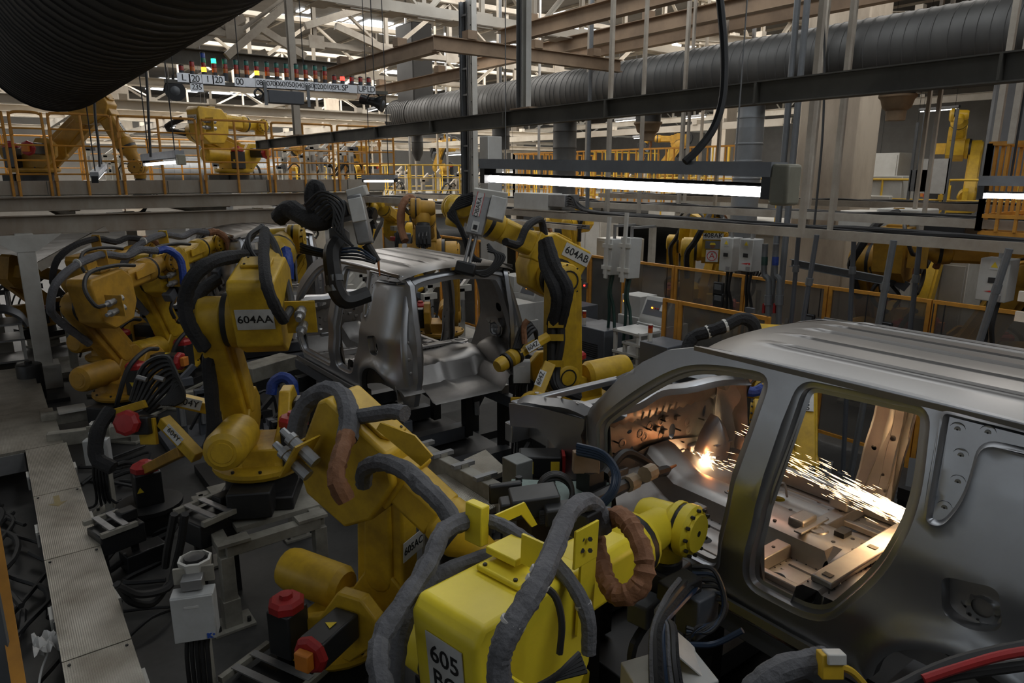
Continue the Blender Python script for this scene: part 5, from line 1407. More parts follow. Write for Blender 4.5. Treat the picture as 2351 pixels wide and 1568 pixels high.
def controller(px, py, X, w, d, h, label, top='flat', m=CABG):
    """welding controller cabinet whose front-top edge is seen at the pixel"""
    p = PX(px, py, X); z = p[2]
    t = thing('controller_cabinet', label, 'cabinet', (X + d / 2, p[1], 0))
    mb = MB(); mb.span((X, p[1] - w / 2, .08), (X + d, p[1] + w / 2, z)); mb.build('case', m, t, bev=.01)
    MB().span((X + .03, p[1] - w / 2 + .03, 0), (X + d - .03, p[1] + w / 2 - .03, .08)).build('plinth', BLK, t)
    for k in range(7): MB().box((X - .003, p[1], z - .22 - .03 * k), (.006, w * .6, .012)).build('louvre', BLK, t)
    MB().box((X - .008, p[1] - w * .38, z * .55), (.016, .03, .12)).build('handle', ZINC, t)
    if top == 'console':
        s = MB(); s.prism([(0, 0), (.36, 0), (.36, .30), (.14, .34), (0, .06)], (X + .02, p[1], z), X_, Z_, Y_, w * .92); s.build('console', CAB, t, bev=.006)
        nv = unit(A(-.28, 0, .14)); u_ = unit(A(.14, 0, .28))
        c = A(X + .09, p[1], z + .20)
        MB().frame(c + nv * .002, [Y_, u_, nv], (w * .78, .2, .006)).build('panel', CABG, t)
        for k in range(3): MB().cyl(c + nv * .005 + Y_ * (.06 - .05 * k) * 1, c + nv * .02 + Y_ * (.06 - .05 * k), .010, n=8).build('lamp_button', LAMPA if k == 0 else SIGR, t)
        MB().frame(c + nv * .006 - Y_ * .1 + u_ * .02, [Y_, u_, nv], (.06, .09, .004)).build('sticker', PLATE, t)
    if top == 'box':
        MB().span((X + .05, p[1] - w * .45, z), (X + d - .05, p[1] + w * .45, z + .30)).build('upper_box', CAB, t, bev=.008)
        MB().cyl((X + .045, p[1] + w * .3, z + .2), (X + .03, p[1] + w * .3, z + .2), .012, n=8).build('lamp_button', LAMPA, t)
    q = (X + .08, p[1] + w * .3, z if top == 'flat' else z + .0)
    if top == 'flat':
        tw = MB().cyl(q, (q[0], q[1], z + .10), .028, n=10).build('tower_base', WHT, t)
        MB().cyl((q[0], q[1], z + .10), (q[0], q[1], z + .155), .028, n=10).build('lens', SIGA, tw)
        MB().cyl((q[0], q[1], z + .155), (q[0], q[1], z + .19), .028, n=10).build('lens', SIGR, tw)
        MB().cyl((q[0], q[1], z + .19), (q[0], q[1], z + .2), .029, n=10).build('tower_cap', WHT, tw)
    return t


controller(1352, 752, 6.5, .62, .55, 1.2, 'tall grey controller with vents and a signal light, right of the 604AB arm')
controller(1297, 738, 6.9, .5, .5, 1.2, 'dark grey controller half hidden by the 604AB arm')
controller(1500, 790, 5.9, .42, .4, 1.1, 'dark grey controller with a coiled cable, left of the orange gate')
controller(1494, 745, 6.8, .5, .45, 1.1, 'cream console cabinet with a dark sloped panel, beside the orange gate', 'console', CAB)
controller(1205, 690, 7.6, .5, .45, 1.1, 'cream console cabinet with a dark sloped panel, behind the 604AB robot', 'console', CAB)
controller(1442, 725, 7.4, .42, .45, 1.1, 'white box cabinet with an amber lamp under the twin transformers', 'box', CAB)
controller(1160, 668, 7.9, .5, .45, 1.1, 'white box cabinet behind the middle car roof', 'box', CAB)
controller(1160, 735, 6.9, .6, .5, 1.1, 'white painted cabinet seen past the back corner of the middle car', 'box', CAB)
controller(1310, 700, 7.7, .5, .4, 1.3, 'grey cabinet draped with black cables, close to the safety fence')
for px, py in ((1440, 760), (1462, 790)):
    p = PX(px, py, 6.3); t = thing('tool_cart', 'cream steel cart with open shelves ' + ('below the console cabinet' if py == 760 else 'nearer the big car roof'), 'cart', (6.5, p[1], 0))
    for dx in (0, .4):
        for dy in (-.2, .2): MB().bar((6.3 + dx, p[1] + dy, 0), (6.3 + dx, p[1] + dy, p[2]), .04, .04).build('leg', CAB, t)
    for z in (p[2], p[2] - .28, p[2] - .55): MB().span((6.27, p[1] - .23, z - .03), (6.73, p[1] + .23, z)).build('shelf', CAB, t)
# teach pendants and small displays on the fence
for i, (px, py) in enumerate(((1855, 740), (1880, 745), (2030, 760), (1985, 775), (2160, 800), (2135, 795), (1650, 690), (1530, 700), (1650, 665))):
    p = PX(px, py, FX - .06); big = i % 2 == 0
    t = thing('teach_pendant', 'dark hand control unit hanging on the safety fence with a lit display', 'controller', p, 'hand controls on the fence')
    MB().box(p, (.05, .17 if big else .11, .22 if big else .16)).build('case', BLKM, t, bev=.012)
    MB().box(p + A(-.027, 0, .04), (.004, .12 if big else .06, .08 if big else .03)).build('display', PIPE if big else LAMPR, t)
    MB().cyl(p + A(0, .02, .1), (p[0], p[1] + .02, 2.0), .007, n=5).build('cord', RUB, t)
for i, (px, py) in enumerate(((2208, 805), (1760, 780), (1345, 655), (1105, 612))):
    p = PX(px, py, FX - .04)
    t = thing('status_lamp', ('grey gloved box on the fence by the leaning pipe', 'small amber lamp box low on the gate pane', 'small red lamp box on the fence post right of the 604AB robot', 'small red lamp box behind the middle car roof')[i], 'lamp box', p)
    MB().box(p, (.06, .07, .09)).build('case', CABG, t, bev=.006); MB().cyl(p - X_ * .03, p - X_ * .042, .016, n=8).build('lens', (PIPE, LAMPA, LAMPR, LAMPR)[i], t)


def transformer(px0, py0, px1, py1, X, w, label, tilt=0.0, logo=False, braces=True):
    a, b = PX(px0, py0, X), PX(px1, py1, X); y = (a[1] + b[1]) / 2
    t = thing('welding_transformer', label, 'transformer', (X, y, b[2]))
    lean = unit(A(tilt, 0, 1))
    c = A(X, y, (a[2] + b[2]) / 2); h = a[2] - b[2]
    fx = unit(np.cross(Y_, lean))
    MB().frame(c, [fx, Y_, lean], (.22, w, h)).build('case', CAB, t, bev=.008)
    f = c - fx * .114
    if braces:
        for k in (-.3, .3): MB().frame(f + lean * h * k, [fx, Y_, lean], (.03, w * 1.18, .055)).build('strap', WHT, t, bev=.003)
        MB().frame(f + lean * h * .25 - fx * .006, [fx, Y_, lean], (.03, .05, h * 1.7)).build('hanger_bar', WHT, t)
    else:
        MB().frame(f - fx * .001, [fx, Y_, lean], (.004, .07, .05)).build('switch_plate', BLK, t)
        q = MB().frame(f + lean * h * .36, [fx, Y_, lean], (.004, .075, .085)).build('warning_label', PLATE, t)
        MB().prism([(-.028, -.022), (.028, -.022), (0, .03)], f + lean * h * .36 - fx * .004, -Y_, lean, -fx, .003).build('triangle', YINK, q)
        MB().frame(f - lean * h * .40 - Y_ * w * .22, [fx, Y_, lean], (.004, .06, .05)).build('rating_plate', ZINC, t)
        if logo:
            MB().prism([(-.06, -.008), (.03, -.012), (.05, .012), (.0, .004)], f - lean * h * .25 - fx * .003, -Y_, lean, -fx, .002).build('emblem', REDINK, t)
            MB().cyl(f - lean * h * .25 - fx * .003 - Y_ * .065, f - lean * h * .25 - fx * .005 - Y_ * .065, .014, n=10).build('emblem', REDINK, t)
    for k in (-1, 1): MB().tube([c - lean * h * .5 + Y_ * k * w * .15, c - lean * (h * .5 + .25) + Y_ * k * w * .1 - X_ * .02, c - lean * (h * .5 + .6) + Y_ * k * .05 + X_ * .05, A(X + .1 * k, y + .25 * k, .15)], .022, 6, 4).build('cable', GRNH if braces else RUB, t)
    ht = c + lean * h * .5 + Z_ * .03; MB().bar(ht - Z_ * .05, ht + Z_ * max(.05, T1 - .03 - ht[2]), .03, .03, up=X_).build('hanger_rod', ZINC, t)
    xe = (7.06 if X < 7.05 else 7.54); MB().bar((ht[0], y, T1 - .05), (7.3, y, T1 - .05), .04, .03).build('hanger_bracket', ZINC, t)
    return t


transformer(1408, 548, 1408, 630, 6.7, .15, 'white strapped welding transformer hanging from the front tray, left one of the twins', .05)
transformer(1447, 545, 1447, 638, 6.65, .17, 'white strapped welding transformer hanging from the front tray, right one of the twins', .05)
transformer(1678, 545, 1678, 622, 8.0, .20, 'white transformer with a warning triangle hanging beside the 408AK robot', 0, False, False)
transformer(1724, 548, 1724, 622, 7.8, .20, 'white transformer with a red emblem hanging beside the banded grey pipes', 0, True, False)
transformer(2290, 592, 2290, 690, 7.3, .24, 'white transformer with a red emblem beyond the leaning grey pipe', 0, True, False)
transformer(1148, 560, 1148, 610, 7.6, .16, 'pale strapped transformer hanging behind the 604AB forearm', 0)
c = thing('cabinet_post', 'white bolted cabinet post cut by the frame above the car roof', 'post', PX(2445, 780, 5.0))
p0, p1 = PX(2445, 640, 5.0), PX(2445, 775, 5.0)
MB().box(((p0 + p1) / 2), (.14, .16, p0[2] - p1[2])).build('body', WHT, c)
for z in (p0[2] - .12, p1[2] + .1): MB().box((4.93, p0[1] + .04, z), (.03, .3, .06)).build('flange', WHT, c)
MB().bar((5.0, p0[1], 0), (5.0, p0[1], p1[2]), .1, .1).build('leg', WHT, c)

MB().chan(PX(1815, 603, 8.0), PX(2038, 645, 8.0), .06, .09).build('support_rail', PIPE, None, 'dusty grey channel rail slung between the conduits before the fence', 'rail')
# leaning grey conduit pipes before the fence
for i, (a, b, nm) in enumerate((((2312, 588), (2240, 812), 'grey conduit pipe leaning right in front of the red-emblem transformer'), ((2045, 590), (2008, 790), 'grey conduit pipe with a joint, leaning before the fence posts'),
                                ((1868, 585), (1838, 770), 'dark conduit pipe leaning beside the square drop pipes'), ((2110, 575), (2085, 800), 'slim dark conduit before the black gripper robot'), ((1960, 560), (1950, 770), 'slim dark conduit behind the leaning grey pipe'), ((1832, 560), (1815, 760), 'slim dark conduit left of the leaning pipes'))):
    X = 7.0 if i < 3 else 7.6
    pa, pb = PX(*a, X), PX(*b, X); d = unit(pb - pa); pb2 = pb + d * (pb[2] / max(.2, -d[2])); pa2 = pa - d * ((T1 - pa[2]) / max(.2, -d[2]))
    t = thing('conduit_pipe', nm, 'pipe', (pb2[0], pb2[1], 0))
    MB().cyl(pa2, pb2, .032 if i < 2 else .026, n=10).build('tube', PIPE if i < 2 else CABG, t)
    MB().cyl(pa + d * .25, pa + d * .33, .038, n=10).build('coupling', PIPE, t); MB().cyl(pb2 - d * .02, pb2, .06, n=10).build('foot', PIPE, t)
# square drop pipes with red valves
dp = thing('drop_pipe', 'twin grey water pipes with elbows and red valves in front of the fence', 'pipe', PX(1765, 770, 7.6))
for k, px in enumerate((1757, 1782)):
    a, b = PX(px, 560, 7.6), PX(px - 3, 625, 7.6); e = PX(px + 8, 655, 7.6); f = PX(px + 6, 745, 7.6)
    MB().tube([a, b, b * .3 + e * .7 + Z_ * .04, e, f], .036, 9, 4).build('pipe_run', PIPE, dp)
    MB().cyl(a + (b - a) * .45, a + (b - a) * .75, .039, n=9).build('band', (GRNH, BLU)[k], dp)
    MB().cyl(e + (f - e) * .25, e + (f - e) * .5, .05, n=9).build('coupling', PIPE, dp)
    MB().box(e + (f - e) * .6 + Y_ * .06, (.03, .03, .12)).build('valve_handle', RED, dp)
    MB().cyl((f[0], f[1], f[2]), (f[0], f[1], 0), .036, n=9).build('pipe_run', PIPE, dp)

# ---------------------------------------------------------------- orange bar cage at the far right, cage behind the lamp
def bar_cage(x0, x1, y0, y1, zb, zt, label, step, m=RAILY, plate=True, post=.05, group=None):
    t = thing('bar_cage', label, 'cage', ((x0 + x1) / 2, (y0 + y1) / 2, zb), group)
    if plate: MB().span((x0, y0, zb - .14), (x1, y1, zb)).build('toe_plate', m, t)
    for (a, b) in (((x0, y1), (x0, y0)), ((x0, y1), (x1, y1))):
        a, b = A(*a, 0), A(*b, 0); n = max(2, int(np.linalg.norm(b - a) / step))
        for z in (zt, zb + .16): MB().bar(a + Z_ * z, b + Z_ * z, .04, .04).build('rail', m, t)
        for k in range(n + 1):
            q = a + (b - a) * k / n
            MB().bar(q + Z_ * zb, q + Z_ * zt, post if k in (0, n) else .03, post if k in (0, n) else .03, up=X_).build('bar', m, t)
    return t


ca, cb = PX(2243, 540, 8.7), PX(2262, 330, 8.7)
bar_cage(8.7, 11.0, -1.0, ca[1], ca[2] + .05, cb[2], 'orange barred corner cage on a raised platform, cut by the frame', .17, RAILY)
bar_cage(13.2, 16.5, 9.4, PX(1180, 440, 13.2)[1], 2.55, 4.0, 'orange barred cage standing behind the long bright lamp', .24, RAILY, False)
bar_cage(15.5, 19, 11.5, 17.0, 2.6, 4.1, 'yellow-orange barred cage farther behind the long bright lamp', .5, RAILL, False)
# second deck far behind with yellow rails
fd = thing('rear_deck', 'pale steel deck with yellow rails running far behind the trays', 'deck', (20, 22, 2.4))
MB().span((9.5, 17.5, 2.42), (38, 36, 2.52)).build('deck', STAND, fd)
MB().span((9.48, 17.48, 2.3), (38, 17.5, 2.62)).build('kick_plate', WHT, fd)
MB().span((9.46, 17.5, 2.3), (9.48, 36, 2.62)).build('kick_plate', WHT, fd)
for x in (10, 15, 20, 26, 32): MB().bar((x, 18, 0), (x, 18, 2.42), .2, .2, up=X_).build('column', WHT, fd)
for i in range(14):
    x = 9.6 + i * 1.7
    rail_panel((x, 17.6), (x + 1.62, 17.6), 2.52, 3.65, (3.3, 2.95), 'yellow guard rail panel on the front edge of the rear deck', RAILL, 1, 'yellow rails of the rear deck')
for i in range(9):
    y = 17.7 + i * 1.75
    rail_panel((9.6, y), (9.6, y + 1.65), 2.52, 3.65, (3.3, 2.95), 'yellow guard rail panel on the side edge of the rear deck', RAILL, 1, 'side rails of the rear deck')
for i in range(10):
    x = 10 + i * 2.4
    rail_panel((x, 24.5), (x + 2.3, 24.5), 2.52, 3.75, (3.35, 2.95), 'yellow guard rail panel in the middle of the rear deck', RAILL, 2, 'middle rails of the rear deck')
rd2 = thing('rear_deck', 'pale machine deck with yellow rails beyond the pillar', 'deck', (16, 8, 2.2))
MB().span((13.6, 1, 2.2), (22, 12.5, 2.3)).build('deck', WHT, rd2)
for y in (2, 6, 10): MB().bar((13.8, y, 0), (13.8, y, 2.2), .18, .18, up=X_).build('column', WHT, rd2)
for i in range(5):
    y = 1.2 + i * 2.2
    rail_panel((13.7, y), (13.7, y + 2.1), 2.3, 3.3, (2.95, 2.6), 'yellow guard rail on the machine deck beyond the pillar', RAILL, 1, 'rails beyond the pillar')
for (a, b, nm) in (((2110, 365), (2170, 445), 'big white board hanging beyond the pillar, under the ducts'), ((2092, 390), (2125, 440), 'grey board beside the white board beyond the pillar')):
    q0, q1 = PX(*a, 13.2), PX(*b, 13.2)
    t = thing('notice_board', nm, 'board', (q0 + q1) / 2)
    MB().span((13.2, q1[1], q1[2]), (13.24, q0[1], q0[2])).build('sheet', PLATE if 'white board hanging' in nm else PIPE, t)
    for y in (q0[1], q1[1]): MB().bar((13.22, y, 2.3), (13.22, y, q0[2] + .8), .04, .04, up=X_).build('post', PIPE, t)
# big dark machine body at the far right back
MB().span((19, 2.2, 2.31), (22, 7.0, 5.6)).build('machine_housing', CABG, None, 'dark machine housing in the shade beyond the pillar', 'machine', bev=.1)
for i, (px, py, X, w, h) in enumerate(((2030, 440, 14.0, .9, .6), (2000, 455, 13.9, 1.0, .12), (1250, 470, 16, 1.2, .5), (1620, 470, 12.5, 1.2, .6), (1560, 470, 14.5, 1.6, .7), (1700, 440, 15, 1.2, .8), (2190, 520, 10.2, .5, .3), (2080, 515, 10.6, .6, .45), (1985, 515, 10.4, .5, .4))):
    q = PX(px, py, X)
    MB().box(q, (.6, w, h)).build('equipment_box', (CAB, WHT, CAB, WHT, CAB, CAB, BLKM, CAB, WHT)[i], None, ('pale equipment case under the orange bars beyond the pillar', 'long white shelf beam right of the pillar', 'pale case behind the white junction box', 'pale case behind the banded pipes', 'wide pale case behind the long bright lamp', 'pale case high behind the light duct sleeve', 'black case beside the orange bar cage', 'pale case on the tray below the white board', 'white case next to the pillar foot on the tray')[i], 'box', 'equipment boxes of the rear bays', bev=.02)

# ---------------------------------------------------------------- robots beyond the fence
def far_robot(label, x, y, az, q2, q3, q5=-60, plate=None, m=YEL, group=None, zb=.5, **k): return robot('welding_robot', label, x, y, zb, az, q2, q3, q5, plate, m, HOSED, 1, ped=0 if zb < 2 else None, group=group, **k)


RB['K'] = far_robot('yellow robot marked 408AK beyond the fence, carrying a red A sign', 9.85, 7.75, 38, -16, 3, plate='408AK', zb=.45, gun=False, plate_on=lambda W, E, F, S, d, nn, J2, J3, a1: (E(-.345, -.19, .27), -S, nn, -d, .33, .13))
k_ = RB['K']; r_, u_, nv = -k_['S'], k_['n'], -k_['d']
c = k_['E'](-.345, -.19, -.07); po = MB().frame(c + nv * .004, [r_, u_, nv], (.20, .20, .004)).build('letter_sign', PLATE, k_['t'])
MB().tube([c + nv * .008 + r_ * .078 * math.cos(t_) + u_ * .078 * math.sin(t_) for t_ in np.linspace(0, 2 * math.pi, 20, endpoint=False)], .007, 4, 1, 0, True).build('red_ring', REDINK, po); text('A', c + nv * .008, r_, u_, .13, REDINK, po)
c = k_['E'](-.345, -.19, .115); po = MB().frame(c + nv * .003, [r_, u_, nv], (.24, .13, .004)).build('safety_poster', PIPE, k_['t'])
MB().lathe(c + nv * .005 - u_ * .02, nv, [(0, .04), (.003, .04)], 12).build('printed_head', LEA, po); MB().prism([(-.05, 0), (.05, 0), (.035, .035), (-.035, .035)], c + nv * .007, r_, u_, nv, .003).build('printed_helmet', YINK, po)
RB['P'] = far_robot('yellow robot marked 409AP beyond the fence, small and far back', 12.2, 10.1, 35, -20, 5, plate='409AP', zb=.25, gun=False, plate_on=lambda W, E, F, S, d, nn, J2, J3, a1: (E(-.345, -.19, .27), -S, nn, -d, .33, .13))
far_robot('yellow robot beyond the fence with its round wrist toward the 409AP robot', 11.2, 9.0, 250, 20, -10)
far_robot('yellow robot beyond the fence peeking out right of the 604AB robot', 11.6, 12.4, 100, 10, -15)
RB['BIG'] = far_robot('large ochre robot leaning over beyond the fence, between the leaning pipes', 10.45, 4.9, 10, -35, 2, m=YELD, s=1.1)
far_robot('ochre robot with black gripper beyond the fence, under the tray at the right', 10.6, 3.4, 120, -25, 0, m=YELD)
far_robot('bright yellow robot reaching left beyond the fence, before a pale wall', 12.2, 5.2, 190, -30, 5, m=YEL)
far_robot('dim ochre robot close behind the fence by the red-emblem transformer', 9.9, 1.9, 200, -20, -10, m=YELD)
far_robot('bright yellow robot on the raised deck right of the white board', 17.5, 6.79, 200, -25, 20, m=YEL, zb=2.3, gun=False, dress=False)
RB['AD'] = robot('welding_robot', 'yellow robot marked 605AD seen through the doors of the big car', 5.75, 3.45, .2, 215, -48, -12, -70, '605AD', YEL, HOSED, ped=0, gun=False, dress=False, s=.92, plate_on=lambda W, E, F, S, d, nn, J2, J3, a1: (J2 + np.cross(S, a1) * .19 + S * .19 + a1 * .6, a1, -S, np.cross(S, a1), .24, .12))
ad_ = RB['AD']
MB().tube(px3([(1572, 815, 6.3), (1590, 775, 6.3), (1625, 762, 6.25), (1665, 748, 6.2), (1700, 732, 6.2), (1728, 742, 6.2), (1740, 785, 6.25)]), .058, 9, 6, .1).build('hose', HOSED, ad_['t'])
for p, q in (((1622, 763, 6.25), (1628, 761, 6.25)), ((1662, 749, 6.2), (1668, 747, 6.2))): MB().cyl(PD(*p), PD(*q), .061, n=10).build('cable_tie', WHT, ad_['t'])
# robots of the left rear bays, below and behind the mezzanine
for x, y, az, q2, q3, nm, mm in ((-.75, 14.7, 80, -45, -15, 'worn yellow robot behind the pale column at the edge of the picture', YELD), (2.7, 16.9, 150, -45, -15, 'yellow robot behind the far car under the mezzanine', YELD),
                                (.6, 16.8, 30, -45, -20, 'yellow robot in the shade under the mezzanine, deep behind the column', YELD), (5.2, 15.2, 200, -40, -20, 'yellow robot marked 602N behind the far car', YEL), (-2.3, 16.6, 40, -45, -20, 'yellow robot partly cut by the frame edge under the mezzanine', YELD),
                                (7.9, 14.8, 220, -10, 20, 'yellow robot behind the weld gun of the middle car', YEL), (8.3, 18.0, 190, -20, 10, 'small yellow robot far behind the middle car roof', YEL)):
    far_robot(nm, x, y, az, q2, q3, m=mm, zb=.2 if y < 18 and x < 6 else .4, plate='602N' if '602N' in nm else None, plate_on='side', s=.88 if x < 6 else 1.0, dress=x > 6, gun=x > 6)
for i, (px, py, X) in enumerate(((690, 390, 12.4), (830, 380, 15), (960, 400, 20), (1560, 420, 26))):
    p = PX(px, py, X); 
    o = copy_tree(RB['P']['t'] if False else RB['BIG']['t'], (X, min(33, max(22.5, p[1])), 2.52), R(40 * i), 'small yellow robot on the far rear deck, ' + ('close behind the mezzanine end', 'second along from the mezzanine end', 'third along from the mezzanine end', 'farthest along, toward the duct drops')[i], 'robots of the rear deck')
# ================================================================ weld guns, fixtures, floor equipment
# big servo gun hanging over the middle car (held by 604AA)
a = RB['AA']; T = a['t']
gx = [PD(*p) for p in ((640, 560, 6.3), (700, 500, 6.2), (760, 470, 6.1))]
MB().tube([PD(640, 500, 6.4), PD(665, 480, 6.3), PD(700, 500, 6.2), PD(735, 510, 6.1), PD(760, 490, 6.1)], .085, 10, 5, .1).build('gun_hose', HOSED, T)
MB().tube([PD(722, 500, 6.15), PD(712, 450, 6.1), PD(722, 425, 6.1), PD(735, 440, 6.1), PD(738, 480, 6.1)], .055, 10, 5, .1).build('gun_hose', HOSED, T)
MB().frame(PD(768, 490, 6.15), [unit(_rt + .25 * Z_), _fw, unit(Z_ - .25 * _rt)], (.28, .22, .15)).build('gun_mount', CABG, T, bev=.02)
MB().frame(PD(780, 545, 6.15), [_rt, _fw, Z_], (.14, .2, .14)).build('gun_bracket', CABG, T, bev=.015)
gu = unit(PD(845, 580, 6.15) - PD(815, 440, 6.1)); gs = unit(np.cross(gu, _fw))
MB().bar(PD(815, 448, 6.05), PD(840, 560, 6.1), .13, .13, up=_fw).build('servo_motor', ZINC, T, bev=.015)
MB().frame(PD(820, 482, 5.93), [gs, _fw, gu], (.12, .03, .2)).build('motor_cover', PLATE, T, bev=.006)
MB().bar(PD(800, 448, 6.1), PD(842, 436, 6.1), .2, .09).build('motor_top', WHT, T, bev=.01)
MB().cyl(PD(840, 560, 6.15), PD(868, 600, 6.2), .045, .03, 10).build('gun_piston', BLKM, T)
MB().cyl(PD(868, 596, 6.2), PD(872, 634, 6.2), .014, .006, 8).build('electrode', mat('copper', (.5, .2, .08), .35, .9, .3), T)
MB().tube([PD(775, 555, 6.1), PD(762, 580, 6.05), PD(765, 625, 6.0), PD(772, 665, 6.0), PD(795, 690, 6.05), PD(845, 676, 6.15)], .075, 8, 5).build('gun_arm', BLK, T)
for k in (632, 655): MB().cyl(PD(767, k, 6.0), PD(769, k + 14, 6.0), .078, n=10).build('arm_band', PIPE, T)
for k in range(7):
    MB().tube([PD(700 + 8 * k, 470 + 6 * k, 6.0), PD(740 + 5 * k, 440 + 8 * k, 5.95), PD(790 - 4 * k, 470 + 9 * k, 5.95), PD(775 + 6 * k, 530 + 6 * k, 5.95)], .013, 5, 5).build('cable', RUB, T)
for k in range(4): MB().tube([PD(690, 560 + 6 * k, 6.3), PD(750, 575 + 5 * k, 6.1), PD(820, 570 + 8 * k, 6.1), PD(862, 595 + 3 * k, 6.15)], .012, 5, 5).build('hose', BLUH if k < 2 else RUB, T)
# servo gun of 604AB: white lettered housing
a = RB['AB']; T = a['t']
g0, g1 = PD(1112, 442, 6.9), PD(1088, 540, 6.9); gu = unit(g1 - g0); gs = unit(np.cross(_fw, gu))
MB().bar(g0, g1, .17, .14, up=_fw).build('servo_motor', ZINC, T, bev=.012)
po = MB().frame((g0 + g1) / 2 - _fw * .075 + gu * -.08 + gs * .02, [gs, gu, _fw], (.075, .24, .006)).build('maker_plate', PLATE, T)
text('OBARA', (g0 + g1) / 2 - _fw * .080 + gu * -.05 + gs * .02, gu * -1, gs * -1 if (np.cross(gu * -1, gs * -1) @ _fw) < 0 else gs, .06, INK, po)
for k in (-1, 1): MB().frame((g0 + g1) / 2 - _fw * .079 + gu * -.08 + gs * (.02 + k * .034), [gs, gu, _fw], (.005, .235, .004)).build('red_line', REDINK, po)
MB().frame((g0 + g1) / 2 - _fw * .078 + gu * .14, [gs, gu, _fw], (.07, .10, .006)).build('hand_sign', PLATE, T)
MB().frame((g0 + g1) / 2 - _fw * .083 + gu * .15, [gs, gu, _fw], (.04, .045, .004)).build('pictogram', INK, T)
MB().bar(PD(1088, 440, 6.9), PD(1165, 452, 6.9), .16, .08).build('motor_top', WHT, T, bev=.01)
MB().frame(PD(1142, 480, 6.85), [gs, gu, _fw], (.16, .22, .14)).build('motor_cover', PLATE, T, bev=.01)
for k in (0, .05): MB().cyl(g1 + gs * (k - .025), g1 + gu * .32 + gs * (k - .025), .018, n=8).build('guide_rod', ZINC, T)
MB().frame(g1 + gu * .34, [gs, gu, _fw], (.2, .12, .16)).build('gun_body', BLK, T, bev=.02)
for k in range(6): MB().tube([PD(1085, 445 + 4 * k, 7.0), PD(1050 - 4 * k, 460 + 6 * k, 7.0), PD(1045 + 3 * k, 500 + 5 * k, 7.0), PD(1075, 560 + 4 * k, 7.0), PD(1085 + 4 * k, 600, 7.0)], .022, 6, 5, .05).build('hose', HOSED, T)
for k in range(4): MB().tube([PD(1120, 560 + 5 * k, 6.9), PD(1140 + 6 * k, 590, 6.9), PD(1120, 620 + 4 * k, 6.9), PD(1085, 625, 6.9)], .018, 6, 5, .05).build('hose', RUB, T)
# 602G: level forearm tool and extra hose
a = RB['GG']
MB().tube([a['E'](-.5, -.1, .2), a['E'](-.6, .2, .0), a['W'](.1, .45, .9), a['W'](.25, .4, .5)], .05, 7, 4).build('hose', HOSED, a['t'])
a = RB['F']
# red gun with copper tips behind the middle car
rg = thing('weld_gun', 'red and bronze weld gun standing behind the middle car roof', 'weld gun', PX(925, 620, 7.5))
p = PX(925, 560, 7.5)
MB().box(p, (.3, .3, .5)).build('gun_body', CABG, rg, bev=.03); MB().box(p + A(-.05, .1, .12), (.34, .22, .1)).build('gun_yoke', RED, rg, bev=.02)
MB().box(p + A(-.1, .1, .35), (.2, .2, .1)).build('top_plate', STAND, rg); MB().box(p + A(-.16, -.1, .0), (.1, .12, .3)).build('valve_block', GRNP, rg, bev=.02)
MB().bar((p[0], p[1], 0), p - Z_ * .2, .2, .2, up=X_).build('stand_post', CABG, rg)
for k in range(5): MB().tube([p + A(-.1, -.1, .2 - .05 * k), p + A(-.3, -.3 - .05 * k, .3), p + A(-.35, -.3, -.1 - .05 * k), p + A(-.1, .1, -.25)], .015, 5, 5).build('hose', RUB, rg)

# ---------------------------------------------------------------- stand of 604AA
st = thing('robot_stand', 'beige steel frame stand carrying the 604AA robot', 'stand', (1.5, 5.6, 0))
zt = .70
MB().span((1.24, 5.28, zt - .04), (1.98, 6.2, zt)).build('top_plate', STAND, st)
lx = [(1.10, 5.10), (1.84, 5.12), (1.14, 6.12), (2.0, 6.15)]
for (x, y) in lx:
    MB().bar((x, y, .02), (x, y, zt - .10), .10, .10, up=X_).build('leg', STAND, st, bev=.006)
    MB().box((x, y, .012), (.30, .22, .024)).build('foot_plate', STAND, st, bev=.003)
    MB().box((x, y, .13), (.125, .125, .22)).build('leg_sleeve', STAND, st)
    for k in (-.11, .11): MB().cyl((x + k, y - .06, .02), (x + k, y - .06, .06), .016, n=6).build('anchor_bolt', BLK, st)
for (p, q) in (((1.10, 5.10), (1.84, 5.12)), ((1.10, 5.10), (1.14, 6.12)), ((1.84, 5.12), (2.0, 6.15)), ((1.14, 6.12), (2.0, 6.15))):
    MB().bar((*p, zt - .06), (*q, zt - .06), .10, .09).build('top_rail', STAND, st, bev=.006)
for (x, y) in ((1.16, 5.10), (1.78, 5.12)): MB().box((x, y, zt + .0), (.24, .12, .025)).build('pad', STAND, st)
# black service box with two pale straps in front of the robot
def strap_box(x, y, z, sx, sy, h, label, rz=0.0, zb=None):
    t = thing('service_box', label, 'box', (x, y, z))
    MB().box((x, y, z + h / 2), (sx, sy, h), rz).build('case', BLKM, t, bev=.012)
    ca, sa = math.cos(rz), math.sin(rz)
    def L_(u, v, w): return A(x + u * ca - v * sa, y + u * sa + v * ca, z + w)
    for k in (-.25, .05): MB().frame(L_(sx * k, 0, h + .05), [(ca, sa, 0), (-sa, ca, 0), Z_], (.05, sy * 1.25, .012)).build('strap', ZINC, t)
    for v in (-.62, .62): MB().frame(L_(-.04, sy * v, h + .03), [(ca, sa, 0), (-sa, ca, 0), Z_], (sx * .8, .04, .04)).build('rail', STAND, t)
    MB().frame(L_(sx * .3, sy * .1, h + .05), [(ca, sa, 0), (-sa, ca, 0), Z_], (.14, .12, .09)).build('valve', BLK, t, bev=.01)
    if zb is not None:
        for u in (-.35, .35): MB().bar(L_(sx * u, 0, 0), A(L_(sx * u, 0, 0)[0], L_(sx * u, 0, 0)[1], zb), .06, .06, up=X_).build('leg', BLK, t)
    return t


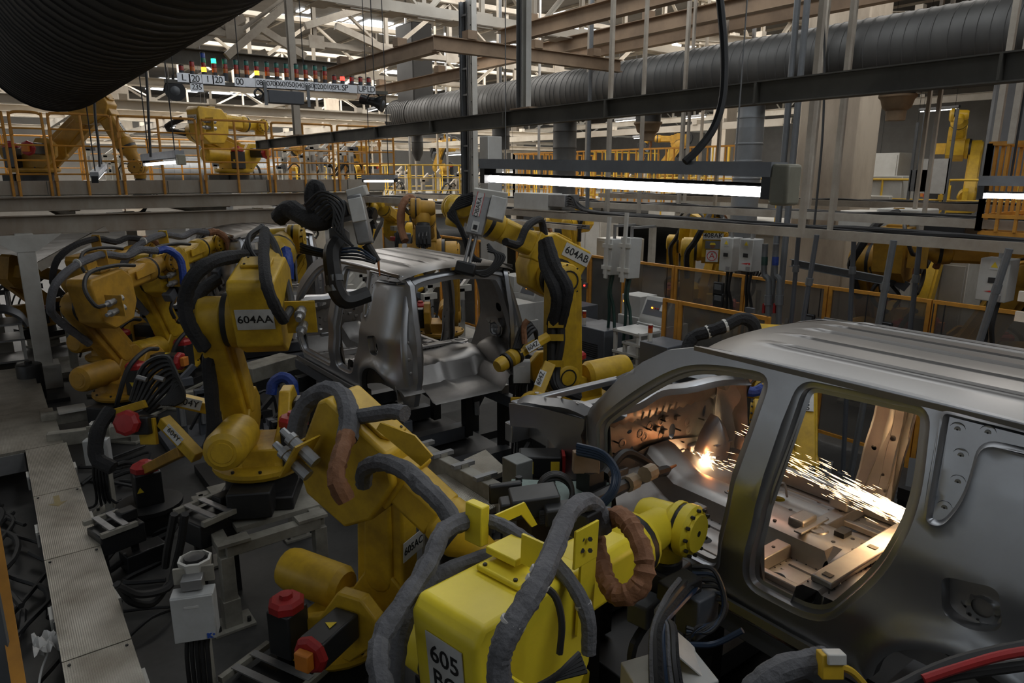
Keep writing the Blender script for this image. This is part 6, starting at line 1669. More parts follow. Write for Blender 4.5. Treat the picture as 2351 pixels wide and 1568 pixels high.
p = PZ(475, 1165, .85); strap_box(p[0] + .05, p[1] + .05, .58, .42, .30, .2, 'black service box with two pale straps, in front of the 604AA robot', R(20), 0)
p = PZ(265, 1200, .5); strap_box(p[0], p[1], .3, .36, .28, .18, 'black service box with two pale straps, beside the walkway', R(15), 0)
p = PZ(640, 1545, .25); strap_box(p[0], p[1], .1, .5, .42, .14, 'dark strapped service box on the floor below the 605AC robot', R(25), 0)
p = PZ(330, 1270, .12)
sb = thing('service_box', 'small glossy black box with a cable lying on the floor near the walkway', 'box', (p[0], p[1], 0))
MB().box((p[0], p[1], .1), (.34, .20, .18), R(12)).build('case', BLKM, sb, bev=.012)
for k in (-.06, .07): MB().cyl((p[0] - .15, p[1] + k, .19), (p[0] - .15, p[1] + k, .20), .012, n=8).build('screw', ZINC, sb)
MB().tube([(p[0] - .17, p[1], .1), (p[0] - .3, p[1] - .02, .06), (p[0] - .4, p[1] + .15, .05), (p[0] - .42, p[1] + .4, .05)], .03, 7, 4).build('cable', RUB, sb)


def post_box(label, px, py, w, h, d, rz, letters=True, zface=None, D=None, hatch=True):
    """white junction box on a bolted post; the pixel is the middle of its door"""
    c = PD(px, py, D); x, y, z = c
    ca, sa = math.cos(rz), math.sin(rz); u, v = A(ca, sa, 0), A(-sa, ca, 0)       # u along the door, v away from the viewer
    t = thing('junction_box', label, 'box', (x + v[0] * d, y + v[1] * d, 0))
    MB().frame(c + v * d / 2, [u, v, Z_], (w, d, h)).build('case', BOXW, t, bev=.006)
    MB().frame(c - v * .006, [u, v, Z_], (w * .97, .012, h * .97)).build('door', BOXW, t, bev=.004)
    q = MB().frame(c - v * .0135 + Z_ * h * .28 - u * w * .02, [u, v, Z_], (w * .34, .003, h * .045)).build('name_strip', PLATE, t)
    if letters:
        q = MB().frame(c - v * .0135 + u * w * .36 - Z_ * h * .40, [u, v, Z_], (w * .2, .003, h * .12)).build('maker_label', BOXW, t)
        text('K', c - v * .0165 + u * w * .33 - Z_ * h * .40, u, Z_, h * .13, BLUINK, q, bold=.004)
        MB().prism([(-.008, 0), (0, -.01), (.008, 0), (0, .01)], c - v * .016 + u * w * .43 - Z_ * h * .38, u, Z_, v, .001).build('emblem', BLUINK, q)
    pc = c + v * (d + .06)
    MB().bar((pc[0], pc[1], .02), (pc[0], pc[1], z + h * .7), .10, .08, up=u).build('post', STAND, t, bev=.004)
    MB().frame((pc[0], pc[1], .012), [u, v, Z_], (.34, .26, .024)).build('foot_plate', STAND, t, bev=.003)
    for a_ in (-.13, .13): MB().cyl((pc + u * a_)[:2].tolist() + [.02], (pc + u * a_)[:2].tolist() + [.05], .016, n=6).build('anchor_bolt', BLK, t)
    if hatch:
        k = c + v * (d + .02) + Z_ * (h * .72)
        MB().frame(k, [u, v, Z_], (w * .95, .02, .10)).build('crossbar', STAND, t)
        MB().frame(k - v * .05 - Z_ * .02, [u, v, Z_], (.12, .09, .07)).build('valve_block', ZINC, t, bev=.006)
        MB().lathe(k + v * .07, Z_, [(0, .09), (.07, .10), (.075, .085), (.02, .08)], 8).build('cup', WHT, t)
        MB().lathe(k + v * .07 + Z_ * .02, Z_, [(0, .07), (.06, .06), (.07, .02)], 10).build('plug', BLK, t)
    for i in range(5):
        o = (i - 2) * .03
        MB().tube([c + v * d * .5 - Z_ * h * .5 + u * o, c + v * d * .6 - Z_ * (h * .5 + .15) + u * (o - .02), A(*(c + v * (d + .02) + u * (o * 1.5 - .03))[:2], .12), A(*(c + v * (.2 + .1 * i) + u * (.15 * (i - 2)))[:2], .03)], .014, 6, 4).build('cable', RUB, t)
    return t


post_box('white junction box with a blue K emblem on a post, nearest one below the stand', 445, 1420, .24, .30, .11, R(-22), True, D=4.15)
post_box('white junction box with a blue K emblem, shaded, beside the walkway near the 604Y robot', 220, 1040, .22, .26, .1, R(-28), True, D=6.9)
post_box('small grey junction box on a post behind the back corner of the middle car', 1198, 855, .18, .24, .1, R(-35), False, D=7.3, hatch=False)
# white box lying low in front of the frame
q = PD(1535, 1540, 3.05)
wb = thing('gun_controller', 'white torn-lid box low in front of the big car sill', 'box', (q[0], q[1], 0))
MB().frame(q - Z_ * .1, [unit(A(.9, -.35, .1)), unit(A(.35, .9, 0)), Z_], (.34, .26, .2)).build('case', CAB, wb, bev=.006)
MB().frame(q + A(.10, 0, .06), [unit(A(.5, -.5, -.6)), unit(A(.6, .7, 0)), unit(A(.5, -.3, .7))], (.16, .2, .006)).build('lid_flap', PLATE, wb)
MB().bar((q[0], q[1], 0), q - Z_ * .2, .1, .1, up=X_).build('post', BLK, wb)

# ---------------------------------------------------------------- 604Y crouching robot with red capped motors
T = thing('handling_gun', 'folded weld gun arm marked 604Y with a red motor cap, behind the 604AA robot', 'weld gun', PZ(345, 1160, .1))
yb_ = PZ(345, 1165, .2); yx, yy = yb_[0], yb_[1]
m = MB(); m.lathe((yx, yy, 0), Z_, [(0, .26), (.2, .26), (.22, .30), (.26, .30), (.27, .24)], 22); m.build('base_ring', BLK, T)
MB().box((yx, yy, .43), (.24, .24, .34)).build('base_motor', BLKM, T, bev=.015)
MB().lathe((yx, yy, .60), Z_, [(0, .13), (.05, .13), (.07, .09), (.1, .04)], 8).build('motor_cap', RED, T, sharp=.4)
MB().prism([(-.03, -.025), (.03, -.025), (0, .03)], A(yx - .08, yy - .125, .45), unit(A(1, 0, 0)), Z_, -Y_, .004).build('warning_triangle', YINK, T)
MB().bar((yx, yy, .6), PD(420, 1035, 5.95), .09, .09).build('link_post', YELD, T, bev=.008)
q0, q1 = PD(505, 940, 6.3), PD(395, 915, 6.2)
MB().ext([(-.07, -.05), (.07, -.05), (.07, .05), (-.07, .05)], q0, q1).build('extension_arm', YEL, T, bev=.01)
d = unit(q1 - q0); n_ = unit(np.cross(d, _rt))
k = unit(np.cross(-d, unit(np.cross(-_fw, -d))))
po = MB().frame(PD(432, 925, 6.13), [-d, unit(np.cross(_fw, -d)), _fw], (.22, .09, .006)).build('number_plate', PLATE, T)
text('604Y', PD(432, 925, 6.12), -d, Z_, .085, INK, po)
r0, r1 = PD(375, 965, 6.0), PD(455, 1050, 5.9); d = unit(r1 - r0)
MB().ext([(-.05, -.05), (.05, -.05), (.05, .05), (-.05, .05)], r0, r1).build('link_arm', YEL, T, bev=.008)
po = MB().frame(PD(398, 998, 5.9), [d, unit(np.cross(_fw, d)), _fw], (.20, .075, .006)).build('number_plate', PLATE, T)
text('604Y', PD(398, 998, 5.89), d, Z_ + _rt * .5, .07, INK, po)
MB().lathe(PD(296, 970, 5.9), -_fw, [(0, .11), (.05, .11), (.07, .08), (.075, .03)], 8).build('motor_cap', RED, T, sharp=.4)
MB().frame(PD(330, 975, 6.0), [_rt, _fw, Z_], (.18, .2, .16)).build('gun_motor', BLKM, T, bev=.015)
MB().frame(PD(290, 940, 6.0), [unit(_rt + Z_ * .3), _fw, unit(Z_ - _rt * .3)], (.36, .05, .07)).build('gun_plate', YEL, T, bev=.004)
MB().frame(PD(340, 990, 6.0), [_rt, _fw, Z_], (.14, .05, .24)).build('gun_plate', YEL, T, bev=.004)
for i in range(8):
    MB().tube([PD(300 + 6 * i, 920 + 4 * i, 6.1), PD(330 + 8 * i, 840 + 10 * i, 6.1), PD(385 + 4 * i, 820 + 9 * i, 6.1), PD(400 + 3 * i, 880 + 5 * i, 6.1), PD(370 + 4 * i, 930, 6.05)], .020, 6, 5, .04).build('hose', RUB, T)
MB().tube([PD(255, 940, 6.0), PD(225, 990, 5.9), PD(222, 1050, 5.9), PD(260, 1075, 5.9)], .06, 8, 5, .08).build('hose', HOSED, T)
for i, px in enumerate((315, 355)):
    MB().cyl(PD(px, 866, 6.0), PD(px + 22, 872, 6.0), .022, n=10).build('plug', ZINC, T)

# ---------------------------------------------------------------- car carriers and line fixtures
def carrier(y0, label):
    t = thing('car_carrier', label, 'carrier', (3.7, y0, 0))
    for x in (3.05, 4.35):
        MB().bar((x, y0 + 1.5, .98), (x, y0 - 1.5, .98), .10, .12).build('skid_rail', CABG, t, bev=.006)
        for dy in (1.1, .2, -.55, -1.3):
            MB().bar((x, y0 + dy, .30), (x, y0 + dy, .92), .10, .10, up=X_).build('post', BLK, t)
            MB().box((x, y0 + dy, 1.08), (.09, .09, .10)).build('locator', ZINC, t)
            MB().box((x - .12 if x < 3.5 else x + .12, y0 + dy, .82), (.14, .12, .20)).build('clamp', BLKM, t, bev=.01)
    for dy in (1.3, .4, -.5, -1.4): MB().bar((3.05, y0 + dy, .36), (4.35, y0 + dy, .36), .16, .16).build('cross_member', CABG, t)
    MB().span((2.85, y0 - 1.7, .0), (4.55, y0 + 1.7, .26)).build('base_frame', BLK, t, bev=.01)
    return t


carrier(1.95, 'dark carrier frame with clamps under the big car body')
carrier(7.3, 'dark carrier frame with clamps under the middle car body')
carrier(12.75, 'dark carrier frame with clamps under the far car body')
# beige shuttle rails, pallets and boxes between the two cars
sh_ = thing('shuttle_rail', 'beige shuttle conveyor rail with brackets between the two car bodies', 'conveyor', (2.6, 4.6, 0))
a0, a1 = PD(950, 1035, 5.8), PD(1185, 1165, 4.7)
dd = unit(a1 - a0)
MB().bar(a0, a1, .10, .18).build('side_beam', STAND, sh_, bev=.006)
for k in np.linspace(.12, .95, 5):
    q = a0 + (a1 - a0) * k
    MB().bar(q + Z_ * .12, (q[0], q[1], .0), .06, .06, up=X_).build('bracket_leg', STAND, sh_)
    MB().frame(q + Z_ * .11, [dd, np.cross(Z_, dd), Z_], (.05, .18, .03)).build('clip', ZINC, sh_)
pp = thing('tread_step', 'dirty tread plate step beside the beige shuttle rail', 'step', (3, 4.6, 0))
cpl = [PD(1065, 1062, 5.55), PD(1115, 1035, 5.75), PD(1165, 1072, 5.35), PD(1105, 1100, 5.15)]
zc = np.mean([p[2] for p in cpl])
MB().add([A(p[0], p[1], zc) for p in cpl] + [A(p[0], p[1], zc - .04) for p in cpl], [(3, 2, 1, 0), (4, 5, 6, 7), (0, 1, 5, 4), (1, 2, 6, 5), (2, 3, 7, 6), (3, 0, 4, 7)]).build('plate', CHECK, pp)
for p in cpl: MB().bar((p[0], p[1], 0), (p[0], p[1], zc - .03), .05, .05, up=X_).build('leg', STAND, pp)
rp = thing('cable_pallet', 'round tread-topped dirty platform below the shuttle rail', 'platform', (2.4, 4.2, 0))
q = PD(1045, 1130, 5.0); MB().lathe((q[0], q[1], q[2] - .05), Z_, [(0, .36), (.04, .36), (.05, .34)], 20).build('top', CHECK, rp); MB().cyl((q[0], q[1], 0), (q[0], q[1], q[2] - .04), .12, n=12).build('pedestal', BLK, rp)
gb = thing('fixture_box', 'plain grey block standing on the line fixture beside a cable coil', 'box', PD(1190, 1140, 4.7))
g_ = PD(1188, 1090, 4.7); MB().bar(g_ + Z_ * .12, (g_[0], g_[1], .0), .16, .14, up=X_).build('column', mat('block_grey', (.20, .21, .2), .5, .2, .3), gb, bev=.006)
mt = thing('fixture_motor', 'black and red drive motor with yellow tags behind the grey block', 'motor', PD(1240, 1110, 4.9))
m_ = PD(1240, 1062, 4.9); MB().frame(m_, [unit(A(.8, -.6, 0)), unit(A(.6, .8, 0)), Z_], (.30, .18, .16)).build('case', BLKM, mt, bev=.015)
MB().frame(m_ + unit(A(.8, -.6, 0)) * .16, [unit(A(.8, -.6, 0)), unit(A(.6, .8, 0)), Z_], (.02, .2, .18)).build('end_ring', RED, mt)
for s_ in (-.08, .1): MB().frame(m_ + unit(A(.8, -.6, 0)) * s_ - unit(A(.6, .8, 0)) * .092, [unit(A(.8, -.6, 0)), unit(A(.6, .8, 0)), Z_], (.06, .004, .09)).build('tag', YINK, mt)
MB().bar(m_ - Z_ * .08, (m_[0], m_[1], 0), .12, .12, up=X_).build('post', BLK, mt)
gp_ = thing('fixture_plate', 'mint-grey fixture plate carrying a black cable coil, beside the big car door', 'fixture', PD(1290, 1150, 4.3))
g2 = PD(1285, 1120, 4.3)
MB().frame(g2 - Z_ * .03, [unit(A(.75, -.66, 0)), unit(A(.66, .75, 0)), Z_], (.62, .28, .03)).build('plate', GRNP, gp_, bev=.004)
for s_ in (-.26, -.05, .16, .27): MB().cyl(g2 + unit(A(.75, -.66, 0)) * s_ + unit(A(.66, .75, 0)) * .1 - Z_ * .015, g2 + unit(A(.75, -.66, 0)) * s_ + unit(A(.66, .75, 0)) * .1 + Z_ * .02, .022, n=8).build('bolt', BLK, gp_)
MB().bar(g2 - Z_ * .05, (g2[0], g2[1], 0), .22, .22, up=X_).build('post', CABG, gp_)
co = thing('cable_coil', 'black cable coiled in a fat ring on the mint-grey fixture plate', 'cable coil', g2)
for k in range(9):
    rr = .105 - .004 * (k % 3); c = PD(1275, 1125, 4.22) + A(0, 0, -.01 * (k % 4)) - _fw * .012 * (k // 2)
    MB().tube([c + _rt * rr * math.cos(t_) + unit(_up + .25 * _fw) * rr * math.sin(t_) for t_ in np.linspace(0, 2 * math.pi, 10, endpoint=False)], .012, 6, 3, .0, True).build('turn', RUB, co)
# arm with taped gun reaching through the front door
ga = thing('spot_gun_arm', 'black taped weld gun arm reaching through the front door opening of the big car', 'weld gun', PD(1400, 1160, 4.0))
MB().tube([PD(1388, 1092, 4.35), PD(1430, 1042, 4.5), PD(1470, 1052, 4.6), PD(1520, 1085, 4.75), PD(1535, 1075, 4.8)], .034, 8, 5, taper=lambda t: 1.0 - .3 * t).build('upper_arm', BLK, ga)
MB().tube([PD(1340, 1160, 4.1), PD(1420, 1120, 4.3), PD(1480, 1095, 4.5), PD(1530, 1078, 4.7)], .045, 8, 5, taper=lambda t: 1.1 - .4 * t).build('lower_arm', BLK, ga)
for px, py in ((1440, 1112), (1480, 1090)): MB().cyl(PD(px, py, 4.33), PD(px + 18, py - 9, 4.39), .052, n=10).build('tape_wrap', mat('masking_tape', (.45, .36, .26), .7, 0, .4), ga)
MB().cyl(PD(1535, 1076, 4.8), PD(1552, 1068, 4.85), .014, .008, 8).build('electrode', mat('copper', (.5, .2, .08), .35, .9, .3), ga)
MB().frame(PD(1345, 1060, 4.3), [_rt, _fw, Z_], (.16, .12, .14)).build('bracket', BROWN, ga, bev=.006)
MB().bar(PD(1355, 1080, 4.3), (*PD(1355, 1200, 4.2)[:2], 0), .12, .12, up=X_).build('post', BLK, ga)
for k in range(4): MB().tube([PD(1325, 1022 + 6 * k, 4.2), PD(1385, 1040 + 5 * k, 4.1), PD(1418 - 3 * k, 1085, 4.0), PD(1412 - 4 * k, 1130, 3.95), PD(1375 - 6 * k, 1165, 3.95), PD(1330, 1150 + 6 * k, 4.0)], .016, 6, 5).build('hose', BLUH, ga)
# drive bundle below: dark housings between 605BO and the car
dh = thing('gun_changer', 'cluster of dark housings and cables behind the nearest robot forearm', 'tool changer', PD(1230, 1180, 3.9))
for (px, py, D, s1, s2, s3) in ((1225, 1150, 4.0, .28, .2, .12), (1170, 1165, 4.0, .12, .12, .1), (1300, 1175, 3.9, .25, .12, .1), (1160, 1130, 4.2, .2, .05, .12)):
    MB().frame(PD(px, py, D), [unit(A(.85, -.5, .1)), unit(A(.5, .85, 0)), Z_], (s1, s2, s3)).build('case', BLKM, dh, bev=.012)
for k in range(5): MB().tube([PD(1240, 1180 + 5 * k, 3.9), PD(1320, 1172 + 5 * k, 3.85), PD(1380, 1190 + 4 * k, 3.8)], .02, 6, 3).build('cable', HOSED, dh)
MB().bar(PD(1225, 1165, 4.05), (*PD(1225, 1165, 4.05)[:2], 0), .14, .14, up=X_).build('post', BLK, dh)

# bottom-edge robot parts at the right
br_ = thing('robot_harness', 'grey hose with a yellow clamp bracket rising at the bottom edge under the big car', 'hose', PD(1850, 1600, 2.3))
MB().tube([PD(1700, 1640, 2.3), PD(1740, 1575, 2.3), (PD(1800, 1535, 2.3)), PD(1870, 1520, 2.3), PD(1900, 1515, 2.3)], .045, 9, 6, .12).build('hose', HOSE, br_)
MB().frame(PD(1905, 1525, 2.25), [_rt, _fw, _up], (.07, .05, .08)).build('bracket', YEL, br_, bev=.004)
MB().frame(PD(1915, 1508, 2.24), [_rt, _fw, _up], (.06, .05, .035)).build('clip', WHT, br_, bev=.004)
MB().tube([PD(1930, 1530, 2.25), PD(1960, 1545, 2.25), PD(2000, 1590, 2.25)], .012, 6, 4).build('strap', YEL, br_)
hb_ = thing('hose_bundle', 'black and red hose bundle crossing the bottom corner in front of the big car', 'hose', PD(2250, 1530, 1.9))
MB().tube([PD(2050, 1590, 1.9), PD(2150, 1540, 1.9), PD(2250, 1508, 1.9), PD(2400, 1478, 1.9)], .020, 8, 5, .05).build('hose', RUB, hb_)
MB().tube([PD(2120, 1560, 1.88), PD(2210, 1530, 1.88), PD(2300, 1505, 1.88), PD(2400, 1488, 1.88)], .013, 8, 5).build('red_hose', RED, hb_)
MB().tube([PD(1990, 1600, 1.9), PD(2090, 1572, 1.92), PD(2200, 1548, 1.92), PD(2400, 1520, 1.92)], .016, 8, 5, .05).build('hose', RUB, hb_)

# ---------------------------------------------------------------- floor clutter along the walkway and line
jar = thing('oil_drum', 'black drum standing at the end of the walkway by the pale column foot', 'drum', PZ(75, 930, 0))
p = PZ(80, 925, .0); MB().rcyl((p[0], p[1], .05), (p[0], p[1], .62), .17, .02, 20).build('body', BLKM, jar); MB().cyl((p[0], p[1], .60), (p[0], p[1], .66), .05, n=10).build('cap', BLK, jar)
MB().box((p[0] + .1, p[1], .03), (.7, .4, .06)).build('tray', BLK, jar)
rl = thing('guide_frame', 'beige box-section guide frame lying across the floor behind the 604Y robot', 'frame', PZ(300, 950, .3))
for (a, b) in (((95, 965), (470, 905)), ((110, 1010), (300, 985))): MB().bar(PZ(*a, .42), PZ(*b, .42), .12, .16).build('rail', STAND, rl, bev=.006)
for px, py in ((130, 985), (215, 970), (300, 950)): p = PZ(px, py, .4); MB().bar((p[0], p[1], 0), (p[0], p[1], .36), .08, .08, up=X_).build('leg', STAND, rl)
p = PZ(165, 940, .5); MB().box((p[0], p[1], .51), (.3, .25, .03)).build('top_frame', WHT, rl)
r2 = thing('guide_frame', 'beige beam bridging the floor beyond the 604AA robot toward the middle car', 'frame', PZ(620, 850, .6))
MB().bar(PZ(560, 860, .75), PZ(665, 828, .75), .35, .2).build('rail', STAND, r2, bev=.01)
for px in (575, 650): p = PZ(px, 850, .7); MB().bar((p[0], p[1], 0), (p[0], p[1], .66), .1, .1, up=X_).build('leg', STAND, r2)
rag = thing('white_rag', 'crumpled white rag beside the walkway at its near end', 'rag', PZ(105, 1475, .3))
p = PZ(105, 1475, .36); vs = []
for i in range(9):
    for j in range(9): vs.append(p + A((i - 4) * .018, (j - 4) * .03, .05 * rng.random() - .02 + .02 * math.sin(i * 1.3 + j)))
MB().add(vs, [(i * 9 + j, i * 9 + j + 1, (i + 1) * 9 + j + 1, (i + 1) * 9 + j) for i in range(8) for j in range(8)]).build('cloth', WCLOTH, rag)
MB().tube([PZ(110, 1500, .3), PZ(95, 1540, .25), PZ(85, 1600, .2)], .008, 5, 4).build('tie_cord', WCLOTH, rag)
for i in range(16):
    x = -.15 - .5 * rng.random(); y = 3.0 + 5 * rng.random()
    pts = [(x + .25 * math.sin(k * 1.1 + i), y + .45 * k, .04 + .05 * rng.random() + .02 * (i % 3)) for k in range(6)]
    MB().tube(pts, .018 + .012 * rng.random(), 6, 4).build('floor_cable', RUB, None, 'black cable lying in the dark gap beside the walkway', 'cable', 'cables beside the walkway')
for i in range(14):
    x = .55 + .5 * rng.random(); y = 5.6 + 3.4 * rng.random()
    pts = [(x + .22 * math.sin(k * 1.4 + i), y + .12 * k * (1 if i % 2 else -1), .03 + .09 * rng.random() * (k % 3 == 1)) for k in range(6)]
    MB().tube(pts, .014 + .01 * rng.random(), 6, 4).build('floor_cable', RUB, None, 'black cable tangled on the floor between the walkway and the 604Y robot', 'cable', 'cables by the 604Y robot')
for i, pts in enumerate((((270, 1345), (320, 1365), (385, 1350), (400, 1310)), ((268, 1340), (300, 1380), (350, 1385), (388, 1340)), ((400, 1180), (385, 1260), (380, 1300)), ((425, 1180), (415, 1250), (400, 1310)))):
    MB().tube([PD(*p, 4.9 + .12 * k) for k, p in enumerate(pts)], .028, 7, 5).build('floor_cable', RUB, None, 'thick black cable bundle hanging between the walkway and the nearest K box', 'cable', 'cables to the nearest K box')
# stacked silver parts frame at the left edge
pf = thing('parts_rack', 'silver parts rack with stamped pieces left of the pale column', 'rack', PZ(30, 850, 0))
q = PZ(40, 850, 0)
for dx in (-.35, .15):
    for dy in (-.3, .4): MB().bar((q[0] + dx, q[1] + dy, 0), (q[0] + dx, q[1] + dy, .9), .05, .05, up=X_).build('leg', WHT, pf)
for z in (.25, .62, .9): MB().span((q[0] - .38, q[1] - .33, z - .03), (q[0] + .18, q[1] + .43, z)).build('shelf', ZINC, pf)
for k in range(4):
    MB().tube([(q[0] - .3, q[1] - .2 + .15 * k, .92), (q[0] - .1, q[1] - .2 + .15 * k, 1.12), (q[0] + .15, q[1] - .2 + .15 * k, 1.0), (q[0] + .25, q[1] - .2 + .15 * k, .8)], .05, 5, 4).build('stamped_part', STEEL, pf)

# ---------------------------------------------------------------- background fixtures between the rear robots
def fixture(x, y, z, s, label, group, m=BEIGE):
    t = thing('jig_fixture', label, 'fixture', (x, y, z), group)
    MB().box((x, y, z + .05), (1.5 * s, 1.0 * s, .1)).build('base', m, t)
    for i in range(5):
        px, py, h = x + (rng.random() - .5) * 1.3 * s, y + (rng.random() - .5) * .8 * s, (.4 + .7 * rng.random()) * s
        MB().bar((px, py, z + .1), (px, py, z + h), .1 * s, .1 * s, up=X_).build('post', m, t)
        MB().box((px + .06 * s, py, z + h), (.26 * s, .1 * s, .1 * s)).build('clamp', CABG if i % 2 else m, t)
        MB().bar((px, py, z + h), (px + .25 * s, py + .1 * s, z + h + .18 * s), .05 * s, .07 * s).build('clamp_arm', m, t)
        MB().cyl((px, py - .08 * s, z + h * .4), (px, py - .08 * s, z + h * .8), .035 * s, n=8).build('cylinder', ZINC, t)
    for i in range(3):
        px, py = x + (rng.random() - .5) * s, y + (rng.random() - .5) * .6 * s
        MB().tube([(px, py, z + .2), (px + .2, py - .1, z + .6 * s), (px + .4, py, z + .5 * s), (px + .45, py, z + .1)], .02, 5, 4).build('hose', RUB, t)
    return t


for x, y, z in ((6.0, 17.2, 3.16), (6.3, 15.2, 3.16), (5.2, 18.5, 3.16), (2.6, 19.5, 3.16), (5.9, 14.4, 3.16)): fixture(x, y, z, .8, 'pale clamping jig with a red mark on the mezzanine, right of the 602G robot', 'jigs on the mezzanine', WHT)
for x, y in ((11.5, 19), (14, 20.5), (17, 20), (20, 19), (12, 23), (16, 23.5), (21, 23), (25, 20), (28, 22)): fixture(x, y, 2.52, 1.0, 'pale clamping jig on the far rear deck', 'jigs on the rear deck')
for x, y in ((5.3, 12.2), (6.3, 14.5), (7.3, 12.4), (9.4, 15.5), (11, 13), (9.8, 12.0), (13.0, 9.4), (4.8, 17.2), (1.6, 14.4), (6.4, 19.5)): fixture(x, y, 0, 1.25, 'grey clamping jig with posts and hoses among the rear robots', 'jigs among the rear robots', STAND if x < 5 else WHT)
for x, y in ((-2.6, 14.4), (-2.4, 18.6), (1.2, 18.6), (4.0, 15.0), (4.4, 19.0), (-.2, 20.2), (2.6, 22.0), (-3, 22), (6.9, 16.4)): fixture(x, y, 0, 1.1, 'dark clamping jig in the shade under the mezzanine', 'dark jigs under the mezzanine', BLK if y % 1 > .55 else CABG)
for x, y in ((9.3, 5.9), (9.3, 3.4), (9.4, 8.9)):
    t = fixture(x, y, 0, .95, 'black clamping jig just behind the safety fence', 'black jigs behind the fence', BLK)
for i, (x, y, z, w, h) in enumerate(((14, 14.8, 0, 1.2, 2.2), (12, 17, 0, .8, 2.1), (9.5, 20, 0, 1.4, 2.0), (16, 12, 0, 1.2, 2.0), (18, 9, 2.3, 1.5, 1.6), (12.2, 12, 0, .9, 1.9), (7.8, 21, 0, 1.3, 2.1), (14.6, 3.5, 0, 2.5, 2.0), (14.2, 8.5, 0, 2.2, 2.1), (13.0, 5.0, 0, .8, 2.0))):
    c = thing('control_cubicle', 'pale control cubicle ' + ('behind the orange cage of the long lamp', 'beside the rear deck corner', 'under the far end of the grey duct', 'under the machine deck beyond the pillar', 'up on the machine deck beyond the pillar', 'behind the 409AP robot', 'far back behind the middle car', 'wide one behind the red-emblem transformer', 'wide one close behind the pillar', 'narrow one right of the pillar foot')[i], 'cabinet', (x, y, z), 'control cubicles')
    MB().span((x - .35, y - w / 2, z), (x + .35, y + w / 2, z + h)).build('case', CAB if i % 3 else WHT, c, bev=.01)
    MB().span((x - .365, y - w / 2 + .04, z + .1), (x - .35, y - .02, z + h - .06)).build('door', CAB, c); MB().span((x - .365, y + .02, z + .1), (x - .35, y + w / 2 - .04, z + h - .06)).build('door', CAB, c)

# dark jigs along the line, close to the cars
for (x, y, sc, nm) in ((3.5, 4.75, .8, 'dark clamping jig between the two car bodies, under the open tailgate'), (4.6, 4.6, .8, 'dark clamping jig right of the tailgate, below the 604AB robot'), (5.3, 7.6, 1.0, 'dark clamping jig along the far flank of the middle car'), (2.15, 7.9, .8, 'dark clamping jig along the near flank of the middle car, behind the 604AA robot'),
                       (2.1, 9.3, .9, 'dark clamping jig at the front wheel of the middle car'), (2.0, 3.2, .55, 'low dark clamping jig beside the 605AC robot, before the big car'), (5.2, 2.2, 1.0, 'dark clamping jig along the far flank of the big car'), (2.0, 13.6, 1.0, 'dark clamping jig beside the far car')):
    fixture(x, y, 0, sc, nm, None, BLK if y < 8 else CABG)
# 604Z gun between the middle car and the 604AB robot
z = thing('handling_gun', 'yellow gun arm marked 604Z between the 604AB robot and the middle car', 'weld gun', PD(1215, 950, 7.2))
a_, b_ = PD(1168, 826, 6.95), PD(1252, 776, 7.25); d = unit(b_ - a_); n_ = unit(np.cross(_fw, d))
MB().ext([(-.07, -.05), (.07, -.05), (.09, 0), (.07, .05), (-.07, .05), (-.09, 0)], a_ + d * .1, b_, n_).build('forearm', YEL, z, bev=.008)
MB().lathe(a_ - d * .16, d, [(0, .06), (.04, .075), (.10, .075), (.11, .06), (.16, .06), (.18, .085), (.24, .085), (.26, .07)], 16).build('wrist', YEL, z)
for t_ in (-.05, .10): MB().cyl(a_ + d * t_, a_ + d * (t_ + .03), .088, n=14).build('wrist_seal', BLK, z)
po = MB().frame(PD(1224, 794, 6.98), [d, n_, _fw], (.17, .075, .006)).build('number_plate', PLATE, z); text('604Z', PD(1224, 794, 6.97), d, -n_, .07, INK, po)
c_, e_ = PD(1262, 835, 7.1), PD(1226, 925, 6.95); d = unit(e_ - c_)
MB().bar(c_, e_, .12, .10, up=_fw).build('link_arm', YEL, z, bev=.008)
po = MB().frame(PD(1241, 868, 6.9), [-d, unit(np.cross(_fw, -d)), _fw], (.17, .07, .006)).build('number_plate', PLATE, z); text('604Z', PD(1241, 868, 6.89), -d, unit(np.cross(_fw, d)), .065, INK, po)
MB().lathe(PD(1226, 935, 7.0), -_fw, [(0, .17), (.10, .17), (.12, .15), (.12, .06), (.14, .05)], 20).build('base_disc', YEL, z)
MB().lathe(PD(1226, 935, 6.89), -_fw, [(0, .12), (.012, .12), (.012, .105), (0, .105)], 20).build('disc_groove', BLK, z)
MB().frame(PD(1195, 920, 7.05), [_rt, _fw, Z_], (.2, .12, .07)).build('stop_block', YEL, z, bev=.006)
MB().bar(PD(1226, 945, 7.1), (*PD(1226, 945, 7.1)[:2], 0), .2, .2, up=X_).build('pedestal', BLK, z)
for k in range(4): MB().tube([PD(1180 + 4 * k, 800, 6.95), PD(1195 + 6 * k, 755 + 5 * k, 6.95), PD(1215 + 5 * k, 740 + 6 * k, 7.0), PD(1232, 770 + 5 * k, 7.1)], .018, 6, 5).build('hose', RUB, z)
MB().tube([PD(1205, 790, 6.9), PD(1203, 750, 6.9), PD(1212, 735, 6.9)], .03, 7, 4).build('leather_sleeve', LEA, z)
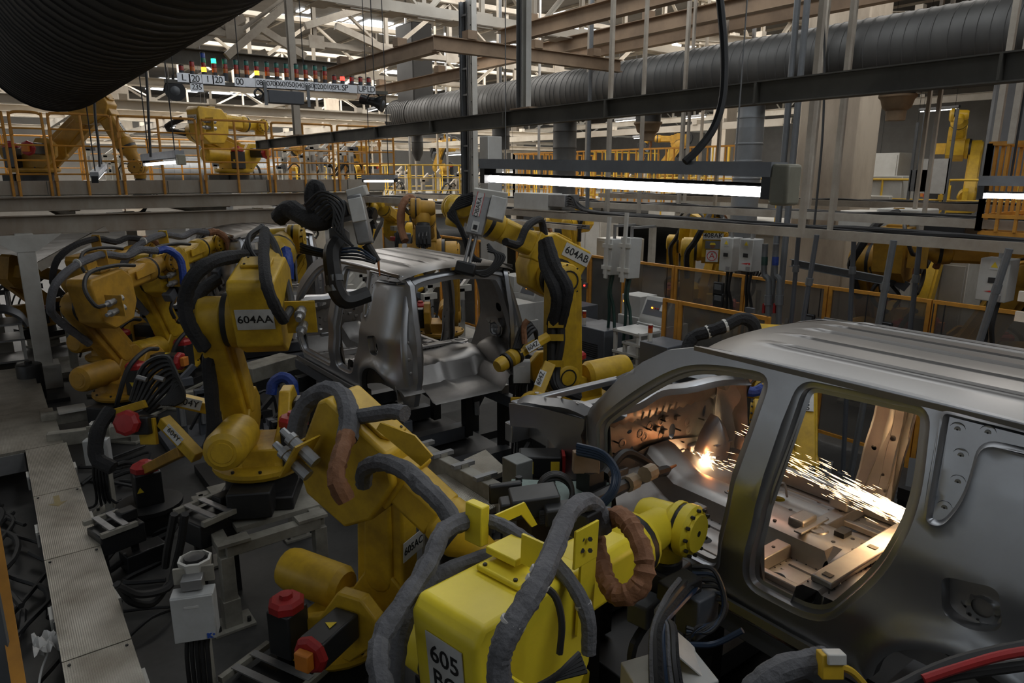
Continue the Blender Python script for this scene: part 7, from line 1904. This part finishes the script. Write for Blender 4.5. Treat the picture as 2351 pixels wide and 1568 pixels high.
# blue sleeved cable arcs
MB().tube([PD(622, 905, 6.6), PD(628, 878, 6.6), PD(650, 866, 6.6), PD(670, 880, 6.6), PD(674, 915, 6.6), PD(672, 950, 6.6)], .052, 9, 5, .08).build('blue_sleeve', BLU, None, 'blue sleeved cable arc standing before the middle car sill', 'cable')
MB().tube([PD(1690, 872, 5.4), PD(1705, 892, 5.4), PD(1728, 900, 5.4), PD(1752, 892, 5.4)], .042, 9, 5, .08).build('blue_sleeve', BLU, None, 'blue sleeved cable seen through the front door opening of the big car', 'cable')
MB().tube([PD(930, 1000, 5.6), PD(940, 1030, 5.5), PD(935, 1060, 5.4)], .04, 8, 4, .08).build('blue_sleeve', BLU, None, 'short blue sleeved cable beside the beige shuttle rail', 'cable')

# ---------------------------------------------------------------- weld sparks and their light
O = A(2.9, 1.95, 1.12)
hit = O + A(1.20, 1.10, .20)
src = PX(2132, 1212, 3.80)
far_ = PX(1775, 1036, 3.70)
def slivers(n, gen, name, label, m):
    mb = MB()
    for i in range(n):
        p, d, L, r = gen(i)
        h = unit(np.cross(d, A(.3, .5, .8))); k = np.cross(d, h)
        mb.add([p, p + d * L * .5 + h * r, p + d * L * .5 - h * r * .5 + k * r * .87, p + d * L * .5 - h * r * .5 - k * r * .87, p + d * L], [(0, 1, 2), (0, 2, 3), (0, 3, 1), (4, 2, 1), (4, 3, 2), (4, 1, 3)])
    return mb.build(name, m, None, label, 'sparks', kind='stuff')


ax_ = unit(far_ - src)
def g_stream(i):
    t = abs(rng.normal(0, .40)) if i % 4 else rng.random() * 1.3
    t = min(t, 1.02)
    sp = .020 + .085 * t
    p = src + ax_ * t + A(rng.normal(0, sp * .6), 0, rng.normal(0, sp * .75)) - Z_ * .03 * t * t
    return p, unit(ax_ + A(rng.normal(0, .02), 0, rng.normal(0, .02))), .02 + .07 * rng.random(), .00065
slivers(430, g_stream, 'spark_stream', 'stream of glowing weld sparks flying through the big car body', SPARK)
def g_core(i):
    t = abs(rng.normal(0, .20)); sp = .014 + .05 * t
    p = src - ax_ * .06 + ax_ * t + A(rng.normal(0, sp * .6), 0, rng.normal(0, sp * .7))
    return p, unit(ax_ + A(rng.normal(0, .015), 0, rng.normal(0, .015))), .06 + .10 * rng.random(), .0011
slivers(230, g_core, 'spark_core', 'dense white-hot start of the spark stream beside the rear door frame', SPARKW)
def g_hit(i):
    d = unit(rng.normal(0, 1, 3) * A(.7, 1, 1) - A(.5, 0, 0)); r0 = abs(rng.normal(0, .022))
    return hit + d * r0, d, .012 + .03 * rng.random() * (1 if i % 6 else 2.6), .0009
slivers(240, g_hit, 'spark_burst', 'white-hot spark burst in front of the wheel house dome', SPARKW)
ax2 = unit(PX(1540, 1018, 4.0) - hit)
def g_hit2(i):
    t = .10 + .24 * rng.random()
    return hit + ax2 * t + rng.normal(0, .018, 3), unit(ax2 + rng.normal(0, .12, 3)), .015 + .05 * rng.random(), .0008
slivers(150, g_hit2, 'spark_spray', 'smaller spray of sparks up the bulkhead beside the burst', SPARK)
ax3 = unit(PX(1735, 1082, 4.0) - hit)
def g_hit3(i):
    t = .04 + .5 * rng.random()
    return hit + ax3 * t + rng.normal(0, .02 + .03 * t, 3), unit(ax3 + rng.normal(0, .05, 3)), .03 + .07 * rng.random(), .0007
slivers(34, g_hit3, 'spark_trail', 'thin stray sparks flying from the burst toward the middle pillar', SPARK)
WARM = (1.0, .32, .10)
point('weld_glow', hit - A(.12, .12, -.05), 1.2, WARM, .03)
point('weld_glow', PX(2090, 1190, 3.75) + A(-.05, 0, .02), 1.1, (1.0, .36, .12), .05)
point('weld_glow', O + A(.85, .3, .45), 0.55, WARM, .08)
# ---------------------------------------------------------------- lettering becomes plain mesh
dg = bpy.context.evaluated_depsgraph_get()
for o in [o for o in bpy.data.objects if o.type == 'FONT']:
    me = bpy.data.meshes.new_from_object(o.evaluated_get(dg))
    nm, par, M = o.name, o.parent, o.matrix_local.copy()
    mt = o.data.materials[0]
    bpy.data.objects.remove(o)
    if not me.materials: me.materials.append(mt)
    q = bpy.data.objects.new('lettering', me); COL.objects.link(q)
    q.parent = par; q.matrix_local = M
